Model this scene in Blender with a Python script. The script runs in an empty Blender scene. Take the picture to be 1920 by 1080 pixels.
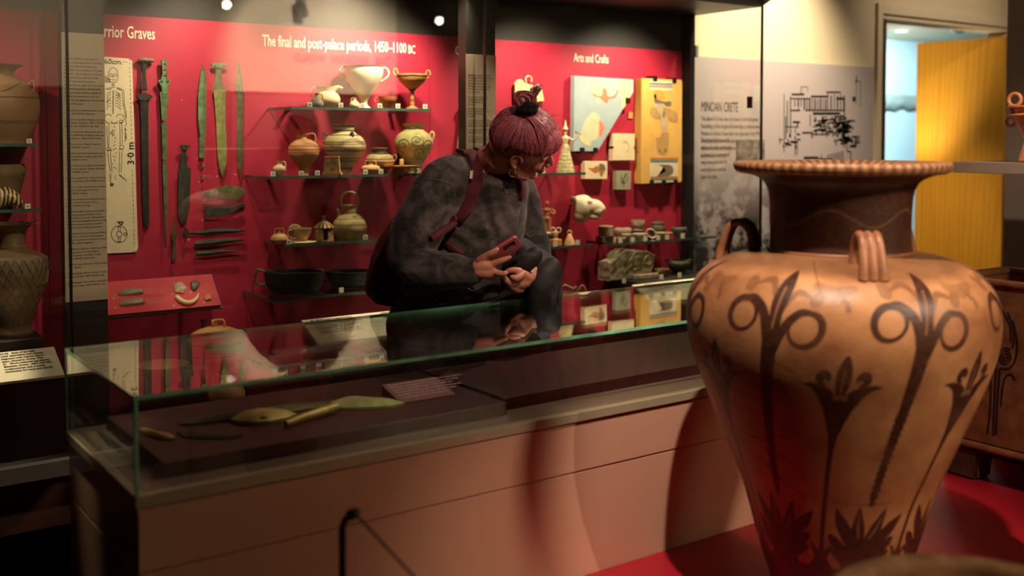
import bpy, bmesh, math, random
import numpy as np
from mathutils import Vector, Matrix, noise as mnoise
from mathutils.bvhtree import BVHTree

random.seed(7)
rng = np.random.default_rng(7)
PI = math.pi
scene = bpy.context.scene
COL = scene.collection

# ------------------------------------------------------------------ camera
FPX = 1985.0                       # focal length in pixels of the 1920 x 1080 frame
CU, CV = 960.0, 338.0              # principal point (the photograph is a shifted crop)
CAM = Vector((0, 0, 1.43))
YAW, PITCH = math.radians(54.7), math.radians(2.31)
cd = bpy.data.cameras.new('camera'); cam = bpy.data.objects.new('camera', cd); COL.objects.link(cam)
cam.location = CAM
cam.rotation_euler = (PI / 2 - PITCH, 0, YAW - PI / 2)
cd.sensor_fit = 'HORIZONTAL'; cd.sensor_width = 36.0; cd.lens = 36.0 * FPX / 1920
cd.shift_x = 0; cd.shift_y = -(540 - CV) / 1920
cd.dof.use_dof = True; cd.dof.focus_distance = 3.45; cd.dof.aperture_fstop = 1.9
cd.clip_start = 0.05
scene.camera = cam
F3 = Vector((math.cos(YAW) * math.cos(PITCH), math.sin(YAW) * math.cos(PITCH), -math.sin(PITCH)))
R3 = Vector((math.sin(YAW), -math.cos(YAW), 0))
U3 = R3.cross(F3)

def ray(u, v):
    return F3 + R3 * ((u - CU) / FPX) - U3 * ((v - CV) / FPX)
def at(u, v, X=None, Y=None, Z=None, D=None):
    """the point of the room seen at a place of the photograph, on a plane of the room"""
    r = ray(u, v)
    if Y is not None: t = Y / r.y
    elif X is not None: t = X / r.x
    elif Z is not None: t = (Z - CAM.z) / r.z
    else: t = D
    return CAM + r * t
def on(u, Y, z):
    """a point at height z on the vertical plane Y, at column u"""
    v = 300
    for _ in range(6):
        p = at(u, v, Y=Y); v -= (z - p.z) * FPX / ((p - CAM).dot(F3))
    p = at(u, v, Y=Y); p.z = z
    return p
def mpp(p): return (p - CAM).dot(F3) / FPX       # metres per pixel there

# ------------------------------------------------------------------ world, exposure
w = bpy.data.worlds.new('gallery_world'); scene.world = w; w.use_nodes = True
w.node_tree.nodes['Background'].inputs[0].default_value = (1.0, 0.72, 0.5, 1)
w.node_tree.nodes['Background'].inputs[1].default_value = 0.008
scene.view_settings.view_transform = 'Standard'
scene.view_settings.look = 'None'
scene.view_settings.exposure = 0.6
scene.view_settings.gamma = 1.0
scene.view_settings.use_curve_mapping = False
scene.cycles.use_denoising = True
scene.cycles.max_bounces = 10; scene.cycles.transparent_max_bounces = 24
scene.cycles.glossy_bounces = 5; scene.cycles.diffuse_bounces = 3
scene.cycles.sample_clamp_indirect = 4.0
scene.cycles.caustics_reflective = False; scene.cycles.caustics_refractive = False

# ------------------------------------------------------------------ lights
WARM = (1.0, 0.79, 0.56)
def spot(name, loc, target, energy, size_deg, blend=0.4, radius=0.03, color=WARM):
    l = bpy.data.lights.new(name, 'SPOT'); l.energy = energy; l.spot_size = math.radians(size_deg)
    l.spot_blend = blend; l.shadow_soft_size = radius; l.color = color
    o = bpy.data.objects.new(name, l); COL.objects.link(o); o.location = loc
    o.rotation_euler = (Vector(target) - Vector(loc)).to_track_quat('-Z', 'Y').to_euler()
    return o
def area(name, loc, target, energy, sx, sy, color=WARM):
    l = bpy.data.lights.new(name, 'AREA'); l.energy = energy; l.shape = 'RECTANGLE'; l.size = sx; l.size_y = sy
    l.color = color
    o = bpy.data.objects.new(name, l); COL.objects.link(o); o.location = loc
    o.rotation_euler = (Vector(target) - Vector(loc)).to_track_quat('-Z', 'Y').to_euler()
    return o
# lamps inside the wall case, behind its top fascia
spot('case_lamp_far_left', (0.2, 3.50, 2.02), (0.4, 3.9, 1.5), 9, 100, 0.9)
spot('case_lamp_swords', (1.30, 3.50, 2.02), (1.35, 3.9, 1.62), 17, 96, 1.0)
spot('case_lamp_pots', (2.0, 3.50, 2.02), (1.98, 3.9, 1.62), 34, 100, 1.0)
spot('case_lamp_pots_right', (2.25, 3.50, 2.02), (2.15, 3.88, 1.45), 14, 92, 1.0)
spot('case_lamp_crafts', (2.75, 3.50, 2.02), (2.9, 3.88, 1.3), 30, 112, 0.9)
spot('case_lamp_frescoes', (3.45, 3.50, 2.02), (3.4, 3.88, 1.35), 30, 112, 0.9)
spot('rail_lamp_label', (1.85, 3.46, 2.0), (1.85, 3.55, 0.73), 40, 16, 0.6)
spot('rail_lamp_label_far', (0.5, 3.46, 2.0), (0.5, 3.55, 0.73), 45, 18, 0.6)
spot('rail_lamp_label_right', (3.5, 3.46, 2.0), (3.5, 3.55, 0.76), 32, 18, 0.6)
spot('case_lamp_low_jar', (1.22, 3.46, 2.02), (1.22, 3.68, 0.7), 12, 14, 0.8)
# ceiling track spots of the gallery, with unseen fill spots added among them
spot('track_spot_jar', (1.25, 1.05, 2.8), (1.93, 1.56, 1.1), 170, 33, 0.5, 0.02, (1.0, 0.8, 0.62))
spot('track_spot_jar_right', (2.7, -1.1, 2.75), (1.92, 2.05, 0.42), 140, 23, 0.6, 0.16)
spot('track_spot_jar_left', (1.9, -0.9, 2.75), (2.2, 2.0, 0.5), 85, 22, 0.5, 0.02)
spot('track_spot_posts', (0.8, 1.2, 2.8), (1.0, 3.5, 1.45), 95, 26, 0.8, 0.04)
spot('track_spot_blades', (1.5, 1.7, 2.8), (1.2, 2.40, 0.77), 45, 17, 0.8, 0.03, (1.0, 0.85, 0.55))
spot('fill_spot_face', (3.5, 1.5, 2.2), (1.94, 2.60, 1.36), 60, 13, 0.7, 0.03, (1.0, 0.62, 0.46))  # added fill standing in for light bounced onto the face
spot('fill_spot_mid_post', (1.75, 1.4, 2.8), (2.37, 3.55, 1.45), 85, 13, 0.8, 0.03)  # added spot that brightens the text panel on the second post
spot('track_spot_visitor', (3.3, 2.7, 2.75), (1.9, 2.7, 1.3), 75, 40, 0.5, 0.03, (1.0, 0.74, 0.58))
spot('track_spot_hands', (1.2, 0.9, 2.75), (1.80, 2.57, 1.14), 60, 22, 0.8, 0.03, (1.0, 0.68, 0.5))
spot('track_spot_wall', (4.35, 3.1, 2.85), (4.5, 4.0, 1.75), 210, 72, 0.9, 0.05, (1.0, 0.82, 0.56))
spot('track_spot_doorway', (6.0, 2.6, 2.85), (6.2, 4.0, 2.1), 40, 80, 0.9, 0.05, (1.0, 0.8, 0.56))
spot('track_spot_table', (3.2, 1.2, 2.8), (4.5, 2.3, 1.35), 130, 34, 0.8, 0.04)
spot('fill_spot_glass_corner', (0.35, 2.95, 2.7), (0.64, 2.50, 0.74), 80, 8, 1.0, 0.03, (1.0, 0.85, 0.55))  # added spot: its light pool stands in for a glare on the deck
spot('fill_spot_chest', (2.3, 0.1, 2.8), (3.2, 1.8, 0.72), 75, 18, 0.7, 0.03)  # added spot that brightens the painted clay chest
spot('fill_spot_basin', (2.2, -0.4, 2.8), (1.45, 0.85, 0.75), 45, 16, 0.6, 0.03)  # added spot that brightens the basin rim
spot('track_spot_header', (3.9, -1.2, 2.75), (4.3, -2.6, 2.15), 700, 75, 0.9, 0.05, (1.0, 0.82, 0.6))
spot('track_spot_header_left', (1.9, -1.2, 2.75), (1.9, -2.6, 2.3), 70, 80, 0.9, 0.05, (1.0, 0.85, 0.62))
# next room: daylight on its far wall, a downlight on the oak door
spot('daylight_next_room', (7.35, 5.0, 2.2), (8.15, 5.76, 1.3), 190, 110, 0.6, 0.12, (0.62, 0.9, 1.0))
spot('downlight_next_room', (5.6, 4.62, 2.2), (7.0, 4.40, 0.15), 85, 62, 1.0, 0.05, (1.0, 0.74, 0.36))
spot('ceiling_fill_next_room', (6.5, 4.5, 1.0), (7.0, 4.8, 2.3), 60, 90, 1.0, 0.1, (1.0, 0.82, 0.56))  # unseen upward spot added to warm the ceiling

# ------------------------------------------------------------------ materials
def C(r, g, b):
    f = lambda c: ((c / 255 + 0.055) / 1.055) ** 2.4 if c > 10 else c / 255 / 12.92
    return (f(r), f(g), f(b), 1)
def newmat(name):
    m = bpy.data.materials.new(name); m.use_nodes = True
    nt = m.node_tree
    return m, nt, nt.nodes, nt.links, nt.nodes['Principled BSDF']
_mats = {}
def mat(name, col, rough=0.6, metal=0.0, var=0.15, scale=30, bump=0.0, bscale=None, coat=0.0, spec=0.5, coat_rough=0.1, emit=None):
    if name in _mats: return _mats[name]
    m, nt, N, L, B = newmat(name)
    B.inputs['Roughness'].default_value = rough; B.inputs['Metallic'].default_value = metal
    B.inputs['Specular IOR Level'].default_value = spec
    B.inputs['Coat Weight'].default_value = coat; B.inputs['Coat Roughness'].default_value = coat_rough
    tc = N.new('ShaderNodeTexCoord')
    if var > 0:
        n = N.new('ShaderNodeTexNoise'); n.inputs['Scale'].default_value = scale; n.inputs['Detail'].default_value = 5
        L.new(tc.outputs['Object'], n.inputs['Vector'])
        mx = N.new('ShaderNodeMix'); mx.data_type = 'RGBA'
        mx.inputs[6].default_value = tuple(c * (1 - var) for c in col[:3]) + (1,)
        mx.inputs[7].default_value = tuple(min(1, c * (1 + var)) for c in col[:3]) + (1,)
        r = N.new('ShaderNodeMapRange'); r.inputs[1].default_value = 0.3; r.inputs[2].default_value = 0.7
        L.new(n.outputs['Fac'], r.inputs[0]); L.new(r.outputs[0], mx.inputs[0]); L.new(mx.outputs[2], B.inputs['Base Color'])
    else:
        B.inputs['Base Color'].default_value = col
    if bump > 0:
        n2 = N.new('ShaderNodeTexNoise'); n2.inputs['Scale'].default_value = bscale or scale * 3; n2.inputs['Detail'].default_value = 6
        L.new(tc.outputs['Object'], n2.inputs['Vector'])
        b = N.new('ShaderNodeBump'); b.inputs['Strength'].default_value = bump; b.inputs['Distance'].default_value = 0.004
        L.new(n2.outputs['Fac'], b.inputs['Height']); L.new(b.outputs[0], B.inputs['Normal'])
    if emit:
        B.inputs['Emission Color'].default_value = col; B.inputs['Emission Strength'].default_value = emit
    _mats[name] = m
    return m

def glass_mat(name, tint, f0=0.05):
    """clear float glass: see-through, with Schlick mirror reflection on both faces"""
    m, nt, N, L, B = newmat(name)
    N.remove(B); out = N['Material Output']
    g = N.new('ShaderNodeNewGeometry'); d = N.new('ShaderNodeVectorMath'); d.operation = 'DOT_PRODUCT'
    L.new(g.outputs['Incoming'], d.inputs[0]); L.new(g.outputs['Normal'], d.inputs[1])
    a = N.new('ShaderNodeMath'); a.operation = 'ABSOLUTE'; L.new(d.outputs['Value'], a.inputs[0])
    s = N.new('ShaderNodeMath'); s.operation = 'SUBTRACT'; s.inputs[0].default_value = 1; L.new(a.outputs[0], s.inputs[1])
    p = N.new('ShaderNodeMath'); p.operation = 'POWER'; p.inputs[1].default_value = 5; L.new(s.outputs[0], p.inputs[0])
    ml = N.new('ShaderNodeMath'); ml.operation = 'MULTIPLY_ADD'; ml.inputs[1].default_value = 1 - f0; ml.inputs[2].default_value = f0
    L.new(p.outputs[0], ml.inputs[0])
    t = N.new('ShaderNodeBsdfTransparent'); t.inputs[0].default_value = tint
    gl = N.new('ShaderNodeBsdfGlossy'); gl.inputs['Roughness'].default_value = 0.0; gl.inputs['Color'].default_value = (1, 1, 1, 1)
    mx = N.new('ShaderNodeMixShader'); L.new(ml.outputs[0], mx.inputs[0]); L.new(t.outputs[0], mx.inputs[1]); L.new(gl.outputs[0], mx.inputs[2])
    L.new(mx.outputs[0], out.inputs['Surface'])
    return m
M_GLASS = glass_mat('clear_glass', (0.975, 0.985, 0.975, 1), 0.045)
M_GLASS_SIDE = glass_mat('clear_glass_sides', (0.96, 0.98, 0.965, 1), 0.075)
M_GLASS_TOP = glass_mat('clear_glass_vitrine', (0.93, 0.97, 0.95, 1), 0.10)
M_EDGE = mat('green_glass_edge', C(140, 224, 180), 0.25, var=0.35, scale=12, spec=0.8)  # green lightened to stand in for light carried inside the glass
M_EDGE_S = mat('dark_green_shelf_edge', C(56, 88, 74), 0.25, var=0.3, scale=12, spec=0.8)
M_SHELFGLASS = glass_mat('shelf_glass', (0.82, 0.9, 0.86, 1), 0.06)

M_RED = mat('red_case_lining', C(170, 32, 58), 0.55, var=0.04, scale=4, bump=0.05, bscale=400)
M_REDFLOOR = mat('red_platform_paint', C(168, 24, 40), 0.42, var=0.06, scale=3, bump=0.05, bscale=200)
M_BLACK = mat('black_satin_metal', C(22, 20, 19), 0.45, var=0.1)
M_DARKGREY = mat('dark_grey_lining', C(52, 50, 44), 0.6, var=0.05, scale=5)
M_CREAM = mat('cream_wall_paint', C(206, 190, 160), 0.8, var=0.03, scale=3, bump=0.04, bscale=150)
M_LABEL = mat('ivory_label_card', C(232, 226, 190), 0.6, var=0.03)
M_TEXTPANEL = mat('beige_text_panel', C(178, 160, 134), 0.7, var=0.03)
M_INK = mat('dark_ink', C(30, 26, 24), 0.7, var=0)
M_GREYINK = mat('grey_ink', C(96, 84, 78), 0.7, var=0)
M_WHITEINK = mat('cream_lettering', C(245, 235, 205), 0.6, var=0)
M_LEDGE = mat('pale_grey_metal', C(170, 172, 160), 0.35, var=0.05)
M_BASE = mat('taupe_laminate', C(214, 164, 138), 0.42, var=0.05, scale=3, coat=0.35, coat_rough=0.03)
M_FLOOR = mat('dark_wood_floor', C(58, 36, 28), 0.35, var=0.25, scale=6)
M_CEIL = mat('gallery_ceiling_paint', C(70, 66, 58), 0.9, var=0.05)
M_CLAYPALE = mat('pale_buff_clay', C(214, 186, 138), 0.65, var=0.12, scale=25, bump=0.12)
M_CLAY = mat('orange_buff_clay', C(196, 140, 88), 0.6, var=0.18, scale=22, bump=0.12)
M_TERRA = mat('terracotta', C(196, 118, 72), 0.7, var=0.15, scale=30, bump=0.15)
M_GREYCLAY = mat('mottled_grey_clay', C(128, 116, 96), 0.7, var=0.4, scale=40, bump=0.15)
M_BRONZE_G = mat('green_patinated_bronze', C(98, 128, 84), 0.6, metal=0.25, var=0.45, scale=45, bump=0.4)
M_BRONZE_B = mat('dark_patinated_bronze', C(50, 54, 44), 0.6, metal=0.25, var=0.4, scale=45, bump=0.4)
M_BRONZE_Y = mat('yellow_green_bronze', C(134, 134, 76), 0.6, metal=0.25, var=0.3, scale=45, bump=0.4)
M_BRONZE_BR = mat('brown_patinated_bronze', C(96, 92, 58), 0.6, metal=0.25, var=0.4, scale=45, bump=0.4)
M_GOLDBR = mat('golden_bronze', C(186, 160, 96), 0.45, metal=0.35, var=0.3, scale=30, bump=0.3)
M_FAIENCE = mat('pale_green_faience', C(196, 200, 146), 0.45, var=0.25, scale=60, bump=0.2)
M_PLASTER = mat('warm_white_plaster', C(236, 218, 180), 0.7, var=0.08, scale=20, bump=0.15)
M_STONE = mat('grey_brown_stone', C(160, 142, 110), 0.8, var=0.35, scale=40, bump=0.6, bscale=60)
M_STONE_D = mat('dark_serpentine', C(84, 80, 60), 0.4, var=0.4, scale=40, bump=0.15)
M_STONE_L = mat('veined_pale_stone', C(186, 178, 150), 0.5, var=0.4, scale=50, bump=0.15)
M_PLINTH = mat('black_plinth', C(30, 27, 25), 0.6, var=0.1)
M_OCHRE = mat('ochre_block', C(214, 150, 76), 0.7, var=0.05)

# ------------------------------------------------------------------ object helpers
def link(o, parent=None):
    COL.objects.link(o)
    if parent is not None: o.parent = parent
    return o
def thing(name, label, cat, loc=(0, 0, 0), group=None, rz=0):
    o = bpy.data.objects.new(name, None); o.location = loc; o.rotation_euler = (0, 0, rz)
    o.empty_display_size = 0.05
    COL.objects.link(o); o['label'] = label; o['category'] = cat
    if group: o['group'] = group
    return o
def wpos(o):
    p = Vector((0, 0, 0))
    while o is not None:
        p = p + Vector(o.location); o = o.parent
    return p
def obj(name, bm, m, parent=None, world=False, smooth=None, label=None, loc=None, kind=None):
    """link a bmesh as one object; world=True: its vertices are room coordinates"""
    me = bpy.data.meshes.new(name)
    if world:
        off = wpos(parent)
        if loc is not None: off = off + Vector(loc) - off
        for v in bm.verts: v.co -= off
    bmesh.ops.recalc_face_normals(bm, faces=bm.faces)
    bm.to_mesh(me); bm.free()
    if m is not None: me.materials.append(m)
    if smooth is not None:
        if smooth >= 180:
            me.polygons.foreach_set('use_smooth', [True] * len(me.polygons))
        else:
            me.polygons.foreach_set('use_smooth', [True] * len(me.polygons))
            me.set_sharp_from_angle(angle=math.radians(smooth))
    o = bpy.data.objects.new(name, me)
    link(o, parent)
    if world and loc is not None:
        o.location = Vector(loc) - wpos(parent)
    if label: o['label'] = label
    if kind: o['kind'] = kind
    return o
def tag(o, label, cat, group=None):
    o['label'] = label; o['category'] = cat
    if group: o['group'] = group
    return o
def structure(name, bm, m, smooth=None, label=None):
    o = obj(name, bm, m, None, smooth=smooth); o['kind'] = 'structure'
    if label: o['label'] = label
    return o

def add_box(bm, lo, hi, bevel=0.0, seg=1):
    x0, y0, z0 = lo; x1, y1, z1 = hi
    vs = [bm.verts.new(p) for p in ((x0,y0,z0),(x1,y0,z0),(x1,y1,z0),(x0,y1,z0),(x0,y0,z1),(x1,y0,z1),(x1,y1,z1),(x0,y1,z1))]
    fs = [bm.faces.new([vs[i] for i in f]) for f in ((0,3,2,1),(4,5,6,7),(0,1,5,4),(1,2,6,5),(2,3,7,6),(3,0,4,7))]
    if bevel > 0:
        es = list({e for f in fs for e in f.edges})
        bmesh.ops.bevel(bm, geom=es, offset=bevel, segments=seg, affect='EDGES', profile=0.5)
    return vs
def box(lo, hi, bevel=0.0, seg=1):
    bm = bmesh.new(); add_box(bm, lo, hi, bevel, seg); return bm
def lathe_bm(prof, n=40, bm=None, center=(0, 0, 0), close=True, jitter=0.0):
    """prof: (radius, height) from the foot up (and down inside for open pots)"""
    bm = bm or bmesh.new(); rings = []
    c = Vector(center)
    for r, z in prof:
        if r < 1e-5:
            rings.append([bm.verts.new(c + Vector((0, 0, z)))])
        else:
            rings.append([bm.verts.new(c + Vector((r * math.cos(2*PI*i/n), r * math.sin(2*PI*i/n), z))) for i in range(n)])
    for a, b in zip(rings, rings[1:]):
        for i in range(n):
            j = (i + 1) % n
            if len(a) == 1 and len(b) == 1: continue
            if len(a) == 1: bm.faces.new((a[0], b[i], b[j]))
            elif len(b) == 1: bm.faces.new((a[i], a[j], b[0]))
            else: bm.faces.new((a[i], a[j], b[j], b[i]))
    return bm
def smoothpath(pts, k=5, closed=False):
    P = [Vector(p) for p in pts]
    if len(P) < 3: return P
    out = []
    n = len(P)
    for i in range(n - 1):
        p0 = P[max(i-1, 0)]; p1 = P[i]; p2 = P[i+1]; p3 = P[min(i+2, n-1)]
        for j in range(k):
            t = j / k
            out.append(0.5 * ((2*p1) + (p2-p0)*t + (2*p0-5*p1+4*p2-p3)*t*t + (3*p1-p0-3*p2+p3)*t*t*t))
    out.append(P[-1])
    return out
def smoothprof(prof, k=4):
    return [(max(p.x, 0.0), p.y) for p in smoothpath([Vector((r, z, 0)) for r, z in prof], k)]
def tube(bm, pts, rad, n=8, flat=1.0, up=None, cap=True):
    """tube along pts with radius (number or list); flat < 1 squashes it along its binormal"""
    P = [Vector(p) for p in pts]; m = len(P)
    if not hasattr(rad, '__len__'): rad = [rad] * m
    elif len(rad) != m:
        rad = list(np.interp(np.linspace(0, 1, m), np.linspace(0, 1, len(rad)), rad))
    rings = []; ref = Vector(up) if up is not None else None
    prev = None
    for i in range(m):
        t = (P[min(i+1, m-1)] - P[max(i-1, 0)])
        if t.length < 1e-9: t = Vector((0, 0, 1))
        t.normalize()
        if ref is not None:
            a = ref - t * ref.dot(t)
        else:
            if prev is None:
                a = Vector((0, 0, 1)) if abs(t.z) < 0.9 else Vector((1, 0, 0))
                a = a - t * a.dot(t)
            else:
                a = prev - t * prev.dot(t)
        if a.length < 1e-6: a = t.orthogonal()
        a.normalize(); b = t.cross(a); prev = a
        r = rad[i]
        rings.append([bm.verts.new(P[i] + a * (r * flat * math.cos(2*PI*k/n)) + b * (r * math.sin(2*PI*k/n))) for k in range(n)])
    for A, B in zip(rings, rings[1:]):
        for k in range(n):
            j = (k + 1) % n
            bm.faces.new((A[k], A[j], B[j], B[k]))
    if cap and n > 2:
        bm.faces.new(rings[0][::-1]); bm.faces.new(rings[-1])
    return bm
def ellipsoid(bm, c, r, axes=None, nu=20, nv=12):
    c = Vector(c); ax = axes or (Vector((1,0,0)), Vector((0,1,0)), Vector((0,0,1)))
    rings = []
    for i in range(nv + 1):
        th = PI * i / nv
        if i in (0, nv):
            rings.append([bm.verts.new(c + ax[2] * (r[2] * math.cos(th)))])
        else:
            rings.append([bm.verts.new(c + ax[0]*(r[0]*math.sin(th)*math.cos(2*PI*k/nu)) + ax[1]*(r[1]*math.sin(th)*math.sin(2*PI*k/nu)) + ax[2]*(r[2]*math.cos(th))) for k in range(nu)])
    for a, b in zip(rings, rings[1:]):
        for k in range(nu):
            j = (k + 1) % nu
            if len(a) == 1: bm.faces.new((a[0], b[k], b[j]))
            elif len(b) == 1: bm.faces.new((a[j], a[k], b[0]))
            else: bm.faces.new((a[k], b[k], b[j], a[j]))
    return bm
def prism(bm, poly, y0, y1, inset=0.0):
    """polygon of (x, z) extruded from y1 (back) to y0 (front, towards the viewer); inset bevels the front edge"""
    n = len(poly)
    area = sum(poly[i][0]*poly[(i+1)%n][1] - poly[(i+1)%n][0]*poly[i][1] for i in range(n))
    if area < 0: poly = poly[::-1]
    back = [bm.verts.new((x, y1, z)) for x, z in poly]
    if inset > 0:
        mid = [bm.verts.new((x, y0 + inset, z)) for x, z in poly]
        fr = []
        for i in range(n):
            p = Vector(poly[i]); a = Vector(poly[i-1]); b = Vector(poly[(i+1) % n])
            d1 = (p - a); d2 = (b - p)
            n1 = Vector((-d1.y, d1.x)); n2 = Vector((-d2.y, d2.x))
            if n1.length > 0: n1.normalize()
            if n2.length > 0: n2.normalize()
            nn = n1 + n2
            if nn.length > 1e-6: nn.normalize()
            q = p + nn * inset
            fr.append(bm.verts.new((q.x, y0, q.y)))
        for i in range(n):
            j = (i+1) % n
            bm.faces.new((back[i], back[j], mid[j], mid[i])); bm.faces.new((mid[i], mid[j], fr[j], fr[i]))
    else:
        fr = [bm.verts.new((x, y0, z)) for x, z in poly]
        for i in range(n):
            j = (i+1) % n
            bm.faces.new((back[i], back[j], fr[j], fr[i]))
    f = bm.faces.new(fr[::-1]); g = bm.faces.new(back)
    bmesh.ops.triangulate(bm, faces=[f, g], ngon_method='EAR_CLIP')
    return bm
def XZ(pts, Y):
    return [(p.x, p.z) for p in (at(u, v, Y=Y) for u, v in pts)]
def ribbons(bm, polys, width, y, thick=0.0006, taper=False):
    """flat printed strokes on the plane y, polylines of (x, z)"""
    for pl in polys:
        pl = [Vector((p[0], p[1])) for p in pl]
        L_, R_ = [], []
        for i, p in enumerate(pl):
            t = pl[min(i+1, len(pl)-1)] - pl[max(i-1, 0)]
            if t.length < 1e-9: t = Vector((1, 0))
            t.normalize(); nrm = Vector((-t.y, t.x)) * width / 2
            L_.append(bm.verts.new((p.x+nrm.x, y-thick, p.y+nrm.y))); R_.append(bm.verts.new((p.x-nrm.x, y-thick, p.y-nrm.y)))
        for i in range(len(pl)-1):
            bm.faces.new((L_[i], L_[i+1], R_[i+1], R_[i]))
    return bm
def text(body, loc, size, m, parent=None, rot=(PI/2, 0, 0), width=None, name='lettering', align='LEFT', line=1.0, bold=0.0, maxw=None):
    """lettering set with the built-in typeface, kept as a real, very thin mesh"""
    c = bpy.data.curves.new(name, 'FONT'); c.body = body; c.size = size; c.extrude = 0.0003
    c.align_x = align; c.space_line = line; c.offset = bold; c.resolution_u = 2
    tmp = bpy.data.objects.new(name + '_tmp', c); COL.objects.link(tmp)
    dg = bpy.context.evaluated_depsgraph_get(); ev = tmp.evaluated_get(dg)
    me = bpy.data.meshes.new_from_object(ev, depsgraph=dg)
    bpy.data.objects.remove(tmp); bpy.data.curves.remove(c)
    me.name = name; me.materials.clear(); me.materials.append(m)
    o = bpy.data.objects.new(name, me); link(o, parent)
    o.location = Vector(loc) - wpos(parent); o.rotation_euler = rot
    xs = [v.co.x for v in me.vertices]; w0 = max(xs) - min(xs)
    if maxw and w0 > maxw: width = maxw
    if width:
        k = width / w0
        for v in me.vertices: v.co.x *= k
    return o
def c_dim(o):
    b = o.bound_box
    return max(p[0] for p in b) - min(p[0] for p in b)
def dup(root, loc, label=None):
    r = root.copy(); COL.objects.link(r); r.location = loc
    if label: r['label'] = label
    for ch in list(root.children):
        c = ch.copy(); COL.objects.link(c); c.parent = r
        for g in ch.children:
            d = g.copy(); COL.objects.link(d); d.parent = c
    return r

# ================================================================== the room
YF0 = at(1690, 76, Z=2.32).y + 0.06
YW = 4.0                                            # plane of the long wall
CASE_Y, CASE_BACK = 3.42, 3.90
structure('floor', box((-2.0, -3.4, -0.05), (9.4, YF0, 0.0)), M_FLOOR)
structure('ceiling', box((-2.0, -3.4, 2.95), (9.4, 4.0, 3.0)), M_CEIL)
# long wall with the doorway opening
XD0, XD1, ZD = at(1652, 258, Y=YW).x, at(1886, 258, Y=YW).x, at(1700, 40, Y=YW).z
bm = bmesh.new()
add_box(bm, (-2.0, YW, 0), (XD0, YW + 0.14, 2.95)); add_box(bm, (XD0, YW, ZD), (XD1, YW + 0.14, 2.95)); add_box(bm, (XD1, YW, 0), (9.4, YW + 0.14, 2.95))
structure('wall_back', bm, M_CREAM)
structure('wall_left', box((-2.05, -3.4, 0), (-2.0, 4.0, 2.95)), M_DARKGREY)
structure('wall_right', box((9.4, -3.4, 0), (9.45, YF0, 2.95)), M_DARKGREY)
structure('wall_front', box((-2.0, -3.45, 0), (9.4, -3.4, 2.95)), M_DARKGREY)
# next room
ZC2 = 2.32
YF = at(1690, 76, Z=ZC2).y
structure('wall_next_room_far', box((4.0, YF, 0), (9.4, YF + 0.06, 2.6)), mat('pale_blue_white_paint', C(205, 222, 226), 0.8, var=0.02))
structure('wall_next_room_left', box((3.95, 4.14, 0), (4.0, YF, 2.6)), M_CREAM)
structure('ceiling_next_room', box((4.0, 4.14, ZC2), (9.4, YF, ZC2 + 0.06)), M_CREAM)
# architrave round the doorway
M_TRIMW = mat('cream_door_trim', C(214, 200, 172), 0.5, var=0.02)
M_DOORDARK = mat('dark_door_edge', C(84, 50, 32), 0.5, var=0.1)
bm = bmesh.new()
add_box(bm, (XD0 - 0.07, YW - 0.02, 0), (XD0 - 0.025, YW, ZD + 0.03)); add_box(bm, (XD1 + 0.025, YW - 0.02, 0), (XD1 + 0.07, YW, ZD + 0.03))
add_box(bm, (XD0 - 0.07, YW - 0.02, ZD + 0.03), (XD1 + 0.07, YW, ZD + 0.09))
structure('trim_1', bm, M_TRIMW)
dj = structure('door_1', box((XD0 - 0.025, YW - 0.012, 0), (XD0 + 0.025, YW + 0.15, ZD)), M_DOORDARK)
dj['label'] = 'dark brown jamb and edge of the far doorway'

# oak door leaf standing open at a right angle into the next room
m, nt, N, L, B = newmat('oak_veneer'); _mats['oak_veneer'] = m
tc = N.new('ShaderNodeTexCoord'); mp = N.new('ShaderNodeMapping'); mp.inputs['Scale'].default_value = (1, 9, 0.7)
nz = N.new('ShaderNodeTexNoise'); nz.inputs['Scale'].default_value = 2.2; nz.inputs['Detail'].default_value = 5; nz.inputs['Distortion'].default_value = 0.6
wv = N.new('ShaderNodeTexWave'); wv.wave_type = 'RINGS'; wv.inputs['Scale'].default_value = 0.9; wv.inputs['Distortion'].default_value = 5; wv.inputs['Detail'].default_value = 2
L.new(tc.outputs['Object'], mp.inputs[0]); L.new(mp.outputs[0], nz.inputs['Vector']); L.new(mp.outputs[0], wv.inputs['Vector'])
ad = N.new('ShaderNodeMath'); ad.operation = 'MULTIPLY_ADD'; ad.inputs[1].default_value = 0.35; L.new(wv.outputs['Fac'], ad.inputs[0]); L.new(nz.outputs['Fac'], ad.inputs[2])
cr = N.new('ShaderNodeValToRGB'); cr.color_ramp.elements[0].color = C(192, 134, 38); cr.color_ramp.elements[1].color = C(208, 152, 48)
cr.color_ramp.elements[0].position = 0.3; cr.color_ramp.elements[1].position = 0.85
L.new(ad.outputs[0], cr.inputs[0]); L.new(cr.outputs[0], B.inputs['Base Color']); B.inputs['Roughness'].default_value = 0.45
XDL = XD1 - 0.048
door = thing('oak_door', 'tall oak veneered door leaf standing open in the far doorway', 'door', (XDL, 4.0, 0))
YD1 = at(1717, 258, X=XDL).y
obj('door_leaf', box((XDL, 3.992, 0.01), (XDL + 0.04, YD1, at(1800, 75, X=XDL).z), 0.002), m, door, world=True)
bm = bmesh.new()
for z in (0.25, 1.1, 1.85): tube(bm, [(XDL + 0.044, 3.985, z - 0.05), (XDL + 0.044, 3.985, z + 0.05)], 0.004, 10)
obj('hinge', bm, M_LEDGE, door, world=True)
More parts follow.
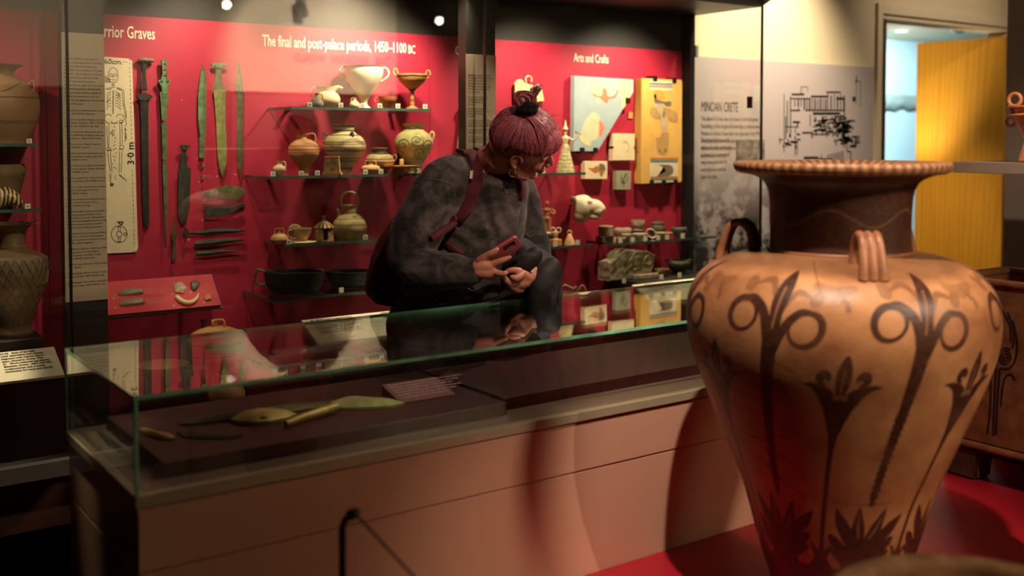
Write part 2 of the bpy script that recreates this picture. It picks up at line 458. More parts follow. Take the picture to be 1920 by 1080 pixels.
# fittings of the next room's ceiling
dl = thing('recessed_downlight', 'small lit recessed downlight in the ceiling beyond the doorway', 'ceiling light', at(1690, 58, Z=ZC2))
p = wpos(dl)
obj('trim_ring', lathe_bm([(0.05, -0.004), (0.085, -0.006), (0.088, 0.0), (0.05, 0.0), (0.05, -0.004)], 32), M_LEDGE, dl, smooth=40)
obj('lens', lathe_bm([(0, -0.003), (0.05, -0.003), (0.05, 0), (0, 0)], 32), mat('lit_lens', (1, 0.9, 0.65, 1), 0.4, var=0, emit=2.5), dl)
dt = thing('smoke_detector', 'pale round smoke detector on the ceiling beyond the doorway', 'smoke detector', at(1797, 46, Z=ZC2))
obj('housing', lathe_bm([(0, -0.075), (0.03, -0.072), (0.06, -0.05), (0.075, -0.02), (0.08, 0)], 28), mat('detector_plastic', C(190, 206, 200), 0.4, var=0), dt, smooth=40)
# draped strip of cloth hanging across the bright far wall
bm = bmesh.new()
x0 = at(1640, 190, Y=YF - 0.05).x; x1 = at(1725, 190, Y=YF - 0.05).x
zt = at(1690, 178, Y=YF - 0.05).z; zb = at(1690, 206, Y=YF - 0.05).z
rows = []
for j in range(7):
    row = []
    for i in range(40):
        x = x0 - 0.3 + (x1 - x0 + 0.8) * i / 39
        s = math.sin(x * 9) * 0.004 + math.sin(x * 31 + 1) * 0.003
        row.append(bm.verts.new((x, YF - 0.035 - 0.03 * math.sin(PI * j / 6) - abs(s), zt + (zb - zt) * j / 6 + s * (1 + j * 0.5))))
    rows.append(row)
for a, b in zip(rows, rows[1:]):
    for i in range(39): bm.faces.new((a[i], a[i+1], b[i+1], b[i]))
bmesh.ops.solidify(bm, geom=bm.faces[:], thickness=0.02)
tag(obj('cloth_roll', bm, mat('grey_white_cloth', C(200, 206, 200), 0.8), None, smooth=60), 'crinkled pale cloth roll across the bright wall beyond the doorway', 'cloth')

# header wall of the gallery opposite the case, with its title
structure('wall_opposite_header', box((-2.0, -2.75, 1.86), (5.27, -2.62, 2.95)), mat('pale_header_paint', C(226, 212, 188), 0.75, var=0.02))
structure('trim_2', box((-2.0, -2.74, 0.0), (5.2, -2.66, 1.86)), M_DARKGREY)
gt = thing('gallery_title', 'dark capital letter title THE AEGEAN WORLD on the pale header wall', 'sign', (4.7, -2.612, 2.16))
text('THE', (5.19, -2.615, 2.155), 0.115, M_INK, gt, rot=(PI/2, 0, PI), width=0.17, name='word', bold=0.002)
text('AEGEAN', (4.95, -2.615, 2.155), 0.115, M_INK, gt, rot=(PI/2, 0, PI), width=0.40, name='word', bold=0.002)
text('WORLD', (4.48, -2.615, 2.155), 0.115, M_INK, gt, rot=(PI/2, 0, PI), width=0.33, name='word', bold=0.002)
# ceiling track with spotlights, seen mirrored in the case glass
M_LAMPON = mat('lit_spot_lens', (1, 0.86, 0.66, 1), 0.4, var=0, emit=30.0)
track = tag(obj('lighting_track', box((1.0, -2.42, 2.84), (6.4, -2.38, 2.87)), M_BLACK), 'black lighting track hung from the ceiling opposite the long case', 'lighting track')
tr2 = tag(obj('track_hanger', box((3.6, -2.405, 2.87), (3.64, -2.395, 2.95)), M_BLACK), 'short black hanger holding the lighting track', 'hanger')
def track_lamp(x, y, z, aim, label, on_=True):
    t = thing('track_spotlight', label, 'spotlight', (x, y, z), 'spotlights on the ceiling track')
    d = (Vector(aim) - Vector((x, y, z))).normalized()
    bm = bmesh.new(); tube(bm, [-d * 0.09, -d * 0.085, d * 0.06], [0.03, 0.045, 0.045], 20)
    obj('lamp_body', bm, M_BLACK, t, smooth=40)
    bm = bmesh.new(); tube(bm, [d * 0.0601, d * 0.068], [0.036, 0.034], 20)
    obj('lens', bm, M_LAMPON if on_ else M_BLACK, t, smooth=40)
    bm = bmesh.new(); tube(bm, [(0, 0, 0), (0, 0, 2.8395 - z)], 0.01, 8)
    obj('stem', bm, M_BLACK, t)
track_lamp(5.64, -2.40, 2.62, (2.5, 3.3, 1.3), 'lit track spotlight nearest the end of the pale header')
track_lamp(3.42, -2.40, 2.62, (1.4, 3.3, 1.6), 'lit track spotlight at the middle of the track')
track_lamp(4.15, -2.40, 2.62, (4.0, -0.6, 0.5), 'dark turned away track spotlight', False)

# ------------------------------------------------------------------ right-hand graphic wall panel
P_Y = 3.985
XG0, XG1 = at(1289, 258, Y=P_Y).x, at(1637, 258, Y=P_Y).x
ZG1 = at(1460, 115, Y=P_Y).z
gp = thing('graphic_wall_panel', 'tall grey printed wall panel titled MINOAN CRETE with a palace plan', 'display panel', (XG0, P_Y, 0.15))
m, nt, N, L, B = newmat('grey_photo_print')
tc = N.new('ShaderNodeTexCoord'); sp = N.new('ShaderNodeSeparateXYZ'); L.new(tc.outputs['Object'], sp.inputs[0])
# printed landscape photograph at the foot of the panel (x, z in metres from its lower left corner)
def ramp(N, L, src, a, b, ca=(0, 0, 0, 1), cb=(1, 1, 1, 1)):
    r = N.new('ShaderNodeMapRange'); r.inputs[1].default_value = a; r.inputs[2].default_value = b; L.new(src, r.inputs[0]); return r.outputs[0]
n1 = N.new('ShaderNodeTexNoise'); n1.inputs['Scale'].default_value = 7; n1.inputs['Detail'].default_value = 9; n1.inputs['Roughness'].default_value = 0.7
L.new(tc.outputs['Object'], n1.inputs['Vector'])
zf = ramp(N, L, sp.outputs['Z'], 1.18, 0.80)           # 0 above the picture, 1 in it
xf = ramp(N, L, sp.outputs['X'], 1.25, 0.75)
mu = N.new('ShaderNodeMath'); mu.operation = 'MULTIPLY'; L.new(zf, mu.inputs[0]); L.new(xf, mu.inputs[1])
nr = ramp(N, L, n1.outputs['Fac'], 0.47, 0.56)
m1 = N.new('ShaderNodeMix'); m1.data_type = 'RGBA'; m1.inputs[6].default_value = C(40, 36, 38); m1.inputs[7].default_value = C(150, 140, 142); L.new(nr, m1.inputs[0])
m2 = N.new('ShaderNodeMix'); m2.data_type = 'RGBA'; m2.inputs[6].default_value = C(172, 160, 160); L.new(mu.outputs[0], m2.inputs[0]); L.new(m1.outputs[2], m2.inputs[7])
L.new(m2.outputs[2], B.inputs['Base Color']); B.inputs['Roughness'].default_value = 0.5
obj('panel_board', box((XG0, P_Y, 0.15), (XG1, 3.999, ZG1)), m, gp, world=True)
def gw(u, v): p = at(u, v, Y=P_Y); return (p.x, p.z)
a = gw(1314, 196); b = gw(1383, 196)
text('MINOAN CRETE', (a[0], P_Y - 0.001, a[1] - 0.035), 0.075, M_INK, gp, width=b[0] - a[0], name='title')
body1 = "The island of Crete was the home of the first great\nflourishing of the Aegean Bronze Age, a culture named\nMinoan by Arthur Evans after the legendary king Minos.\nGreat buildings known as palaces were at the heart of\nthe towns, with workshops and stores for grain and oil\nand places of worship."
a = gw(1314, 226); b = gw(1430, 226)
text(body1, (a[0], P_Y - 0.001, a[1]), 0.034, M_GREYINK, gp, width=b[0] - a[0], name='paragraph', line=1.15)
body2 = "The largest of them was the\npalace at Knossos, whose plan\nis shown here. It was rebuilt\nmany times and stood for\nmore than five centuries\nabove the valley."
a = gw(1314, 266); b = gw(1372, 266)
text(body2, (a[0], P_Y - 0.001, a[1]), 0.034, M_GREYINK, gp, width=b[0] - a[0], name='paragraph', line=1.15)
a0 = gw(1380, 262); a1 = gw(1433, 306)
obj('small_photograph', box((a0[0], P_Y - 0.0012, a1[1] - 0.05), (a1[0], P_Y - 0.0004, a0[1])), mat('small_landscape_print', C(112, 104, 104), 0.5, var=0.75, scale=26), gp, world=True)
# the palace plan: black wall strokes traced as blocks of corridors, magazines and courts
segs = []
def hl(u0, u1, v, w=2.0): segs.append(((u0, v), (u1, v), w))
def vl(u, v0, v1, w=2.0): segs.append(((u, v0), (u, v1), w))
hl(1484, 1508, 177, 3); vl(1502, 163, 176, 1.5); hl(1502, 1514, 163, 1); vl(1514, 163, 172, 1)
vl(1482, 181, 258, 2.2); vl(1476, 189, 250, 2); hl(1482, 1520, 185, 2); hl(1482, 1500, 207, 2.4); vl(1497, 186, 207, 1.6)
hl(1520, 1552, 181, 3); hl(1549, 1576, 173, 2.5); hl(1568, 1583, 185, 3)
for i, u in enumerate(range(1508, 1552, 5)): vl(u, 184 + (i % 3), 206, 2.2 if i % 2 else 3.4)
for i, u in enumerate(range(1552, 1584, 6)): vl(u, 176 + 3 * (i % 2), 206, 3.0 if i % 2 else 2.0)
for i, u in enumerate(range(1490, 1508, 6)): vl(u, 187, 200, 2)
hl(1510, 1584, 207, 2.2); vl(1583, 184, 222, 2.4); hl(1524, 1575, 213, 4)
vl(1470, 176, 286, 1.6); vl(1473, 218, 262, 2)
hl(1486, 1500, 229, 3); vl(1495, 229, 240, 3); hl(1474, 1494, 238, 1.6); vl(1491, 240, 250, 1.6)
hl(1504, 1524, 249, 2.6); hl(1524, 1556, 252, 2.0); vl(1519, 214, 236, 1.6)
rr = random.Random(3)
for _ in range(100):
    u = rr.uniform(1522, 1590); v = rr.uniform(217, 250)
    if _ % 2: hl(u, u + rr.uniform(4, 12), v, rr.uniform(1.4, 3))
    else: vl(u, v, v + rr.uniform(4, 12), rr.uniform(1.4, 3))
for _ in range(52):
    u = rr.uniform(1562, 1592); v = rr.uniform(222, 268)
    if _ % 2: hl(u, u + rr.uniform(5, 14), v, rr.uniform(2, 3.4))
    else: vl(u, v, v + rr.uniform(5, 12), rr.uniform(1.8, 3))
for _ in range(30):
    u = rr.uniform(1574, 1606); v = rr.uniform(256, 276)
    if _ % 2: hl(u, u + rr.uniform(5, 12), v, rr.uniform(2, 3.4))
    else: vl(u, v, v + rr.uniform(4, 8), rr.uniform(1.8, 3))
for _ in range(16):
    u = rr.uniform(1468, 1496); v = rr.uniform(250, 272)
    if _ % 2: hl(u, u + rr.uniform(4, 10), v, 2.6)
    else: vl(u, v, v + rr.uniform(4, 10), 2.4)
vl(1491, 262, 291, 2.2); vl(1495, 262, 291, 1.4); hl(1507, 1534, 296, 4); vl(1588, 272, 284, 2); hl(1588, 1595, 284, 2); vl(1595, 284, 300, 2)
hl(1534, 1560, 298, 2); vl(1540, 290, 300, 2)
for i, u in enumerate(range(1552, 1582, 4)): vl(u, 290 - i, 302, 2)
vl(1605, 150, 196, 1.0); hl(1603, 1614, 152, 1); vl(1613, 152, 200, 1.2); hl(1598, 1604, 186, 7); vl(1606, 142, 155, 2)
hl(1460, 1468, 262, 1.6); vl(1462, 258, 270, 1.6)
bm = bmesh.new()
for (a, b, w_) in segs:
    A = gw(*a); B_ = gw(*b); k = mpp(at(a[0], a[1], Y=P_Y)) * w_ * 1.3
    ribbons(bm, [[A, B_]], k, P_Y, 0.001)
obj('palace_plan', bm, M_INK, gp, world=True, kind='stuff')

# ================================================================== the long wall case
M_POST = mat('black_case_post', C(26, 24, 22), 0.5, var=0.05)
XP = [(at(121, 258, Y=3.55).x, at(199, 258, Y=3.55).x), (at(877, 258, Y=3.55).x, at(931, 258, Y=3.55).x)]
XE0, XE1 = at(1278, 258, Y=CASE_BACK).x, 3.875
ZR = at(640, 55, Y=CASE_BACK).z
case = thing('wall_display_case', 'long glazed wall case with deep red lining and black posts', 'display case', (1.6, 3.65, 0))
XL = -1.9
ZDECK = 0.446
seamx = [XL, at(88, 258, Y=CASE_BACK).x, at(470, 258, Y=CASE_BACK).x - 0.0, at(806, 258, Y=CASE_BACK).x, at(1010, 258, Y=CASE_BACK).x - 0.0, XE0]
for a, b in ((seamx[0], seamx[1]), (seamx[1], seamx[3]), (seamx[3], seamx[5])):
    obj('red_lining', box((a + 0.0008, CASE_BACK, ZDECK), (b - 0.0008, CASE_BACK + 0.02, ZR), 0.0006), M_RED, case, world=True)
obj('upper_back', box((XL, CASE_BACK + 0.012, ZR), (XE1, CASE_BACK + 0.03, 2.10)), M_DARKGREY, case, world=True)
obj('backing', box((XL, CASE_BACK + 0.03, 0.0), (XE1, CASE_BACK + 0.09, 2.6)), M_BLACK, case, world=True)
obj('deck', box((XL, CASE_Y - 0.0, ZDECK - 0.05), (XE1, CASE_BACK + 0.02, ZDECK)), mat('case_deck_dark', C(44, 30, 30), 0.5, var=0.1), case, world=True)
obj('deck_lip', box((XL, CASE_Y - 0.03, ZDECK - 0.048), (XE1 + 0.02, CASE_Y, ZDECK + 0.004), 0.002), M_LEDGE, case, world=True)
obj('plinth', box((XL, CASE_Y + 0.0, 0.24), (XE1, CASE_BACK, ZDECK - 0.05)), mat('case_plinth_brown', C(120, 84, 66), 0.5, var=0.05), case, world=True)
obj('toe_kick', box((XL, CASE_Y + 0.08, 0.0), (XE1 - 0.05, CASE_BACK, 0.24)), M_BLACK, case, world=True)
# canopy over the case, with its sloping front at the end
bm = bmesh.new(); add_box(bm, (XL, CASE_Y + 0.03, 2.05), (XE1 + 0.02, CASE_BACK + 0.03, 2.62), 0.004)
obj('canopy', bm, M_BLACK, case, world=True)
bm = bmesh.new()
vs = [bm.verts.new(p) for p in ((XL, CASE_Y + 0.03, 2.05), (XL, CASE_Y - 0.22, 2.16), (XL, CASE_Y - 0.22, 2.62), (XL, CASE_Y + 0.03, 2.62),
                                (XE1 + 0.02, CASE_Y + 0.03, 2.05), (XE1 + 0.02, CASE_Y - 0.22, 2.16), (XE1 + 0.02, CASE_Y - 0.22, 2.62), (XE1 + 0.02, CASE_Y + 0.03, 2.62))]
for f in ((0,1,2,3),(7,6,5,4),(0,4,5,1),(1,5,6,2),(2,6,7,3),(3,7,4,0)): bm.faces.new([vs[i] for i in f])
obj('canopy_front', bm, M_BLACK, case, world=True)
GJ = [XL, at(129, 258, Y=CASE_Y).x, at(910, 258, Y=CASE_Y).x, XE1]
for a, b in zip(GJ, GJ[1:]):
    obj('glass_pane', box((a + 0.0035, CASE_Y, ZDECK), (b - 0.0035, CASE_Y + 0.008, 2.10)), M_GLASS, case, world=True)
obj('end_glass', box((XE1, CASE_Y + 0.01, ZDECK), (XE1 + 0.008, CASE_BACK, 2.10)), M_GLASS, case, world=True)
for x in GJ[1:]:
    obj('glass_joint', box((x - 0.0035, CASE_Y - 0.001, ZDECK), (x + 0.0035, CASE_Y + 0.010, 2.10)), mat('black_joint', C(14, 16, 14), 0.3, var=0), case, world=True)
obj('end_post', box((XE0, 3.84, ZDECK), (XE0 + 0.03, CASE_BACK + 0.01, 2.06)), M_POST, case, world=True)
lk = at(1405, 192, Y=CASE_Y - 0.002)
obj('glass_lock', box((lk.x - 0.018, CASE_Y - 0.012, lk.z - 0.027), (lk.x + 0.012, CASE_Y - 0.001, lk.z + 0.027), 0.002), mat('brown_lock_plate', C(96, 50, 34), 0.4), case, world=True, label='small brown lock plate on the end glass')
clip = at(1286, 95, Y=3.86)
obj('glass_clip', box((XE1 - 0.01, 3.85, clip.z - 0.03), (XE1 + 0.012, 3.88, clip.z + 0.03), 0.002), M_LEDGE, case, world=True)

para = ["Around 1450 BC a new type of\nburial, containing warriors and their\nweapons, appeared at Knossos,\nespecially in the cemetery of Zapher\nPapoura.   According to one theory,\nthese graves are evidence of the\nisland's conquest by mainland\nGreeks who brought with them their\nown burial practices. Alternatively\nthey are interpreted as a display of\nsuccess and domination over the\nother Cretan palaces by the powerful\nrulers of Knossos.",
 "1   Pommel with incised decoration, Central\nCrete, 1400-1300 BC, serpentine",
 "2   Sword originally wrapped in cloth,\nfrom Zapher Papoura, 1400-1375 BC,\nbronze. See drawing to the right",
 "3   Sword decorated with intricate spirals\nalong the midrib and hilt flanges, shaft grave,\nZapher Papoura, 1400-1375 BC, bronze",
 "4   Short sword, Zapher Papoura,\n1400-1300 BC, bronze",
 "5-6   Short sword and spearhead, from a\ntomb in the Mesara region, east Crete,\n1400-1300 BC, bronze",
 "7   Arrowheads, possibly from pit-cave\n(the Hunter's grave), Zapher Papoura,\n1400-1300 BC, bronze",
 "8-9   Two swords, from a tomb in the Sitia\nregion, east Crete, 1400-1300 BC, bronze",
 "10, 12-13   A razor and two knives, from a\ntomb in the Sitia region, east Crete,\n1400-1300 BC, bronze",
 "14   Linear B tablet recording armour and a\nchariot, armoury, Knossos, Crete,\nabout 1400 BC, burnt clay",
 "15   Linear B tablet recording swords from\nthe armoury deposit, Knossos, Crete,\nabout 1375 BC, burnt clay. Although Evans\ncould not read the tablets, he had correctly\nidentified on them a number of symbols\nsuch as the armour, chariot and sword",
 "16   Helmeted armed men going hunting\nor into war. The boar's tusk helmet is\nalso worn by warriors seen here, around\n1300 BC, painted fragment",
 "17   Rhyton fragment, showing a man\nsagging a goat, or votive figure\npeak sanctuary, Knossos, Crete,\n1500-1450 BC, serpentine",
 "18   Boar's tusk, Knossos, Crete, perhaps\n1400-1300 BC",
 "19   Stirrup jar with an octopus design,\nKnossos, Crete, 1400-1300 BC, clay",
 "20   Stirrup jar with stylised cuttlefish,\nKnossos, Crete, 1400-1300 BC, clay"]
def case_post(x0, x1, label, first_v, texts, size):
    obj('post', box((x0, 3.56, ZDECK), (x1, 3.62, 2.06)), M_POST, case, world=True)
    xc = (x0 + x1) / 2
    z1 = 1.762; z0 = 0.905
    t = thing('text_panel', label, 'text panel', (xc, 3.556, z0), 'printed text panels on the black posts')
    obj('board', box((x0 - 0.004, 3.552, z0), (x1 - 0.001, 3.559, z1), 0.001), M_TEXTPANEL, t, world=True)
    z = z1 - 0.085
    for i, s in enumerate(texts):
        n = s.count('\n') + 1
        sz = size if i == 0 else size * 0.86
        o = text(s, (x0 + 0.002, 3.5515, z), sz, M_INK, t, name='paragraph', line=1.28, maxw=x1 - x0 - 0.006)
        z -= n * sz * 1.28 + 0.0085
        if z < z0 + 0.04: break
case_post(XP[0][0], XP[0][1], 'tall beige text panel about warrior graves beside the skeleton drawing', 68, para, 0.0093)
case_post(XP[1][0], XP[1][1], 'tall beige text panel on the post behind the visitor', 100,
          ["Beyond the palaces Minoan life\nand worship continued in houses,\ntowns and country shrines. Clay\nfigures and vases were given as\nofferings in caves and on peaks,\nand fine stone vases were cut\nfor use in ritual.", "Many of these finds were made\nby Arthur Evans between 1894\nand 1935 and given to the\nmuseum.", "Faience figures, seals and wall\npaintings show women with long\nflounced skirts, leaping bulls\nand griffins."] + para[3:12], 0.0088)

# titles on the red lining
M_TITLE = M_WHITEINK
def title(body, u0, u1, v, name):
    a = at(u0, v, Y=CASE_BACK); b = at(u1, v, Y=CASE_BACK)
    return a, b
T_Y = CASE_BACK - 0.001
a = at(193, 70, Y=T_Y); b = at(291, 74, Y=T_Y)
t1 = text('Warrior Graves', (b.x - (b.x - a.x) * 1.27, T_Y, b.z - 0.0), 0.062, M_TITLE, None, width=(b.x - a.x) * 1.27, name='case_title', bold=0.0006)
tag(t1, 'cream lettering reading Warrior Graves on the red lining', 'lettering', 'titles lettered on the red lining')
a = at(492, 86, Y=T_Y); b = at(778, 100, Y=T_Y)
t2 = text('The final and post-palace periods, 1450\u20131100', (a.x, T_Y, (a.z + b.z) / 2), 0.062, M_TITLE, None, width=(b.x - a.x) * 0.938, name='case_title', bold=0.0008)
tag(t2, 'cream lettering about the final and post-palace periods above the pots', 'lettering', 'titles lettered on the red lining')
t3 = text('BC', (a.x + (b.x - a.x) * 0.95, T_Y, (a.z + b.z) / 2), 0.05, M_TITLE, t2, width=(b.x - a.x) * 0.05, name='small_capitals', bold=0.0008)
t3.location = (t3.location.x / 1.0, t3.location.y, t3.location.z)
t3.parent = None; t3.location = (a.x + (b.x - a.x) * 0.95, T_Y, (a.z + b.z) / 2)
t2b = t3; tag(t2b, 'small cream capitals BC ending the periods title', 'lettering', 'titles lettered on the red lining')
a = at(853, 103, Y=T_Y); b = at(876, 104, Y=T_Y)
t4 = text('Cults', (a.x, T_Y, (a.z + b.z) / 2), 0.058, M_TITLE, None, width=(b.x - a.x) * 1.33, name='case_title', bold=0.0006)
tag(t4, 'cream word Cult partly hidden by the second post', 'lettering', 'titles lettered on the red lining')
a = at(1076, 116, Y=T_Y); b = at(1141, 118, Y=T_Y)
t5 = text('Arts and Crafts', (a.x, T_Y, (a.z + b.z) / 2), 0.058, M_TITLE, None, width=(b.x - a.x), name='case_title', bold=0.0006)
tag(t5, 'cream lettering reading Arts and Crafts above the frescoes', 'lettering', 'titles lettered on the red lining')

# glass shelves
def shelf(x0, x1, yf, z, label, skew=0.0):
    t = thing('glass_shelf', label, 'shelf', ((x0 + x1) / 2, CASE_BACK, z), 'glass shelves in the wall case')
    obj('shelf_plate', box((x0, yf, z - 0.010), (x1, CASE_BACK - 0.001, z)), M_SHELFGLASS, t, world=True)
    bm = bmesh.new(); add_box(bm, (x0, yf - 0.0015, z - 0.0102), (x1, yf, z + 0.0002))
    add_box(bm, (x0 - 0.0015, yf - 0.0015, z - 0.0102), (x0, CASE_BACK - 0.001, z + 0.0002))
    obj('polished_edge', bm, M_EDGE_S, t, world=True)
    n = 2
    for i in range(n):
        x = x0 + (x1 - x0) * (0.12 + 0.76 * i)
        obj('bracket', box((x - 0.008, CASE_BACK - 0.05, z - 0.016), (x + 0.008, CASE_BACK, z - 0.0105), 0.001), M_BLACK, t, world=True)
    return z
def zsh(u, v, Y): return at(u, v, Y=Y).z
Z1 = zsh(676, 202, 3.68); Z2 = zsh(640, 328, 3.68); Z3 = zsh(600, 455, 3.70); Z4 = zsh(508, 562, 3.62)
shelf(at(547, 203, Y=3.68).x, at(809, 203, Y=3.68).x, 3.68, Z1, 'upper glass shelf carrying the white krater and the stemmed cup')
shelf(at(500, 330, Y=3.68).x, XP[1][0] - 0.01, 3.68, Z2, 'glass shelf carrying the banded and octopus jars')
shelf(at(535, 459, Y=3.70).x, at(706, 449, Y=3.70).x, 3.70, Z3, 'glass shelf carrying the basket-handled jug')
shelf(at(508, 562, Y=3.62).x, at(880, 540, Y=3.62).x, 3.62, Z4, 'low glass shelf carrying two dark bronze pans')
ZA = zsh(1070, 324, 3.70); ZB = zsh(1050, 462, 3.70); ZC = zsh(1151, 457, 3.70)
shelf(XP[1][1] + 0.01, at(1098, 323, Y=3.70).x, 3.70, ZA, 'glass shelf carrying the pale goddess figurine')
shelf(XP[1][1] + 0.01, at(1109, 460, Y=3.70).x, 3.70, ZB, 'glass shelf carrying small clay figurines')
shelf(at(1151, 457, Y=3.70).x, XE1 - 0.01, 3.70, ZC, 'glass shelf carrying small carved stone vases')
ZL1 = zsh(40, 269, 3.68); ZL2 = zsh(40, 392, 3.68)
shelf(-0.4, at(72, 269, Y=3.68).x, 3.68, ZL1, 'far end glass shelf carrying a tall buff jar')
shelf(-0.4, at(77, 392, Y=3.68).x, 3.68, ZL2, 'far end glass shelf carrying a striped shell')

# ivory label rails at the foot of the glass
def rail_label(x0, x1, txts, label):
    t = thing('label_rail', label, 'label', ((x0 + x1) / 2, 3.55, ZDECK), 'sloping ivory labels along the foot of the case')
    bm = bmesh.new()
    pts = [(3.470, 0.693), (3.615, 0.757), (3.615, 0.749), (3.470, 0.685)]
    a = [bm.verts.new((x0, y, z)) for y, z in pts]; b = [bm.verts.new((x1, y, z)) for y, z in pts]
    bm.faces.new(a[::-1]); bm.faces.new(b)
    for i in range(4): bm.faces.new((a[i], a[(i+1) % 4], b[(i+1) % 4], b[i]))
    obj('card', bm, M_LABEL, t, world=True)
    bm = bmesh.new()
    pts = [(3.475, ZDECK), (3.475, 0.686), (3.612, 0.747), (3.612, ZDECK)]
    a = [bm.verts.new((x0 + 0.004, y, z)) for y, z in pts]; b = [bm.verts.new((x1 - 0.004, y, z)) for y, z in pts]
    bm.faces.new(a[::-1]); bm.faces.new(b)
    for i in range(4): bm.faces.new((a[i], a[(i+1) % 4], b[(i+1) % 4], b[i]))
    obj('support', bm, M_PLINTH, t, world=True)
    sl = math.atan2(0.064, 0.145)
    for k, (x, s) in enumerate(txts):
        o = text(s, (x, 3.600, 0.7522), 0.0108, M_INK, t, rot=(sl, 0, 0), name='paragraph', line=1.3, bold=0.00025)
    return t
xl = at(103, 650, Y=3.6).x
rail_label(-0.45, xl, [(0.40, "stone vases, from a\ntomb at Knossos and\nother places in\ncentral Crete\n1500-1400 BC\nserpentine"), (0.59, "49-50   Base of jar with\nrelief decoration and rhyton\nfragment with marine decor-\nation. Knossos, Crete. Clay"), (0.591, "\n\n\n\n51   Much-restored jug (ewer),\nKnossos, Crete, 1500-1450 BC,\nconglomerate and possibly\nserpentine for neck and handle")],
           'ivory label card reading 49-50 below the woven-pattern jar')
rail_label(at(565, 600, Y=3.615).x, 2.16, [(1.64, "By 1400 BC, Linear B tablets found at\nKnossos were in use, used by the palace to keep\ncareful accounts of everything that was made.\nThe fall of the palace and the changes\nin its administration, whatever the\nreason, led to fewer goods, and a palace\nof great importance. This is a final phase"), (1.93, "of the economy of the island\nfrom the palace to the towns, probably after\ndestruction, perhaps in about\n1375 BC. The next\ncentury saw the island turn back to local\nand more or less to\nindependent rule in the many towns")],
           'ivory label card beside the visitor with two columns of text')
rail_label(at(1185, 538, Y=3.615).x, 3.84, [(3.30, "Fine stone vases were cut from soft and\nhard stones such as serpentine, limestone\nand rock crystal by Minoan craftsmen.\nThe seals and wall paintings show\nthe life of the court")],
           'ivory label card below the carved stone fragment')

# ================================================================== free-standing glass vitrine
VX0, VX1, VY0, VY1 = 0.574, 2.78, 2.069, 2.642
VZ0, VZ1 = 0.735, 0.9316
vit = thing('glass_vitrine', 'low glass-topped table case on a taupe laminate base in front of the visitor', 'display case', ((VX0 + VX1) / 2, (VY0 + VY1) / 2, 0))
obj('upper_base_panel', box((VX0 + 0.004, VY0 + 0.004, 0.582), (VX1 - 0.004, VY1 - 0.004, 0.706), 0.002), M_BASE, vit, world=True)
obj('lower_base_panel', box((VX0 + 0.004, VY0 + 0.006, 0.0), (VX1 - 0.004, VY1 - 0.006, 0.579), 0.002), M_BASE, vit, world=True)
obj('shadow_gap', box((VX0 + 0.012, VY0 + 0.012, 0.70), (VX1 - 0.012, VY1 - 0.012, 0.716)), M_BLACK, vit, world=True)
M_LIP = mat('champagne_metal_lip', C(190, 176, 146), 0.35, metal=0.3, var=0.04)
bm = bmesh.new()
add_box(bm, (VX0 - 0.002, VY0 - 0.002, 0.711), (VX1 + 0.002, VY0 + 0.02, VZ0), 0.0015)
add_box(bm, (VX0 - 0.002, VY1 - 0.02, 0.711), (VX1 + 0.002, VY1 + 0.002, VZ0), 0.0015)
add_box(bm, (VX0 - 0.002, VY0 + 0.02, 0.711), (VX0 + 0.02, VY1 - 0.02, VZ0), 0.0015)
add_box(bm, (VX1 - 0.02, VY0 + 0.02, 0.711), (VX1 + 0.002, VY1 - 0.02, VZ0), 0.0015)
obj('metal_lip', bm, M_LIP, vit, world=True)
obj('deck', box((VX0 + 0.02, VY0 + 0.02, 0.712), (VX1 - 0.02, VY1 - 0.02, 0.7345)), mat('vitrine_deck_brown', C(128, 106, 88), 0.35, var=0.05, spec=0.7), vit, world=True)
g = 0.008
obj('top_pane', box((VX0, VY0, VZ1 - g), (VX1, VY1, VZ1)), M_GLASS_TOP, vit, world=True)
obj('front_pane', box((VX0 + g, VY0 + 0.001, VZ0), (VX1 - g, VY0 + g, VZ1 - g - 0.0002)), M_GLASS_SIDE, vit, world=True)
obj('rear_pane', box((VX0 + g, VY1 - g, VZ0), (VX1 - g, VY1 - 0.001, VZ1 - g - 0.0002)), M_GLASS_SIDE, vit, world=True)
obj('left_pane', box((VX0 + 0.001, VY0 + g, VZ0), (VX0 + g, VY1 - g, VZ1 - g - 0.0002)), M_GLASS_SIDE, vit, world=True)
obj('right_pane', box((VX1 - g, VY0 + g, VZ0), (VX1 - 0.001, VY1 - g, VZ1 - g - 0.0002)), M_GLASS_SIDE, vit, world=True)
bm = bmesh.new()
for (lo, hi) in (((VX0 - .001, VY0 - .001, VZ1 - g), (VX1 + .001, VY0, VZ1)), ((VX0 - .001, VY1, VZ1 - g), (VX1 + .001, VY1 + .001, VZ1)),
                 ((VX0 - .001, VY0, VZ1 - g), (VX0, VY1, VZ1)), ((VX1, VY0, VZ1 - g), (VX1 + .001, VY1, VZ1)),
                 ((VX0 - .0005, VY0 - .0005, VZ0), (VX0 + .006, VY0 + .006, VZ1 - g)), ((VX0 - .0005, VY1 - .006, VZ0), (VX0 + .003, VY1, VZ1 - g)),
                 ((VX1 - .006, VY0 - .0005, VZ0), (VX1 + .0005, VY0 + .006, VZ1 - g)), ((VX1 - .004, VY1 - .006, VZ0), (VX1, VY1, VZ1 - g))):
    add_box(bm, lo, hi)
obj('polished_glass_edge', bm, M_EDGE, vit, world=True)
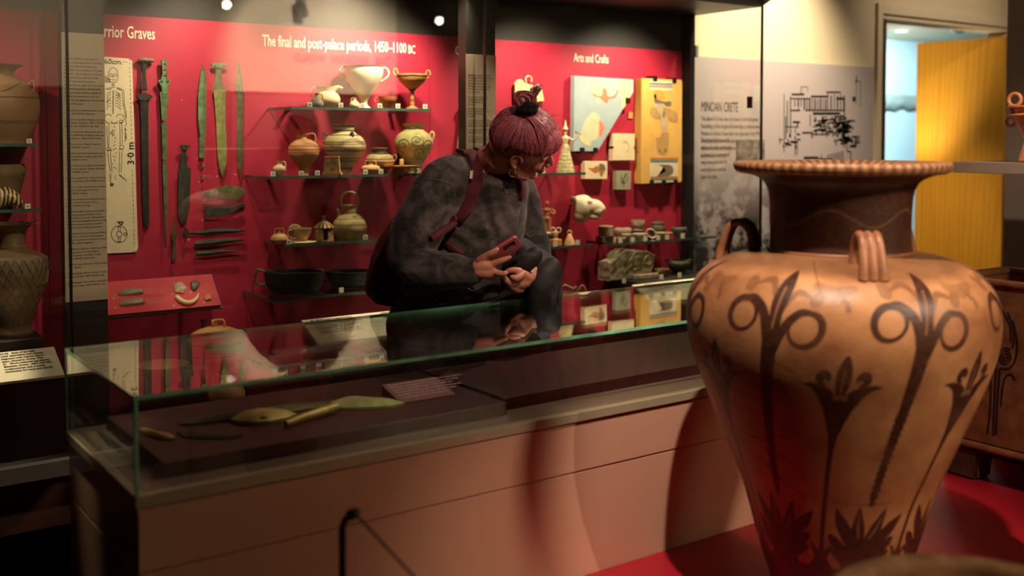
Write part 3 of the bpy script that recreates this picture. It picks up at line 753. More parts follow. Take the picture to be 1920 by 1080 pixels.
# wine-red plinth boards inside
M_WINE = mat('wine_red_board', C(66, 24, 27), 0.5, var=0.06)
pb = tag(obj('plinth_board', box((0.655, 2.155, 0.7345), (1.51, 2.60, 0.765), 0.001), M_WINE), 'low wine-red board under the bronze blades in the glass vitrine', 'plinth', 'wine-red boards in the vitrine')
pb2 = tag(obj('plinth_board', box((1.53, 2.20, 0.7345), (2.60, 2.60, 0.765), 0.001), M_WINE), 'empty wine-red board at the far end of the glass vitrine', 'plinth', 'wine-red boards in the vitrine')
# red platform
PX0, PY0, PZ = 0.97, 0.50, 0.31
pf = thing('red_platform', 'low deep red platform under the large painted jar', 'platform', (4, 1, 0))
obj('platform_body', box((PX0, PY0, 0.0), (4.98, VY0 + 0.003, PZ - 0.012)), M_REDFLOOR, pf, world=True)
xs = [PX0, 2.45, 3.55, 4.98]
for a, b in zip(xs, xs[1:]):
    for c_, d in ((PY0, 1.30), (1.30, VY0 + 0.003)):
        obj('platform_board', box((a + 0.001, c_ + 0.001, PZ - 0.0115), (b - 0.001, d - 0.001, PZ), 0.001), M_REDFLOOR, pf, world=True)
obj('platform_body', box((VX1 + 0.005, VY0 + 0.004, 0.0), (4.98, 3.0, PZ)), M_REDFLOOR, pf, world=True)

# ================================================================== things in the wall case
def banded(name, base, bands, h, rough=0.6, noise=0.02, var=0.12):
    """painted pottery: bands = [(z0, z1, colour)] as fractions of the height"""
    m, nt, N, L, B = newmat(name)
    tc = N.new('ShaderNodeTexCoord'); sp = N.new('ShaderNodeSeparateXYZ'); L.new(tc.outputs['Object'], sp.inputs[0])
    n = N.new('ShaderNodeTexNoise'); n.inputs['Scale'].default_value = 30; L.new(tc.outputs['Object'], n.inputs['Vector'])
    a = N.new('ShaderNodeMath'); a.operation = 'DIVIDE'; a.inputs[1].default_value = h; L.new(sp.outputs['Z'], a.inputs[0])
    b = N.new('ShaderNodeMath'); b.operation = 'MULTIPLY_ADD'; b.inputs[1].default_value = noise; L.new(n.outputs['Fac'], b.inputs[0]); L.new(a.outputs[0], b.inputs[2])
    b2 = N.new('ShaderNodeMath'); b2.operation = 'SUBTRACT'; b2.inputs[1].default_value = noise / 2; L.new(b.outputs[0], b2.inputs[0])
    cr = N.new('ShaderNodeValToRGB'); cr.color_ramp.interpolation = 'CONSTANT'
    e = cr.color_ramp.elements; e[0].position = 0; e[0].color = base; e.remove(e[1])
    for z0, z1, c in sorted(bands):
        x = e.new(max(0.001, z0)); x.color = c
        x = e.new(min(0.999, z1)); x.color = base
    L.new(b2.outputs[0], cr.inputs[0])
    n2 = N.new('ShaderNodeTexNoise'); n2.inputs['Scale'].default_value = 45; n2.inputs['Detail'].default_value = 5; L.new(tc.outputs['Object'], n2.inputs['Vector'])
    r = N.new('ShaderNodeMapRange'); r.inputs[3].default_value = 1 - var * 2; r.inputs[4].default_value = 1 + var; L.new(n2.outputs['Fac'], r.inputs[0])
    mx = N.new('ShaderNodeMix'); mx.data_type = 'RGBA'; mx.blend_type = 'MULTIPLY'; mx.inputs[0].default_value = 1
    L.new(cr.outputs[0], mx.inputs[6]); L.new(r.outputs[0], mx.inputs[7]); L.new(mx.outputs[2], B.inputs['Base Color'])
    B.inputs['Roughness'].default_value = rough
    bp = N.new('ShaderNodeBump'); bp.inputs['Strength'].default_value = 0.15; bp.inputs['Distance'].default_value = 0.002
    L.new(n2.outputs['Fac'], bp.inputs['Height']); L.new(bp.outputs[0], B.inputs['Normal'])
    return m
BUFF, DK, RED_P = C(208, 180, 126), C(74, 60, 38), C(150, 78, 44)
RV = Vector((R3.x, R3.y, 0)).normalized()           # sideways, as the visitors see the pots
def pot(name, label, cat, group, u, Y, z, prof, m, handles=(), hm=None, closed=False, n=40, wall=2.2, extra=None, smooth=60, k=4):
    """prof: (radius, height) in photo pixels from the foot up; handles: (points (side, height), radius px, turn)"""
    p = on(u, Y, z); s = mpp(p)
    t = thing(name, label, cat, p, group)
    pr = [(r * s, h * s) for r, h in smoothprof(prof, k)]
    pr[0] = (pr[0][0], 0.0003)
    pr = [(0, 0.0003)] + pr
    if not closed:
        inner = [(max(r - wall * s, 0.0005), h) for r, h in pr[2:]]
        top = pr[-1]
        pr = pr + [(max(top[0] - wall * s, 0.0005), top[1])] + [(r, h) for r, h in inner[::-1] if h > wall * s * 1.3]
        pr.append((0, max(wall * s, pr[-1][1] - 0.0005)))
    else:
        pr.append((0, pr[-1][1]))
    obj('body', lathe_bm(pr, n), m, t, smooth=smooth)
    for h in handles:
        pts, rad = h[0], h[1]; turn = h[2] if len(h) > 2 else 0; flat = h[3] if len(h) > 3 else 0.8
        c_, s_ = math.cos(turn), math.sin(turn)
        d = Vector((RV.x * c_ - RV.y * s_, RV.x * s_ + RV.y * c_, 0))
        P = smoothpath([d * (x * s) + Vector((0, 0, y * s)) for x, y in pts], 5)
        bm = bmesh.new(); tube(bm, P, rad * s, 8, flat)
        obj(h[4] if len(h) > 4 else 'handle', bm, hm or m, t, smooth=60)
    return t, s
G1, G2, G3 = 'vessels on the upper shelf', 'jars on the banded-jar shelf', 'vessels on the basket-jug shelf'
# --- shelf 1
t, s = pot('beaked_jug', 'pale buff jug with a beaked spout on the upper shelf, left of the white krater', 'jug', G1, 612, 3.80, Z1,
    [(14, 0), (16, 1), (24, 9), (26, 17), (22, 26), (17, 30), (18, 35), (20, 40)], M_CLAYPALE,
    [([(-17, 39), (-26, 38), (-30, 30), (-28, 20), (-22, 15)], 1.6)])
bm = bmesh.new(); P = smoothpath([RV * (12 * s) + Vector((0, 0, 34 * s)), RV * (22 * s) + Vector((0, 0, 39 * s)), RV * (31 * s) + Vector((0, 0, 37 * s))], 4)
tube(bm, P, [6 * s, 3.6 * s, 1.5 * s], 10); obj('spout', bm, M_CLAYPALE, t, smooth=60)
pot('small_jug', 'tiny mottled grey jug in front of the beaked jug', 'jug', G1, 594, 3.73, Z1,
    [(9, 0), (12, 3), (12.5, 8), (9, 15), (3.2, 20), (3, 24), (4.5, 27)], M_GREYCLAY, [([(3, 25), (9, 24), (11, 17), (10, 11)], 1.3, 0.15)])
pot('juglet', 'smallest cream juglet at the foot of the white krater', 'jug', G1, 665, 3.76, Z1,
    [(7, 0), (9.5, 3), (9.5, 8), (5, 13), (2.2, 16), (3, 20)], M_CLAYPALE, [([(2, 19), (-5, 19), (-7, 13), (-6, 8)], 1.1)])
pot('krater', 'large white two-handled stemmed krater on the upper shelf', 'vase', G1, 683, 3.80, Z1,
    [(13, 0), (12, 2), (7, 6), (5.5, 12), (9, 20), (18, 33), (27, 46), (34, 60), (36, 70), (35.5, 77), (38, 80)], mat('white_slip_clay', C(232, 214, 172), 0.6, var=0.06, scale=20, bump=0.1),
    [([(-33, 76), (-41, 77), (-46, 70), (-43, 60), (-31, 53)], 2.0), ([(33, 76), (41, 76), (46, 69), (44, 60), (32, 51)], 2.0)])
pot('teacup_bowl', 'orange one-handled clay cup between the white krater and the stemmed cup', 'cup', G1, 727, 3.77, Z1,
    [(7, 0), (6, 2), (11, 8), (16, 15), (18.5, 23)], M_TERRA, [([(-15, 21), (-23, 21), (-24, 15), (-17, 11), (-13, 11)], 1.2)])
kyl = banded('kylix_paint', C(190, 140, 72), [(0.03, 0.06, RED_P), (0.1, 0.13, RED_P), (0.2, 0.28, RED_P), (0.5, 0.56, DK), (0.88, 0.93, DK)], 72 * 0.00205, noise=0.05)
pot('stemmed_cup', 'tall brown painted stemmed cup with two looped handles', 'cup', G1, 773, 3.77, Z1,
    [(12, 0), (11, 3), (4.5, 6), (4, 12), (4, 30), (5, 35), (14, 43), (24, 53), (28, 62), (28.5, 66)], kyl,
    [([(-27, 58), (-33, 66), (-35, 73), (-30, 76), (-27, 70), (-27, 61)], 1.7), ([(27, 57), (33, 62), (34, 69), (30, 73), (26, 69), (27, 61)], 1.7)])
# --- shelf 2
pot('small_jug', 'little buff jug at the near end of the banded-jar shelf', 'jug', G2, 524, 3.74, Z2,
    [(5, 0), (7, 2), (12, 10), (11.5, 16), (6, 20), (5, 24), (7, 27)], M_CLAYPALE, [([(4, 25), (10, 26), (12, 20), (10, 14)], 1.5)])
sj = banded('stirrup_jar_paint', C(214, 156, 96), [(0.55, 0.57, RED_P), (0.6, 0.63, RED_P), (0.7, 0.72, RED_P)], 76 * 0.00205)
t, s = pot('stirrup_jar', 'orange-buff stirrup jar tapering to a narrow foot', 'jar', G2, 570, 3.78, Z2,
    [(9, 0), (8, 4), (10, 12), (18, 24), (27, 36), (29, 45), (26, 56), (17, 64), (6, 68), (5, 74), (8, 76)], sj,
    [([(4, 75), (18, 77), (22, 70), (21, 60)], 1.9)], closed=False)
bm = bmesh.new(); q = RV * (-9 * s); tube(bm, [q + Vector((0, 0, 62 * s)), q + Vector((0, 0, 75 * s)), q + Vector((0, 0, 76 * s))], [4 * s, 4 * s, 5 * s], 12); obj('spout', bm, sj, t, smooth=60)
bj = banded('banded_jar_paint', C(212, 186, 132), [(0.08, 0.14, RED_P), (0.24, 0.27, DK), (0.3, 0.33, RED_P), (0.46, 0.49, DK), (0.52, 0.535, DK), (0.60, 0.62, DK), (0.64, 0.66, DK), (0.78, 0.8, DK), (0.86, 0.9, C(90, 72, 44)), (0.955, 0.995, DK)], 94 * 0.00205)
pot('banded_jar', 'large pale jar with dark bands and three shoulder handles', 'jar', G2, 646, 3.80, Z2,
    [(14, 0), (13, 4), (17, 14), (30, 30), (39, 45), (39.5, 56), (33, 68), (23, 75), (19, 79), (19, 89), (22, 92)], bj,
    [([(-33, 62), (-40, 70), (-38, 76), (-31, 71)], 2.2), ([(18, 64), (25, 74), (31, 76), (30, 64)], 2.6, -0.9)], hm=mat('dark_slip', C(78, 70, 46), 0.55))
t = thing('house_model', 'small upright clay chest model with painted sides before the banded jar', 'box', on(623, 3.71, Z2), G2)
s = mpp(on(623, 3.71, Z2))
def frame_box(cx, w0, w1, z0, z1, d):
    bm = bmesh.new(); a = []
    for (w_, z) in ((w0, z0), (w1, z1)):
        a.append([bm.verts.new(RV * (sx * w_ * s) + Vector((0.58, 0.82, 0)) * (sy * d * s) + Vector((0, 0, z * s))) for sx, sy in ((-1, -1), (1, -1), (1, 1), (-1, 1))])
    bm.faces.new(a[0][::-1]); bm.faces.new(a[1])
    for i in range(4): bm.faces.new((a[0][i], a[0][(i+1) % 4], a[1][(i+1) % 4], a[1][i]))
    return bm
hp = mat('painted_clay_panels', C(170, 136, 84), 0.65, var=0.55, scale=55, bump=0.2)
obj('wall_block', frame_box(0, 15.5, 12.5, 1, 32, 8), hp, t); obj('base_slab', frame_box(0, 17.5, 17, 0.2, 5, 10), M_CLAY, t); obj('top_slab', frame_box(0, 13.5, 13, 32.1, 34.5, 9), M_CLAY, t)
t, s = pot('low_stirrup_jar', 'squat orange banded stirrup jar with tiny handles', 'jar', G2, 695, 3.73, Z2,
    [(12, 0), (17, 5), (18.5, 10), (14, 15), (5, 17), (4, 20), (4, 24), (6, 25)], banded('squat_paint', C(216, 166, 108), [(0.3, 0.34, RED_P), (0.45, 0.5, RED_P)], 25 * 0.002),
    [([(-3, 24), (-9, 23), (-10, 16)], 1.5), ([(3, 24), (9, 23), (10, 16)], 1.5)])
pot('squat_jar', 'squat buff jar with a dark neck behind the low stirrup jar', 'jar', G2, 712, 3.81, Z2,
    [(14, 0), (16, 5), (26, 16), (28, 23), (22, 33), (15, 37), (14, 43), (16, 47)], banded('squat_dark_paint', C(196, 164, 108), [(0.2, 0.23, DK), (0.42, 0.46, DK), (0.55, 0.58, DK), (0.76, 0.98, C(66, 52, 34))], 47 * 0.0021, noise=0.05),
    [([(23, 30), (30, 34), (31, 27), (27, 22)], 1.5), ([(-20, 28), (-20, 36), (-13, 36), (-12, 28)], 1.8, 0.7)])
t, s = pot('lamp_dish', 'flat clay lamp dish on a low stem beside the octopus jar', 'dish', G2, 753, 3.70, Z2,
    [(11, 0), (11, 3), (7, 6), (8, 9), (30, 12), (33, 14.5)], M_CLAY, [], n=36)
bm = bmesh.new(); add_box(bm, (-3.5 * s, -3 * s, 13 * s), (3.5 * s, 3 * s, 27 * s), 1.5 * s, 2); obj('upright_lug', bm, M_CLAYPALE, t, smooth=60)
oj = banded('octopus_jar_paint', C(190, 172, 112), [(0.1, 0.13, DK), (0.3, 0.31, DK), (0.955, 0.99, DK)], 88 * 0.0021, noise=0.06, var=0.2)
t, s = pot('octopus_jar', 'large greenish-buff jar with swirling octopus arms and side handles', 'jar', G2, 776, 3.80, Z2,
    [(15, 0), (13, 4), (16, 14), (26, 30), (34, 46), (36, 56), (31, 69), (22, 76), (18, 80), (18, 87), (22, 91)], oj,
    [([(30, 68), (34, 76), (38, 70), (35, 58)], 2.0), ([(-4, 72), (-2, 80), (2, 76), (3, 62)], 3.2, -1.35)])
# painted octopus arms lying on the jar wall
def on_lathe(prof_m, a, h, lift=0.0008):
    hs = [q[1] for q in prof_m]; rs = [q[0] for q in prof_m]
    r = float(np.interp(h, hs, rs)) + lift
    return Vector((r * math.cos(a), r * math.sin(a), h))
pm = [(r * s, h * s) for r, h in smoothprof([(15, 0), (13, 4), (16, 14), (26, 30), (34, 46), (36, 56), (31, 69), (22, 76)], 4)]
a0 = math.atan2(-F3.y, -F3.x)
bm = bmesh.new()
for (da, h0, sg) in ((-0.5, 52, 1), (0.25, 60, -1), (0.9, 50, 1), (-1.0, 40, -1), (0.4, 34, 1)):
    pts = []
    for i in range(40):
        tt = i / 39; rr_ = 0.34 * (1 - tt) + 0.04
        ang = sg * tt * 10
        pts.append(on_lathe(pm, a0 + da + rr_ * math.cos(ang), (h0 + rr_ * 30 * math.sin(ang)) * s))
    tube(bm, pts, [0.0016, 0.0007], 5)
obj('painted_arms', bm, mat('brown_slip_paint', C(84, 74, 40), 0.6), t, smooth=60, kind='stuff')
# --- shelf 3
pot('low_stirrup_jar', 'small buff stirrup jar at the corner of the basket-jug shelf', 'jar', G3, 524, 3.74, Z3,
    [(10, 0), (16, 6), (16.5, 12), (10, 19), (3, 21), (3, 29), (5, 30)], banded('little_jar_paint', C(206, 162, 100), [(0.2, 0.24, RED_P), (0.42, 0.46, RED_P)], 30 * 0.002),
    [([(2, 29), (8, 28), (9, 19)], 1.5), ([(-2, 29), (-8, 28), (-9, 19)], 1.5)])
pot('cup_on_dish', 'one-handled buff cup standing in a shallow dish', 'cup', G3, 567, 3.76, Z3,
    [(24, 0), (26, 1.5), (12, 3), (10, 5), (15, 16), (18, 26)], M_CLAYPALE, [([(-15, 22), (-24, 22), (-27, 14), (-20, 7), (-12, 7)], 1.8)])
pot('twisted_knob', 'dim buff clay knob piece behind the cup', 'vessel', G3, 553, 3.85, Z3,
    [(11, 0), (9, 6), (4, 12), (12, 20), (10, 26), (3, 30)], M_CLAYPALE, [])
# round hut model with striped conical roof
t = thing('hut_model', 'round clay hut model with a striped conical roof and an open doorway', 'model', on(608, 3.76, Z3), G3)
s = mpp(on(608, 3.76, Z3))
bm = bmesh.new(); nW = 36; rw = 17.5
a_open = math.atan2(-F3.y, -F3.x) + 0.35
for z0, z1, ro in ((0.2, 2.5, 18.5), (2.5, 24, 17.5)):
    for i in range(nW):
        a = 2 * PI * i / nW; b = 2 * PI * (i + 1) / nW; mid = (a + b) / 2
        if z1 > 3 and abs((mid - a_open + PI) % (2 * PI) - PI) < 0.34: continue
        P = [(ro, a, z0), (ro, b, z0), (ro, b, z1), (ro, a, z1), (ro - 2.5, a, z0), (ro - 2.5, b, z0), (ro - 2.5, b, z1), (ro - 2.5, a, z1)]
        V = [bm.verts.new((r * s * math.cos(q), r * s * math.sin(q), z * s)) for r, q, z in P]
        for f in ((0,1,2,3),(7,6,5,4),(0,4,5,1),(3,2,6,7),(0,3,7,4),(1,5,6,2)): bm.faces.new([V[k] for k in f])
bmesh.ops.remove_doubles(bm, verts=bm.verts, dist=1e-6)
obj('round_wall', bm, hp, t)
bm = lathe_bm([(18.5 * s, 24 * s), (20 * s, 25.5 * s), (10 * s, 34 * s), (3 * s, 38 * s), (2 * s, 44 * s), (5 * s, 46 * s), (0, 46.5 * s)], 36)
m, nt, N, L, B = newmat('striped_roof_paint'); tc = N.new('ShaderNodeTexCoord'); gr = N.new('ShaderNodeTexGradient'); gr.gradient_type = 'RADIAL'
L.new(tc.outputs['Object'], gr.inputs[0]); mm = N.new('ShaderNodeMath'); mm.operation = 'MULTIPLY'; mm.inputs[1].default_value = 14 * 2 * PI; L.new(gr.outputs['Fac'], mm.inputs[0])
sn = N.new('ShaderNodeMath'); sn.operation = 'SINE'; L.new(mm.outputs[0], sn.inputs[0]); gt = N.new('ShaderNodeMath'); gt.operation = 'GREATER_THAN'; gt.inputs[1].default_value = 0.1; L.new(sn.outputs[0], gt.inputs[0])
mx = N.new('ShaderNodeMix'); mx.data_type = 'RGBA'; mx.inputs[6].default_value = C(206, 170, 110); mx.inputs[7].default_value = C(80, 58, 36); L.new(gt.outputs[0], mx.inputs[0]); L.new(mx.outputs[2], B.inputs['Base Color']); B.inputs['Roughness'].default_value = .6
obj('conical_roof', bm, m, t, smooth=40)
bjg = banded('basket_jug_paint', C(206, 172, 112), [(0.38, 0.4, DK), (0.42, 0.43, DK), (0.56, 0.58, C(120, 88, 50)), (0.74, 0.76, DK), (0.975, 1.0, DK)], 66 * 0.0021, noise=0.03)
t, s = pot('basket_handled_jug', 'tall buff jug with an arched basket handle and a tubular side spout', 'jug', G3, 656, 3.79, Z3,
    [(22, 0), (25, 3), (31, 14), (32, 24), (28, 34), (20, 43), (16, 47), (15, 60), (17, 63)], bjg,
    [([(-15, 60), (-15, 76), (-7, 86), (7, 86), (15, 76), (15, 60)], 2.6)])
bm = bmesh.new(); tube(bm, [RV * (-18 * s) + Vector((0, -2 * s, 36 * s)), RV * (-25 * s) + Vector((0, -4 * s, 56 * s))], [5 * s, 3.2 * s], 12); obj('spout', bm, bjg, t, smooth=60)
# --- shelf 4: bronze pans
def pan(u, Y, z, a, b, h, label, handle=True):
    p = on(u, Y, z); s = mpp(p)
    t = thing('bronze_pan', label, 'pan', p, 'dark bronze pans on the low shelf')
    pr = smoothprof([(a * 0.75, 0), (a * 0.9, h * .3), (a * 0.97, h * 0.75), (a, h)], 4)
    pr = [(0, 0.1)] + pr + [(a - 1.5, h + .4)] + [(r - 2.2, hh) for r, hh in pr[::-1] if hh > 2] + [(0, 2.4)]
    bm = lathe_bm([(r * s, hh * s) for r, hh in pr], 56)
    for v in bm.verts:
        d = Vector((v.co.x, v.co.y)); x = d.dot(Vector((RV.x, RV.y))); y = d.dot(Vector((-RV.y, RV.x))) * b
        v.co.x = RV.x * x - RV.y * y; v.co.y = RV.y * x + RV.x * y
        v.co.z += 0.0012 * math.sin(x * 60)
    obj('basin', bm, M_BRONZE_B, t, smooth=50)
    if handle:
        P = smoothpath([RV * (-a * .95 * s) + Vector((0, 0, h * .95 * s)), RV * (-(a + 12) * s) + Vector((0, 0, h * 1.05 * s)), RV * (-(a + 17) * s) + Vector((0, 0, h * .6 * s)), RV * (-(a + 6) * s) + Vector((0, 0, h * .35 * s)), RV * (-a * .9 * s) + Vector((0, 0, h * .4 * s))], 5)
        bm = bmesh.new(); tube(bm, P, 2.3 * s, 8); obj('handle', bm, mat('worn_bronze_handle', C(92, 104, 60), 0.5, metal=0.4, var=0.3), t, smooth=60)
pan(552, 3.745, Z4, 57, 0.62, 40, 'dark bronze pan with a loop handle on the low shelf')
pan(662, 3.76, Z4, 52, 0.58, 29, 'shallower dark bronze pan beside the visitor')
# --- case floor
ZB0 = 0.607
def block(x, y, z0, z1, sx, sy, label, m=M_PLINTH):
    return tag(obj('display_block', box((x - sx, y - sy, z0), (x + sx, y + sy, z1), 0.001), m), label, 'plinth', 'display blocks on the case floor')
p = on(405, 3.70, ZB0); block(p.x, p.y, ZDECK, ZB0, 0.09, 0.08, 'dark block under the octopus stirrup jar', M_WINE)
sj2 = banded('floor_jar_paint', C(202, 152, 84), [(0.3, 0.33, DK), (0.38, 0.4, DK), (0.55, 0.58, DK), (0.7, 0.73, RED_P)], 84 * 0.0019, noise=0.16)
t, s = pot('octopus_stirrup_jar', 'golden stirrup jar with wavy bands on the case floor under the red tablet board', 'jar', None, 405, 3.70, ZB0,
    [(30, 0), (32, 3), (46, 18), (54, 36), (52, 54), (38, 68), (16, 75), (5, 77), (5, 86), (8, 88)], sj2,
    [([(0, 87), (13, 88), (17, 80), (15, 70)], 3.0), ([(0, 87), (-8, 86), (-8, 78), (-6, 74)], 3.0, 1.2)])
bm = bmesh.new(); q = RV * (-22 * s); tube(bm, [q + Vector((0, 0, 66 * s)), q + Vector((0, 0, 84 * s)), q + Vector((0, 0, 88 * s))], [5 * s, 4 * s, 9 * s], 14); obj('spout', bm, M_BRONZE_B, t, smooth=60)
p = on(305, 3.62, 0.57); block(p.x, p.y, ZDECK, 0.57, 0.085, 0.06, 'dark block under the wide shallow bowl', M_WINE)
pot('wide_bowl', 'wide shallow buff bowl with a small lug on the case floor', 'bowl', None, 305, 3.63, 0.57,
    [(18, 0), (17, 4), (28, 22), (42, 38), (48, 46)], M_CLAY, [([(44, 40), (56, 42), (56, 36), (42, 34)], 2.0)])
t, s = pot('spouted_jug', 'small orange jug with a tubular spout on the case floor, left of the stirrup jar', 'jug', None, 425, 3.56, 0.50,
    [(22, 0), (30, 8), (34, 20), (28, 34), (12, 42), (8, 46), (8, 52), (10, 54)], M_CLAY, [([(-8, 52), (-20, 56), (-26, 44), (-24, 34)], 3.4)])
p = on(425, 3.56, 0.5); block(p.x, p.y, ZDECK, 0.5, 0.06, 0.05, 'low dark block under the spouted jug', M_WINE)
bm = bmesh.new(); tube(bm, [RV * (12 * s) + Vector((0, 0, 38 * s)), RV * (30 * s) + Vector((0, 0, 50 * s))], [6 * s, 7 * s], 12); obj('spout', bm, M_CLAY, t, smooth=60)
# --- number tags
def number_tag(u, Y, z, s, num=None):
    p = on(u, Y, z)
    t = thing('number_tag', s, 'tag', p, 'little ivory number tags on the shelves')
    k = mpp(p)
    h = 9 * k; w_ = 4.8 * k
    obj('card', box((-w_, -0.001, 0.0002), (w_, 0.001, h)), M_LABEL, t)
    if num: text(num, (p.x - w_ * 0.62, p.y - 0.0015, z + h * 0.25), h * 0.62, M_INK, t, name='number')
tg = lambda w_: 'ivory number tag ' + w_
for u, n_, d in ((581, '25', 'before the tiny mottled jug'), (639, '26', 'between the beaked jug and the juglet'), (680, '27', 'before the foot of the white krater'), (712, '28', 'left of the orange cup'), (746, '29', 'left of the stemmed cup'), (797, '30', 'right of the stemmed cup')):
    number_tag(u, 3.695, Z1, tg(d), n_)
for u, n_, d in ((512, '31', 'before the little buff jug'), (565, '32', 'before the tapering stirrup jar'), (595, '33', 'left of the clay chest model'), (685, '35', 'before the squat stirrup jar'), (714, '36', 'before the lamp dish'), (781, '37', 'before the octopus jar')):
    number_tag(u, 3.695, Z2, tg(d), n_)
number_tag(542, 3.712, Z3, tg('99 before the cup in its dish'), '99'); number_tag(685, 3.712, Z3, tg('right of the basket-handled jug'), '38'); number_tag(640, 3.64, Z4, tg('between the two bronze pans'), None)
number_tag(55, 3.695, ZL1, tg('41 beside the tall buff jar'), '41'); number_tag(52, 3.695, ZL2, tg('50 beside the striped shell'), '50')

# ------------------------------------------------------------------ far left bay
GL = 'pottery in the far end bay'
tb = banded('tall_jar_paint', C(150, 116, 78), [(0.24, 0.28, C(128, 96, 62)), (0.55, 0.57, C(100, 72, 46))], 146 * 0.0018)
t, s = pot('tall_storage_jar', 'tall buff storage jar with a rope moulding and looped handle on the far end shelf', 'jar', GL, 2, 3.78, ZL1,
    [(48, 0), (50, 8), (60, 30), (67, 55), (68, 78), (62, 98), (44, 116), (27, 124), (24, 132), (30, 140), (42, 147)], tb,
    [([(52, 108), (62, 118), (64, 104), (60, 92)], 2.4)])
bm = bmesh.new(); a0_ = math.atan2(-F3.y, -F3.x)
pm = [(r * s, h * s) for r, h in smoothprof([(62, 98), (44, 116), (27, 124)], 5)][::-1]
pts = []
for i in range(30):
    a = a0_ + (-0.6 + 1.9 * i / 29); h = (104 + 9 * math.cos((i / 29) * PI * 2)) * s
    r = float(np.interp(-h, [-q[1] for q in pm], [q[0] for q in pm])); pts.append((r * math.cos(a), r * math.sin(a), h))
tube(bm, pts, 2.0 * s, 6); obj('rope_moulding', bm, tb, t, smooth=60)
pot('leaf_painted_rhyton', 'dim buff vessel painted with pointed leaves at the back of the far end bay', 'vessel', GL, 10, 3.83, ZL2,
    [(16, 0), (20, 10), (27, 28), (32, 48), (38, 66), (34, 80)], mat('leafy_clay', C(120, 96, 66), 0.7, var=0.35, scale=18), [([(30, 60), (40, 70), (36, 50)], 2)])
# striped shell-shaped rhyton
t = thing('striped_shell', 'yellow and black striped shell-shaped vessel on the far end shelf', 'vessel', on(12, 3.74, ZL2), GL)
s = mpp(on(12, 3.74, ZL2))
m, nt, N, L, B = newmat('striped_shell_paint'); tc = N.new('ShaderNodeTexCoord'); wv = N.new('ShaderNodeTexWave'); wv.inputs['Scale'].default_value = 24; wv.inputs['Distortion'].default_value = 5
L.new(tc.outputs['Object'], wv.inputs[0]); cr = N.new('ShaderNodeValToRGB'); cr.color_ramp.elements[0].position = .35; cr.color_ramp.elements[1].position = .5
cr.color_ramp.elements[0].color = C(56, 46, 26); cr.color_ramp.elements[1].color = C(206, 176, 104); L.new(wv.outputs['Fac'], cr.inputs[0]); L.new(cr.outputs[0], B.inputs['Base Color']); B.inputs['Roughness'].default_value = .4
bm = bmesh.new(); P = smoothpath([Vector((-20 * s, 0, 18 * s)), Vector((0, 0, 22 * s)), RV * (16 * s) + Vector((0, 0, 18 * s)), RV * (27 * s) + Vector((0, 0, 7 * s))], 5)
tube(bm, P, [18 * s, 19 * s, 12 * s, 5 * s], 16); obj('shell', bm, m, t, smooth=60)
bm = bmesh.new()
for k_ in range(6):
    c_ = P[min(len(P) - 1, 2 + 2 * k_)]
    ellipsoid(bm, c_ + Vector((0, -0.006, 10 * s * (1 - k_ / 8))), (0.006, 0.006, 0.004), None, 8, 6)
obj('knobs', bm, m, t, smooth=60, kind='stuff')
bm = bmesh.new(); add_box(bm, (24 * s - .004, -.01, 0.0), (24 * s + .01, .01, 18 * s), .002); obj('stand', bm, M_BRONZE_BR, t)
# woven-pattern jar on a black block
ZW = zsh(40, 629, 3.70)
tag(obj('display_block', box((-0.30, 3.622, ZDECK), (at(84, 622, Y=3.62).x, 3.86, ZW), 0.002), M_PLINTH), 'broad black block under the woven-pattern jar', 'plinth', 'display blocks on the case floor')
wj = mat('brown_grey_clay', C(120, 98, 68), 0.55, var=0.3, scale=14, bump=0.2)
prW = [(31, 0), (32, 6), (28, 14), (30, 30), (42, 60), (53, 90), (58, 115), (58, 138), (52, 150), (34, 158), (25, 162), (25, 166), (22, 170), (20, 186), (30, 204), (48, 210)]
t, s = pot('woven_pattern_jar', 'large brown jar with raised woven lattice on its shoulder', 'jar', GL, 28, 3.72, ZW, prW, wj, [])
pm = [(r * s, h * s) for r, h in smoothprof(prW, 4)][:45]
bm = bmesh.new(); a0_ = math.atan2(-F3.y, -F3.x)
for i in range(26):
    for sg in (-1, 1):
        pts = []
        for j in range(9):
            tt = j / 8; a = a0_ + 2 * PI * i / 26 + sg * (tt - .5) * 0.42; h = (96 + 50 * tt) * s
            over = 0.0022 + 0.0014 * math.sin(tt * PI * 2 + (0 if sg > 0 else PI))
            pts.append(on_lathe(pm, a, h, over))
        tube(bm, pts, [0.0024] * 9, 5)
obj('lattice_relief', bm, wj, t, smooth=60, kind='stuff')
bm = bmesh.new()
for i in range(18):
    for sg in (-1, 1):
        pts = [on_lathe(pm, a0_ + 2 * PI * i / 18 + sg * (j / 8 - .5) * 0.9, (20 + 74 * j / 8) * s, 0.001) for j in range(9)]
        tube(bm, pts, 0.0014, 4)
obj('incised_lattice', bm, wj, t, smooth=60, kind='stuff')

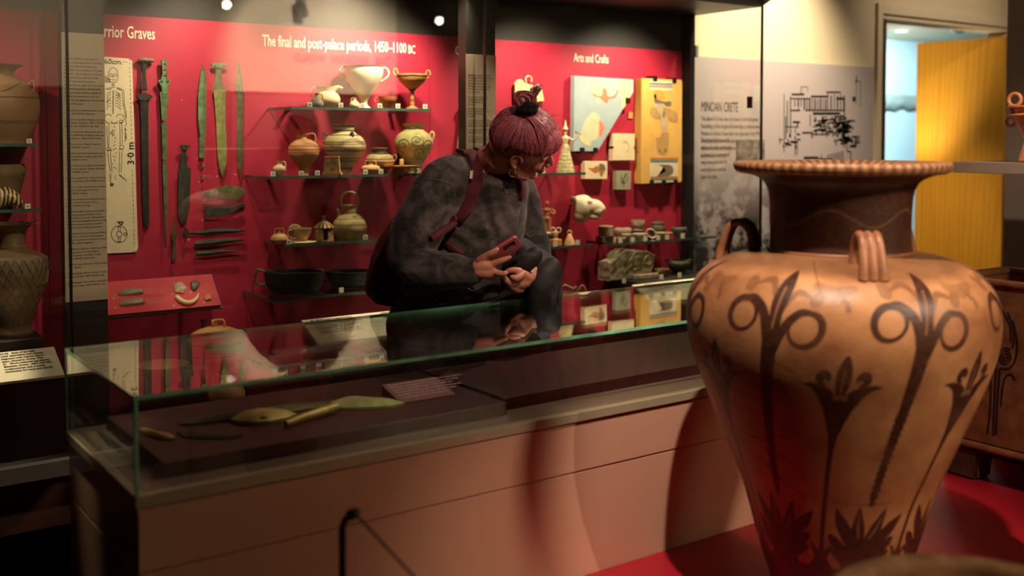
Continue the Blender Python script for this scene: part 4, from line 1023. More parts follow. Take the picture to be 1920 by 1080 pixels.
# ------------------------------------------------------------------ burial plan drawing
BY = 3.888
t = thing('burial_plan_board', 'cream board with an ink drawing of a skeleton marked 60 cm and 3.0 m', 'board', at(228, 472, Y=BY))
p0 = [(192, 106), (243, 110), (248, 114), (259, 466), (255, 473), (192, 476)]
bm = bmesh.new(); prism(bm, XZ(p0, BY), BY, CASE_BACK - 0.0005, 0.001)
obj('board', bm, mat('aged_cream_board', C(222, 208, 168), 0.7, var=0.05), t, world=True)
def bz(*pts): return [tuple(q) for q in XZ(pts, BY)]
def circ(cu, cv, ru, rv, a=0, b=360, n=22): return [(cu + ru * math.cos(math.radians(a + (b - a) * i / n)), cv + rv * math.sin(math.radians(a + (b - a) * i / n))) for i in range(n + 1)]
st = []
A = lambda *pts: st.append(bz(*pts))
st.append(bz(*circ(212, 141, 9.5, 14, 165, 375))); A((203, 146), (206, 152), (207, 155)); A((221, 144), (219, 153), (217, 155)); 
st.append(bz(*circ(207.5, 140.5, 2.8, 2.8))); st.append(bz(*circ(216, 140.5, 2.8, 2.8))); A((206, 149), (218, 150)); A((207, 153), (211, 154.5), (217, 153.5))
A((212, 141), (211, 145), (213.5, 145))
for k_ in range(4): A((209, 157 + 2.2 * k_), (215, 157 + 2.2 * k_))
A((198, 166), (210, 164)); A((198, 168), (210, 166.5)); A((219, 164), (230, 168), (232, 171)); A((219, 166), (229, 170))
A((232, 170), (233, 187), (233, 196)); A((229, 172), (230, 186), (231, 197))
rr = random.Random(5)
for k_ in range(14):
    v = 171 + k_ * 3.1
    A((210.5 + rr.uniform(-.8, .8), v), (213.5, v + .6)); A((211, v + 1.3), (213, v + 1.2))
for k_ in range(6):
    v = 172 + k_ * 5.2
    A((208, v), (203 - k_ * .2, v + 2.5), (200, v + 7)); A((216, v), (222, v + 2.5), (227, v + 7))
A((219, 176), (223, 186)); A((221, 174), (226, 184))
A((231, 197), (234, 210), (235, 221)); A((233, 196), (236, 208), (237, 221)); A((235, 222), (237, 233), (233, 238)); A((199, 192), (206, 186))
st.append(bz(*circ(203, 222, 6.5, 8, 90, 330))); st.append(bz(*circ(225, 222, 7.5, 8, 200, 460))); A((208, 227), (212, 231), (217, 231), (221, 227))
for k_ in range(8): A((201 + k_ * 2.6, 229 + (k_ % 3)), (202.5 + k_ * 2.6, 231.5 + (k_ % 2)))
A((224, 229), (225, 248), (225, 272)); A((228, 229), (229, 248), (229, 270)); st.append(bz(*circ(227, 228, 3.2, 3)))
A((204, 234), (204, 255), (204, 276)); A((200, 236), (201, 256), (202, 276)); st.append(bz(*circ(204, 280, 4, 3))); st.append(bz(*circ(228, 276, 4, 4)))
A((202, 286), (204, 305), (207, 322)); A((207, 285), (208, 303), (210, 322)); A((224, 284), (224, 305), (223, 324)); A((229, 284), (228, 304), (227, 324)); st.append(bz(*circ(205, 284, 4, 3, 180, 360))); st.append(bz(*circ(226.5, 282, 3.6, 3, 180, 360)))
A((205, 250), (212, 244)); A((206, 252), (212, 247)); st.append(bz(*circ(212, 252, 1.6, 3)))
for k_ in range(9): A((223 + k_ * 1.6, 326 + k_ * 1.4), (225 + k_ * 1.6, 330 + k_ * 1.2)); 
for k_ in range(6): A((205, 326 + k_ * 3), (209, 328 + k_ * 3))
for k_ in range(16): A((233.5 + rr.uniform(-1, 2), 240 + k_ * 1.6), (236 + rr.uniform(-1, 2), 241 + k_ * 1.6))
for k_ in range(12): A((215 + rr.uniform(-4, 4), 236 + k_ * 7), (215 + rr.uniform(-4, 4), 239 + k_ * 7))
for k_ in range(5): A((197 + 2 * k_, 142 + k_), (198 + 2 * k_, 155))
A((217, 328), (215, 334), (218, 336))
bm = bmesh.new(); ribbons(bm, st, 0.0016, BY, 0.0008)
heavy = [bz(*circ(223.5, 439, 15, 15.5, 0, 360, 34)), bz(*circ(223.5, 439, 5.2, 5.2)), bz(*circ(234.5, 439, 2.8, 2.8)), bz((221.5, 425), (221.5, 433)), bz((225.5, 425), (225.5, 433)), bz((221.5, 425), (225.5, 425)),
         bz((221.5, 445), (221.5, 453)), bz((225.5, 445), (225.5, 453)), bz((221.5, 453), (225.5, 453))]
ribbons(bm, heavy, 0.002, BY, 0.0008)
for k_ in range(21):
    v = 117 + k_ * 8.2
    if not 268 < v < 312: 
        uu = lambda q: 243 + (q - 117) * (9.0 / 350)
        ribbons(bm, [bz((uu(v), v), (uu(v), v + 4.6))], 0.0016, BY, 0.0008)
for k_ in range(18):
    v = 318 + k_ * 8.0
    ribbons(bm, [bz((243 + (v - 117) * (9.0 / 350), v), (243 + (v - 117) * (9.0 / 350), v + 4.6))], 0.0016, BY, 0.0008)
ribbons(bm, [bz((241, 112.5), (243.5, 110.5), (245, 113.5)), bz((231, 116), (234, 116)), bz((236, 116.2), (239, 116.2)), bz((249, 470), (252, 473), (254, 470))], 0.0018, BY, 0.0008)
obj('ink_drawing', bm, M_INK, t, world=True, kind='stuff')
a = at(195.5, 119.5, Y=BY - .001); b = at(229, 119.5, Y=BY - .001)
text('60cm.', (a.x, a.y, a.z), 0.027, M_INK, t, width=b.x - a.x, name='scale_lettering')
a = at(251.5, 309, Y=BY - .001); b = at(250, 268, Y=BY - .001)
text('3\u00b70 m', (a.x, a.y, a.z), 0.034, M_INK, t, rot=(PI/2, -PI/2, 0), width=(b.z - a.z), name='scale_lettering', bold=.0004)
a = at(231, 418, Y=BY - .001); text('d', (a.x, a.y, a.z - 0.008), 0.030, M_INK, t, rot=(PI/2, -PI/2, 0), name='scale_lettering', bold=.0006)
a = at(213, 350, Y=BY - .001); text('e', (a.x, a.y, a.z + .001), 0.026, M_INK, t, rot=(PI/2, -PI/2, 0), name='scale_lettering', bold=.0006)

# ------------------------------------------------------------------ bronze blades on the lining
WB = 3.868                                         # the front of the blades, held off the wall on pins
GB = 'bronze weapons pinned on the red lining'
def spine(pts):
    """[(u, v, half width)] down a nearly vertical blade -> outline"""
    return [(u - h, v) for u, v, h in pts] + [(u + h, v) for u, v, h in pts[::-1]]
def hspine(pts): return [(u, v - h) for u, v, h in pts] + [(u, v + h) for u, v, h in pts[::-1]]
def blade(bm, sp_, th=0.012, ridge=True, horiz=False):
    """lens-shaped blade with a raised midrib"""
    P = smoothpath([Vector(q) for q in sp_], 3) if len(sp_) > 3 else [Vector(q) for q in sp_]
    L_, M_, R_, K_ = [], [], [], []
    for q in P:
        h = max(q.z, 0.3)
        if horiz: a, c_, b = (q.x, q.y - h), (q.x, q.y), (q.x, q.y + h)
        else: a, c_, b = (q.x - h, q.y), (q.x, q.y), (q.x + h, q.y)
        for lst, pp, y in ((L_, a, WB + th * .5), (M_, c_, WB if ridge else WB + th * .2), (R_, b, WB + th * .5), (K_, c_, WB + th)):
            w_ = at(pp[0], pp[1], Y=WB); lst.append(bm.verts.new((w_.x, y, w_.z)))
    for i in range(len(P) - 1):
        for X_, Y_ in ((L_, M_), (M_, R_), (R_, K_), (K_, L_)):
            bm.faces.new((X_[i], X_[i+1], Y_[i+1], Y_[i]))
    for i in (0, -1): bm.faces.new((L_[i], M_[i], R_[i], K_[i]))
def weapon(name, label, cat, parts, anchor, pins=()):
    t = thing(name, label, cat, at(anchor[0], anchor[1], Y=WB), GB)
    for pn, mm_, fn in parts:
        bm = bmesh.new(); fn(bm); obj(pn, bm, mm_, t, world=True, smooth=30)
    bm = bmesh.new()
    for (u, v) in (pins or [anchor]):
        q = at(u, v, Y=WB + 0.006); tube(bm, [(q.x, WB + 0.004, q.z), (q.x, CASE_BACK, q.z)], 0.0016, 6)
    obj('pins', bm, M_BRONZE_BR, t, world=True, kind='stuff')
    return t
def plate(poly, th=0.010): return lambda bm: prism(bm, XZ(poly, WB), WB, WB + th, 0.0015)
def bl(sp_, th=0.012, ridge=True, horiz=False): return lambda bm: blade(bm, sp_, th, ridge, horiz)
def dome(u, v, ru, h):
    def f(bm):
        c_ = at(u, v, Y=WB + .012); k = mpp(c_)
        ellipsoid(bm, c_, (ru * k, 0.02, h * k), None, 20, 8)
    return f
weapon('sword', 'longest dark sword with a pale mushroom pommel, nearest the burial plan', 'sword',
    [('pommel', M_GREYCLAY, dome(274, 113, 16, 5)), ('grip', M_BRONZE_B, bl([(273, 116, 7), (272, 124, 4), (271, 142, 4), (271, 162, 6), (271, 170, 5)], .014, False)),
     ('guard', M_BRONZE_B, plate([(256, 181), (264, 176), (271, 173), (280, 176), (288, 181), (281, 187), (271, 190), (262, 188)])),
     ('blade', M_BRONZE_B, bl([(271, 186, 10), (272, 205, 7.5), (273, 300, 6.5), (275, 400, 6), (276, 424, 4), (276, 430, 2)]))], (272, 240), [(272, 215), (274, 380)])
weapon('sword', 'long thin green sword with holes in its hilt, broken in three', 'sword',
    [('hilt', M_BRONZE_G, plate([(303, 113), (306, 111), (309, 113), (312, 111), (314, 113), (313, 125), (312, 140), (316, 150), (321, 152), (318, 158), (315, 165), (314, 176), (304, 176), (303, 164), (300, 158), (296, 151), (302, 149), (305, 138), (304, 125)])),
     ('upper_blade', M_BRONZE_G, bl([(309, 172, 8), (309, 190, 7), (309, 210, 5.6), (309, 226, 4.6)])),
     ('middle_blade', M_BRONZE_G, bl([(309, 230, 5), (309.5, 260, 4.8), (310, 299, 4.2)])),
     ('lower_blade', M_BRONZE_G, bl([(310, 302, 4.2), (311, 350, 3.8), (312, 410, 2.6), (312, 440, 1.8), (312, 463, 0.5)])),
     ('rivet_holes', M_PLINTH, lambda bm: [ellipsoid(bm, at(u, v, Y=WB - .0004), (.0042, .0012, .0042), None, 10, 6) for u, v in ((309, 120), (309, 131), (309, 142), (303, 153), (315, 153))])], (309, 200), [(309, 195), (310, 270), (311, 350)])
weapon('spearhead', 'green leaf-shaped spearhead between the thin sword and the broad sword', 'spearhead',
    [('blade', M_BRONZE_G, bl([(381, 120, 0.5), (382, 140, 5), (381, 160, 6.5), (380, 185, 7.5), (380, 225, 7), (381, 255, 5), (380, 262, 4.4)])), ('socket', M_BRONZE_G, bl([(380, 258, 5), (380, 275, 5), (380, 296, 5.2)], .016))], (381, 200), [(381, 180), (380, 280)])
for (v, lab) in ((309, 'upper tiny green arrowhead below the leaf-shaped spearhead'), (331, 'lower tiny green arrowhead below the leaf-shaped spearhead')):
    weapon('arrowhead', lab, 'arrowhead', [('blade', M_BRONZE_G, plate([(382, v - 7), (385, v + 4), (382.5, v + 2), (379, v + 5)], .005))], (382, v))
weapon('sword', 'broad yellow-green sword with a T-shaped pommel', 'sword',
    [('pommel', M_BRONZE_G, plate([(396, 119), (404, 117.5), (419, 118), (426, 120), (424, 124), (417, 124), (415, 128), (406, 128), (404, 124), (398, 124)])),
     ('hilt', M_BRONZE_BR, bl([(411, 124, 6), (411, 140, 6), (411, 158, 8), (412, 164, 11.5), (413, 172, 12)], .014, False)),
     ('blade', M_BRONZE_Y, bl([(413, 168, 12), (413.5, 185, 10.5), (415, 225, 9), (417, 270, 9.2), (418, 300, 8), (418.5, 318, 5), (418.5, 332, 0.6)]))], (414, 230), [(413, 168), (416, 225), (418, 300)])
weapon('sword', 'slim brown-green sword at the right end of the row of blades', 'sword',
    [('hilt', M_BRONZE_BR, bl([(448, 118, 2), (448, 130, 3.5), (450, 142, 4), (449, 154, 7), (450, 164, 7)], .012, False)),
     ('blade', M_BRONZE_BR, bl([(450, 160, 7.5), (451, 180, 6.5), (451, 240, 6), (451, 290, 6), (451, 312, 4.5), (451, 330, 0.6)]))], (451, 220), [(450, 170), (451, 290)])
weapon('dagger', 'short broad dark dagger with a horned pommel, low between the swords', 'dagger',
    [('pommel', M_BRONZE_B, plate([(336, 275), (341, 271), (352, 271), (359, 275), (352, 277), (350, 282), (343, 282), (342, 277)])),
     ('hilt', M_BRONZE_B, bl([(346, 278, 4), (345.5, 290, 5), (345.5, 304, 6), (346, 316, 8)], .014, False)),
     ('blade', M_BRONZE_B, bl([(347, 315, 12.5), (347, 330, 11.5), (346, 380, 11), (345, 400, 10), (344, 414, 6), (344, 420, 2)]))], (346, 350))
weapon('spearhead', 'slim dark spearhead with a long socket near the tablet board', 'spearhead',
    [('blade', M_BRONZE_BR, bl([(327.5, 411, 0.5), (328, 425, 3), (327.5, 440, 5), (327.5, 452, 3)])), ('socket', M_BRONZE_BR, bl([(327.5, 450, 2.6), (328, 470, 3.4), (328, 487, 4.6)], .014))], (328, 460))
weapon('razor', 'broad rounded bronze razor with a notched tang', 'razor',
    [('blade', M_BRONZE_BR, bl([(383, 365, 2.5), (389, 364, 6), (395, 363, 6.5), (410, 361, 9), (425, 360, 12.5), (442, 361, 12.5), (455, 361, 9), (460, 361, 4)], .01, False, True)), ('tang', M_BRONZE_B, plate([(382, 362), (387, 360), (395, 357), (395, 371), (388, 371), (382, 368)]))], (420, 361), [(397, 362), (455, 355)])
weapon('cleaver', 'dark single-edged bronze cleaver below the razor', 'cleaver',
    [('blade', M_BRONZE_B, plate([(388, 386), (400, 388), (418, 389), (435, 387), (447, 384), (448, 392), (440, 398), (422, 404), (400, 407), (384, 407)])), ('tang', M_BRONZE_B, plate([(446, 384), (455, 381), (459, 383), (458, 388), (448, 390)]))], (418, 396), [(386, 394), (450, 386)])
weapon('knife', 'upper of three dark knives, with a crescent pommel', 'knife',
    [('pommel', M_BRONZE_B, plate([(349, 427), (353, 431), (355, 437), (352, 444), (349, 448), (345, 438)])), ('grip', M_BRONZE_B, bl([(353, 437, 2.5), (372, 437, 3.5), (392, 436, 5)], .01, False, True)), ('blade', M_BRONZE_B, bl([(390, 435, 5), (420, 433.5, 5), (445, 433, 3.4), (463, 432.5, 1)], .01, True, True))], (400, 435))
weapon('knife', 'middle of three dark knives, a plain blade', 'knife', [('blade', M_BRONZE_B, bl([(365, 458, 2.5), (372, 457, 5), (400, 455, 6), (430, 451, 4.5), (462, 450, 1)], .01, True, True))], (400, 455))
weapon('knife', 'lowest of three dark knives, pointed at its right tip', 'knife', [('blade', M_BRONZE_B, bl([(368, 476, 3.6), (390, 475, 4.6), (420, 472, 3.8), (450, 472, 0.8)], .01, True, True))], (400, 474))
# tiny printed numbers beside them
bm = bmesh.new()
nums = thing('lining_numbers', 'tiny cream catalogue numbers printed beside the bronze blades', 'lettering', at(370, 300, Y=T_Y))
for u, v, s_ in ((340, 189, '1'), (369, 299, '5'), (371, 343, '7'), (406, 332, '8'), (440, 329, '9'), (381, 377, '10'), (378, 415, '11'), (351, 451, '12'), (361, 469, '13'), (366, 486, '14'), (317, 488, '6'), (307, 470, '3')):
    a = at(u, v, Y=T_Y); text(s_, (a.x, a.y, a.z), 0.009, M_WHITEINK, nums, name='number')

# ------------------------------------------------------------------ sloping red tablet board
t = thing('tablet_board', 'sloping red board in a black frame with clay tablets and a tusk', 'display board', at(306, 590, Y=3.70))
TB = [at(199, 527, Y=3.80), at(401, 515, Y=3.80), at(410, 573, Y=3.70), at(199, 590, Y=3.70)]
z_t = (TB[0].z + TB[1].z) / 2; z_b = (TB[2].z + TB[3].z) / 2
bx0 = XP[0][0] + 0.10; bx1 = (TB[1].x + TB[2].x) / 2
def tbp(x, q, lift=0.0):
    """point on the board: q 0 at its foot, 1 at its top"""
    n = Vector((0, -(z_t - z_b), 0.10)).normalized()
    return Vector((x, 3.70 + 0.10 * q, z_b + (z_t - z_b) * q)) + n * lift
def slab(x0, x1, q0, q1, l0, l1):
    bm = bmesh.new()
    v = [bm.verts.new(tbp(*a)) for a in ((x0, q0, l0), (x1, q0, l0), (x1, q1, l0), (x0, q1, l0), (x0, q0, l1), (x1, q0, l1), (x1, q1, l1), (x0, q1, l1))]
    for f in ((0,3,2,1),(4,5,6,7),(0,1,5,4),(1,2,6,5),(2,3,7,6),(3,0,4,7)): bm.faces.new([v[i] for i in f])
    return bm
obj('panel', slab(bx0, bx1, 0, 1, -0.010, 0), mat('bright_red_board', C(186, 44, 54), 0.6, var=0.04), t, world=True)
obj('frame', slab(bx0 - .001, bx1 + 0.006, -0.05, 1.05, -0.016, -0.0101), M_BLACK, t, world=True)
bm = bmesh.new()
for x in (bx0 + 0.08, bx1 - 0.08):
    add_box(bm, (x - .008, 3.77, z_b + .03), (x + .008, CASE_BACK, z_b + .05))
obj('bracket', bm, M_BLACK, t, world=True)
def tbuv(u, v):
    """board coordinates of a place in the photograph"""
    n = Vector((0, -(z_t - z_b), 0.10)).normalized(); o_ = Vector((0, 3.70, z_b)); r = ray(u, v)
    k = (o_ - CAM).dot(n) / r.dot(n); p = CAM + r * k
    return p.x, (p.y - 3.70) / 0.10
def lump(name, label, cat, outl, th, m, grp=None, rnd=0.5):
    P = [tbuv(*q) for q in outl]; cx = sum(p[0] for p in P) / len(P); cq = sum(p[1] for p in P) / len(P)
    t_ = thing(name, label, cat, tbp(cx, cq), grp)
    bm = bmesh.new(); rings = []
    for k, l in ((1.0, 0.0005), (1.0, th * .55), (0.82, th * .92), (0.4, th)):
        rings.append([bm.verts.new(tbp(cx + (x - cx) * k, cq + (q - cq) * k, l)) for x, q in P])
    n = len(P)
    for a, b in zip(rings, rings[1:]):
        for i in range(n): bm.faces.new((a[i], a[(i+1) % n], b[(i+1) % n], b[i]))
    bm.faces.new(rings[-1]); bm.faces.new(rings[0][::-1])
    obj(name.split('_')[-1] + '_body' if not name.startswith('boar') else 'tusk_body', bm, m, t_, world=True, smooth=50)
    return t_
GT = 'finds on the sloping red board'
c1 = lump('clay_tablet', 'upper dark grey clay tablet on the red board', 'tablet', [(221, 550), (224, 546), (232, 544.5), (250, 543.5), (267, 543), (266, 547), (268, 551), (250, 553.5), (226, 555), (221, 553)], 0.012, M_GREYCLAY, GT)
c2 = lump('clay_tablet', 'lower grey clay tablet with incised signs on the red board', 'tablet', [(224, 570), (228, 566), (240, 563.5), (256, 562), (267, 561), (268, 566), (271, 570), (258, 572), (240, 573.5), (229, 575), (225, 573)], 0.012, mat('incised_grey_clay', C(140, 126, 96), 0.7, var=0.45, scale=50, bump=0.3), GT)
lump('painted_sherd', 'pale painted plaster sherd at the top of the red board', 'sherd', [(324, 534), (332, 531), (338, 529), (344, 532), (350, 541), (347, 546), (345, 551), (338, 550), (328, 549), (326, 540)], 0.008, mat('painted_plaster_sherd', C(176, 150, 120), 0.7, var=0.5, scale=60), GT)
lump('stone_fragment', 'small dark green stone fragment on the red board', 'fragment', [(357, 530), (364, 528.5), (373, 530), (373, 535), (370, 542), (364, 547), (359, 543), (357, 537)], 0.012, M_STONE_D, GT)
lump('ivory_fragment', 'knobbly pink-buff fragment at the end of the red board', 'fragment', [(382, 559), (387, 553), (394, 553), (397, 559), (395, 564), (390, 563), (387, 566), (383, 564)], 0.010, M_TERRA, GT)
# tusk
tk = thing('boar_tusk', 'curved ivory tusk lying on the red board', 'tusk', tbp(*tbuv(350, 565)), GT)
P = [tbp(*tbuv(u, v), 0.006) for u, v in ((330, 558), (338, 565), (349, 569.5), (360, 568), (368, 561), (372, 551))]
bm = bmesh.new(); tube(bm, smoothpath(P, 5), [.0085, .0095, .009, .008, .006, .0015], 12); obj('tusk_body', bm, mat('ivory', C(224, 200, 140), 0.35, var=0.15, scale=30), tk, world=True, smooth=60)
bm = bmesh.new()
def tbline(pts, w_=0.0009):
    Q = [tbp(*tbuv(*p), 0.0004) for p in pts]
    tube(bm, Q, w_, 4)
tbline([(270, 542), (310, 539.5), (312, 547), (272, 551), (270, 542)]); tbline([(273, 562), (307, 560), (309, 567), (275, 570), (273, 562)])
rr = random.Random(9)
for k_ in range(13): u = 274 + k_ * 2.8; tbline([(u, 543 + rr.uniform(0, 1)), (u + rr.uniform(-1, 2), 549)]) 
for k_ in range(8): u = 278 + k_ * 3.8; tbline([(u, 563), (u + 1, 568)])
for k_ in range(5): tbline([(381 + k_ * 1.8, 530 + rr.uniform(0, 4)), (383 + k_ * 1.5, 534 + rr.uniform(0, 4))])
tbline(circ(386, 538, 5, 6, 0, 90, 6)); tbline([(384, 543), (385, 545)])
obj('sketch_lines', bm, mat('pink_white_ink', C(220, 130, 120), 0.6, var=0), t, world=True, kind='stuff')
sl = math.atan2(z_t - z_b, 0.10)
for u, v, s_ in ((211, 561, '16'), (214, 579, '17'), (321, 553, '15'), (356, 550, '19'), (324, 574, '20'), (381, 568, '18')):
    q = tbp(*tbuv(u, v), 0.0006); text(s_, q, 0.008, M_WHITEINK, t, rot=(sl, 0, 0), name='number')

# ------------------------------------------------------------------ arts and crafts bay
FY = 3.862
def fresco(name, label, poly, m, th=0.03, pins=(), group='fresco panels on the red lining', Yf=FY, side=None):
    p = at(sum(q[0] for q in poly) / len(poly), max(q[1] for q in poly), Y=Yf)
    t = thing(name, label, 'fresco', p, group)
    bm = bmesh.new(); prism(bm, XZ(poly, Yf), Yf, Yf + th, 0.0015); obj('plaster_panel', bm, m, t, world=True)
    if Yf + th < CASE_BACK - .001:
        c_ = p; bm = bmesh.new(); zc = (min(q[1] for q in XZ(poly, Yf)) + max(q[1] for q in XZ(poly, Yf))) / 2
        add_box(bm, (p.x - .02, Yf + th, zc - .02), (p.x + .01, CASE_BACK, zc + .02)); obj('mount', bm, M_BLACK, t, world=True)
    if pins:
        for (u, v, r) in pins:
            q = at(u, v, Y=Yf - .003)
            obj('clip', box((q.x - r, Yf - .006, q.z - r), (q.x + r, Yf + th + .004, q.z + r), .002), M_BLACK, t, world=True)
    return t
def patch(t, poly, m, name='painted_patch', Yf=FY, lift=.0006):
    bm = bmesh.new(); prism(bm, XZ([tuple(q)[:2] for q in smoothpath([Vector((a, b, 0)) for a, b in poly + [poly[0]]], 3)[:-1]], Yf), Yf - lift, Yf - .0001); return obj(name, bm, m, t, world=True)
def patchs(t, poly, m, name='painted_band', Yf=FY, lift=.0006):
    bm = bmesh.new(); prism(bm, XZ(poly, Yf), Yf - lift, Yf - .0001); return obj(name, bm, m, t, world=True)
k = 4.6957
z6 = lambda x, y: (1060 + x / k, 130 + y / k)
M_BLUEF = mat('faded_blue_plaster', C(158, 176, 176), 0.75, var=0.08, scale=14)
M_PALEP = mat('pale_cream_paint', C(196, 196, 158), 0.75, var=0.12, scale=20)
M_ORP = mat('salmon_paint', C(214, 128, 92), 0.75, var=0.12, scale=20)
M_YEP = mat('straw_paint', C(222, 204, 140), 0.75, var=0.06)
t = fresco('fresco', 'large pale blue fresco panel with a cut-away slanting corner', [z6(80, 55), z6(600, 90), z6(600, 200), z6(285, 722), z6(72, 722)], M_BLUEF, 0.028,
    [(1060 + 150/k, 130 + 712/k, .013), (1060 + 268/k, 130 + 712/k, .013), (1060 + 552/k, 130 + 276/k, .014)])
patch(t, [z6(235, 130), z6(290, 105), z6(350, 150), z6(360, 190), z6(320, 225), z6(300, 310), z6(275, 290), z6(262, 230), z6(225, 190)], M_PALEP)
patch(t, [z6(238, 212), z6(262, 240), z6(300, 250), z6(365, 300), z6(380, 262), z6(440, 250), z6(466, 190), z6(455, 188), z6(432, 232), z6(372, 238), z6(360, 180), z6(330, 170), z6(328, 225), z6(296, 236)], M_ORP, lift=.0009)
patch(t, [z6(125, 580), z6(180, 440), z6(240, 382), z6(290, 400), z6(318, 500), z6(290, 600), z6(230, 640), z6(222, 676), z6(150, 650)], M_PALEP)
patch(t, [z6(300, 445), z6(348, 510), z6(298, 600)], M_ORP, lift=.0009)
patch(t, [z6(128, 570), z6(215, 655), z6(222, 678), z6(160, 652), z6(128, 610)], M_YEP, lift=.0009)
patchs(t, [z6(497, 85), z6(533, 87), z6(531, 318), z6(498, 360)], M_YEP); patchs(t, [z6(548, 88), z6(572, 89), z6(572, 245), z6(550, 262)], M_YEP); patchs(t, [z6(460, 125), z6(494, 125), z6(494, 220), z6(460, 232)], mat('bluish_cream', C(188, 190, 160), .7))
M_OCHF = mat('ochre_yellow_plaster', C(220, 172, 86), 0.75, var=0.08, scale=12)
t = fresco('fresco', 'tall ochre fresco panel with a standing winged creature and striped borders', [z6(672, 78), z6(1020, 92), z6(1030, 108), z6(1026, 985), z6(1015, 994), z6(668, 1008)], M_OCHF, 0.05,
    [(1060 + 792/k, 147, .013), (1060 + 962/k, 150.5, .013), (1060 + 762/k, 342, .013), (1060 + 868/k, 342, .013), (1060 + 972/k, 341, .013)], Yf=3.845)
YT = 3.845
pc = lambda poly, m, lift=.0008: patchs(t, [z6(*q) for q in poly], m, Yf=YT, lift=lift)
M_TEAL = mat('teal_border_paint', C(94, 128, 126), .7, var=.2, scale=60); M_RUST = mat('rust_border_paint', C(176, 112, 58), .7, var=.1); M_OFFW = mat('offwhite_paint', C(222, 204, 168), .7, var=.08)
M_BRWN = mat('faded_brown_paint', C(178, 140, 84), .75, var=.15, scale=25); M_GREYP = mat('faded_grey_paint', C(186, 164, 124), .75, var=.15, scale=25); M_DKP = mat('dark_grey_paint', C(112, 100, 84), .75, var=.2)
pc([(742, 98), (944, 108), (944, 188), (742, 180)], M_OFFW); pc([(740, 116), (940, 124), (940, 142), (740, 136)], M_TEAL, .0012); pc([(740, 142), (942, 148), (942, 162), (740, 158)], M_RUST, .0012)
pc([(748, 778), (990, 778), (990, 796), (748, 796)], M_RUST, .0012); pc([(750, 796), (988, 796), (988, 818), (750, 818)], M_TEAL, .0012); pc([(744, 822), (990, 822), (990, 992), (744, 992)], M_OFFW)
pc([(748, 944), (988, 940), (988, 960), (748, 962)], M_RUST, .0012); pc([(748, 962), (988, 960), (988, 978), (748, 980)], M_TEAL, .0012)
pt = lambda poly, m, lift=.0010: patch(t, [z6(*q) for q in poly], m, Yf=YT, lift=lift)
pt([(780, 225), (800, 215), (802, 260), (880, 285), (925, 280), (930, 320), (890, 325), (860, 300), (790, 298)], M_DKP)
pt([(755, 330), (840, 340), (855, 380), (820, 438), (765, 420), (745, 380)], M_BRWN); pt([(860, 335), (930, 350), (985, 390), (985, 465), (930, 462), (885, 420)], M_BRWN)
pt([(778, 305), (868, 310), (860, 420), (900, 430), (895, 545), (850, 545), (830, 420)], M_GREYP, .0013)
pt([(850, 560), (905, 560), (905, 700), (880, 750), (820, 745), (800, 690), (800, 600), (830, 600)], M_BRWN)
pt([(780, 180), (850, 190), (875, 260), (800, 262), (772, 225)], mat('deeper_ochre_paint', C(206, 152, 66), .75))
pt([(810, 840), (935, 848), (935, 930), (800, 945), (880, 900), (862, 862)], M_DKP, .0013)
for (u, v) in ((828, 712), (878, 712)): pc([(u, v - 14), (u + 10, v + 12), (u + 2, v + 16), (u - 6, v)], mat('dark_foot_paint', C(70, 62, 50), .7), .0014)
M_IVP = mat('ivory_plaster', C(226, 208, 164), .75, var=.06)
t = fresco('fresco_tile', 'ivory plaster tile with a faint curved line', [z6(420, 564), z6(612, 568), z6(612, 800), z6(418, 802)], M_IVP, .03, [(1060 + 420/k, 276, .004), (1060 + 612/k, 276, .004)])
bm = bmesh.new(); ribbons(bm, [XZ([z6(*q) for q in ((505, 645), (515, 630), (535, 632), (552, 650), (560, 690), (552, 720), (530, 728))], FY), XZ([z6(*q) for q in ((512, 650), (530, 645), (538, 660))], FY)], .003, FY, .0008)
obj('painted_line', bm, M_BRWN, t, world=True)
t = fresco('fresco_tile', 'ivory plaster tile with rust and grey blotches below the blue panel', [z6(172, 808), z6(372, 810), z6(370, 966), z6(172, 966)], M_IVP, .03)
patch(t, [z6(195, 865), z6(240, 870), z6(285, 848), z6(300, 880), z6(345, 880), z6(322, 945), z6(300, 925), z6(300, 900), z6(262, 915), z6(232, 895)], M_RUST); patch(t, [z6(298, 830), z6(335, 835), z6(352, 870), z6(345, 890), z6(300, 885)], M_DKP, lift=.0009)
t = fresco('fresco_tile', 'small grey-green plaster tile with a dark plant sketch', [z6(448, 895), z6(580, 895), z6(578, 1058), z6(448, 1060)], mat('grey_green_plaster', C(158, 156, 124), .75, var=.08), .025)
bm = bmesh.new()
for pts in (((512, 1035), (512, 960), (545, 915)), ((512, 1000), (490, 960), (492, 930)), ((514, 1010), (545, 970), (552, 940)), ((512, 985), (498, 1010), (490, 980)), ((515, 960), (530, 930), (528, 915))):
    ribbons(bm, [XZ([z6(*q) for q in pts], FY)], .006, FY, .0008)
obj('painted_plant', bm, M_DKP, t, world=True, kind='stuff')
tag(obj('orange_number_tag', box((at(1060 + 560/k, 216, Y=3.89).x, 3.892, at(1180, 130 + 430/k, Y=3.89).z), (at(1060 + 595/k, 216, Y=3.89).x, CASE_BACK - .0005, at(1180, 130 + 376/k, Y=3.89).z)), M_OCHRE), 'tiny orange number tag beside the blue fresco panel', 'tag')
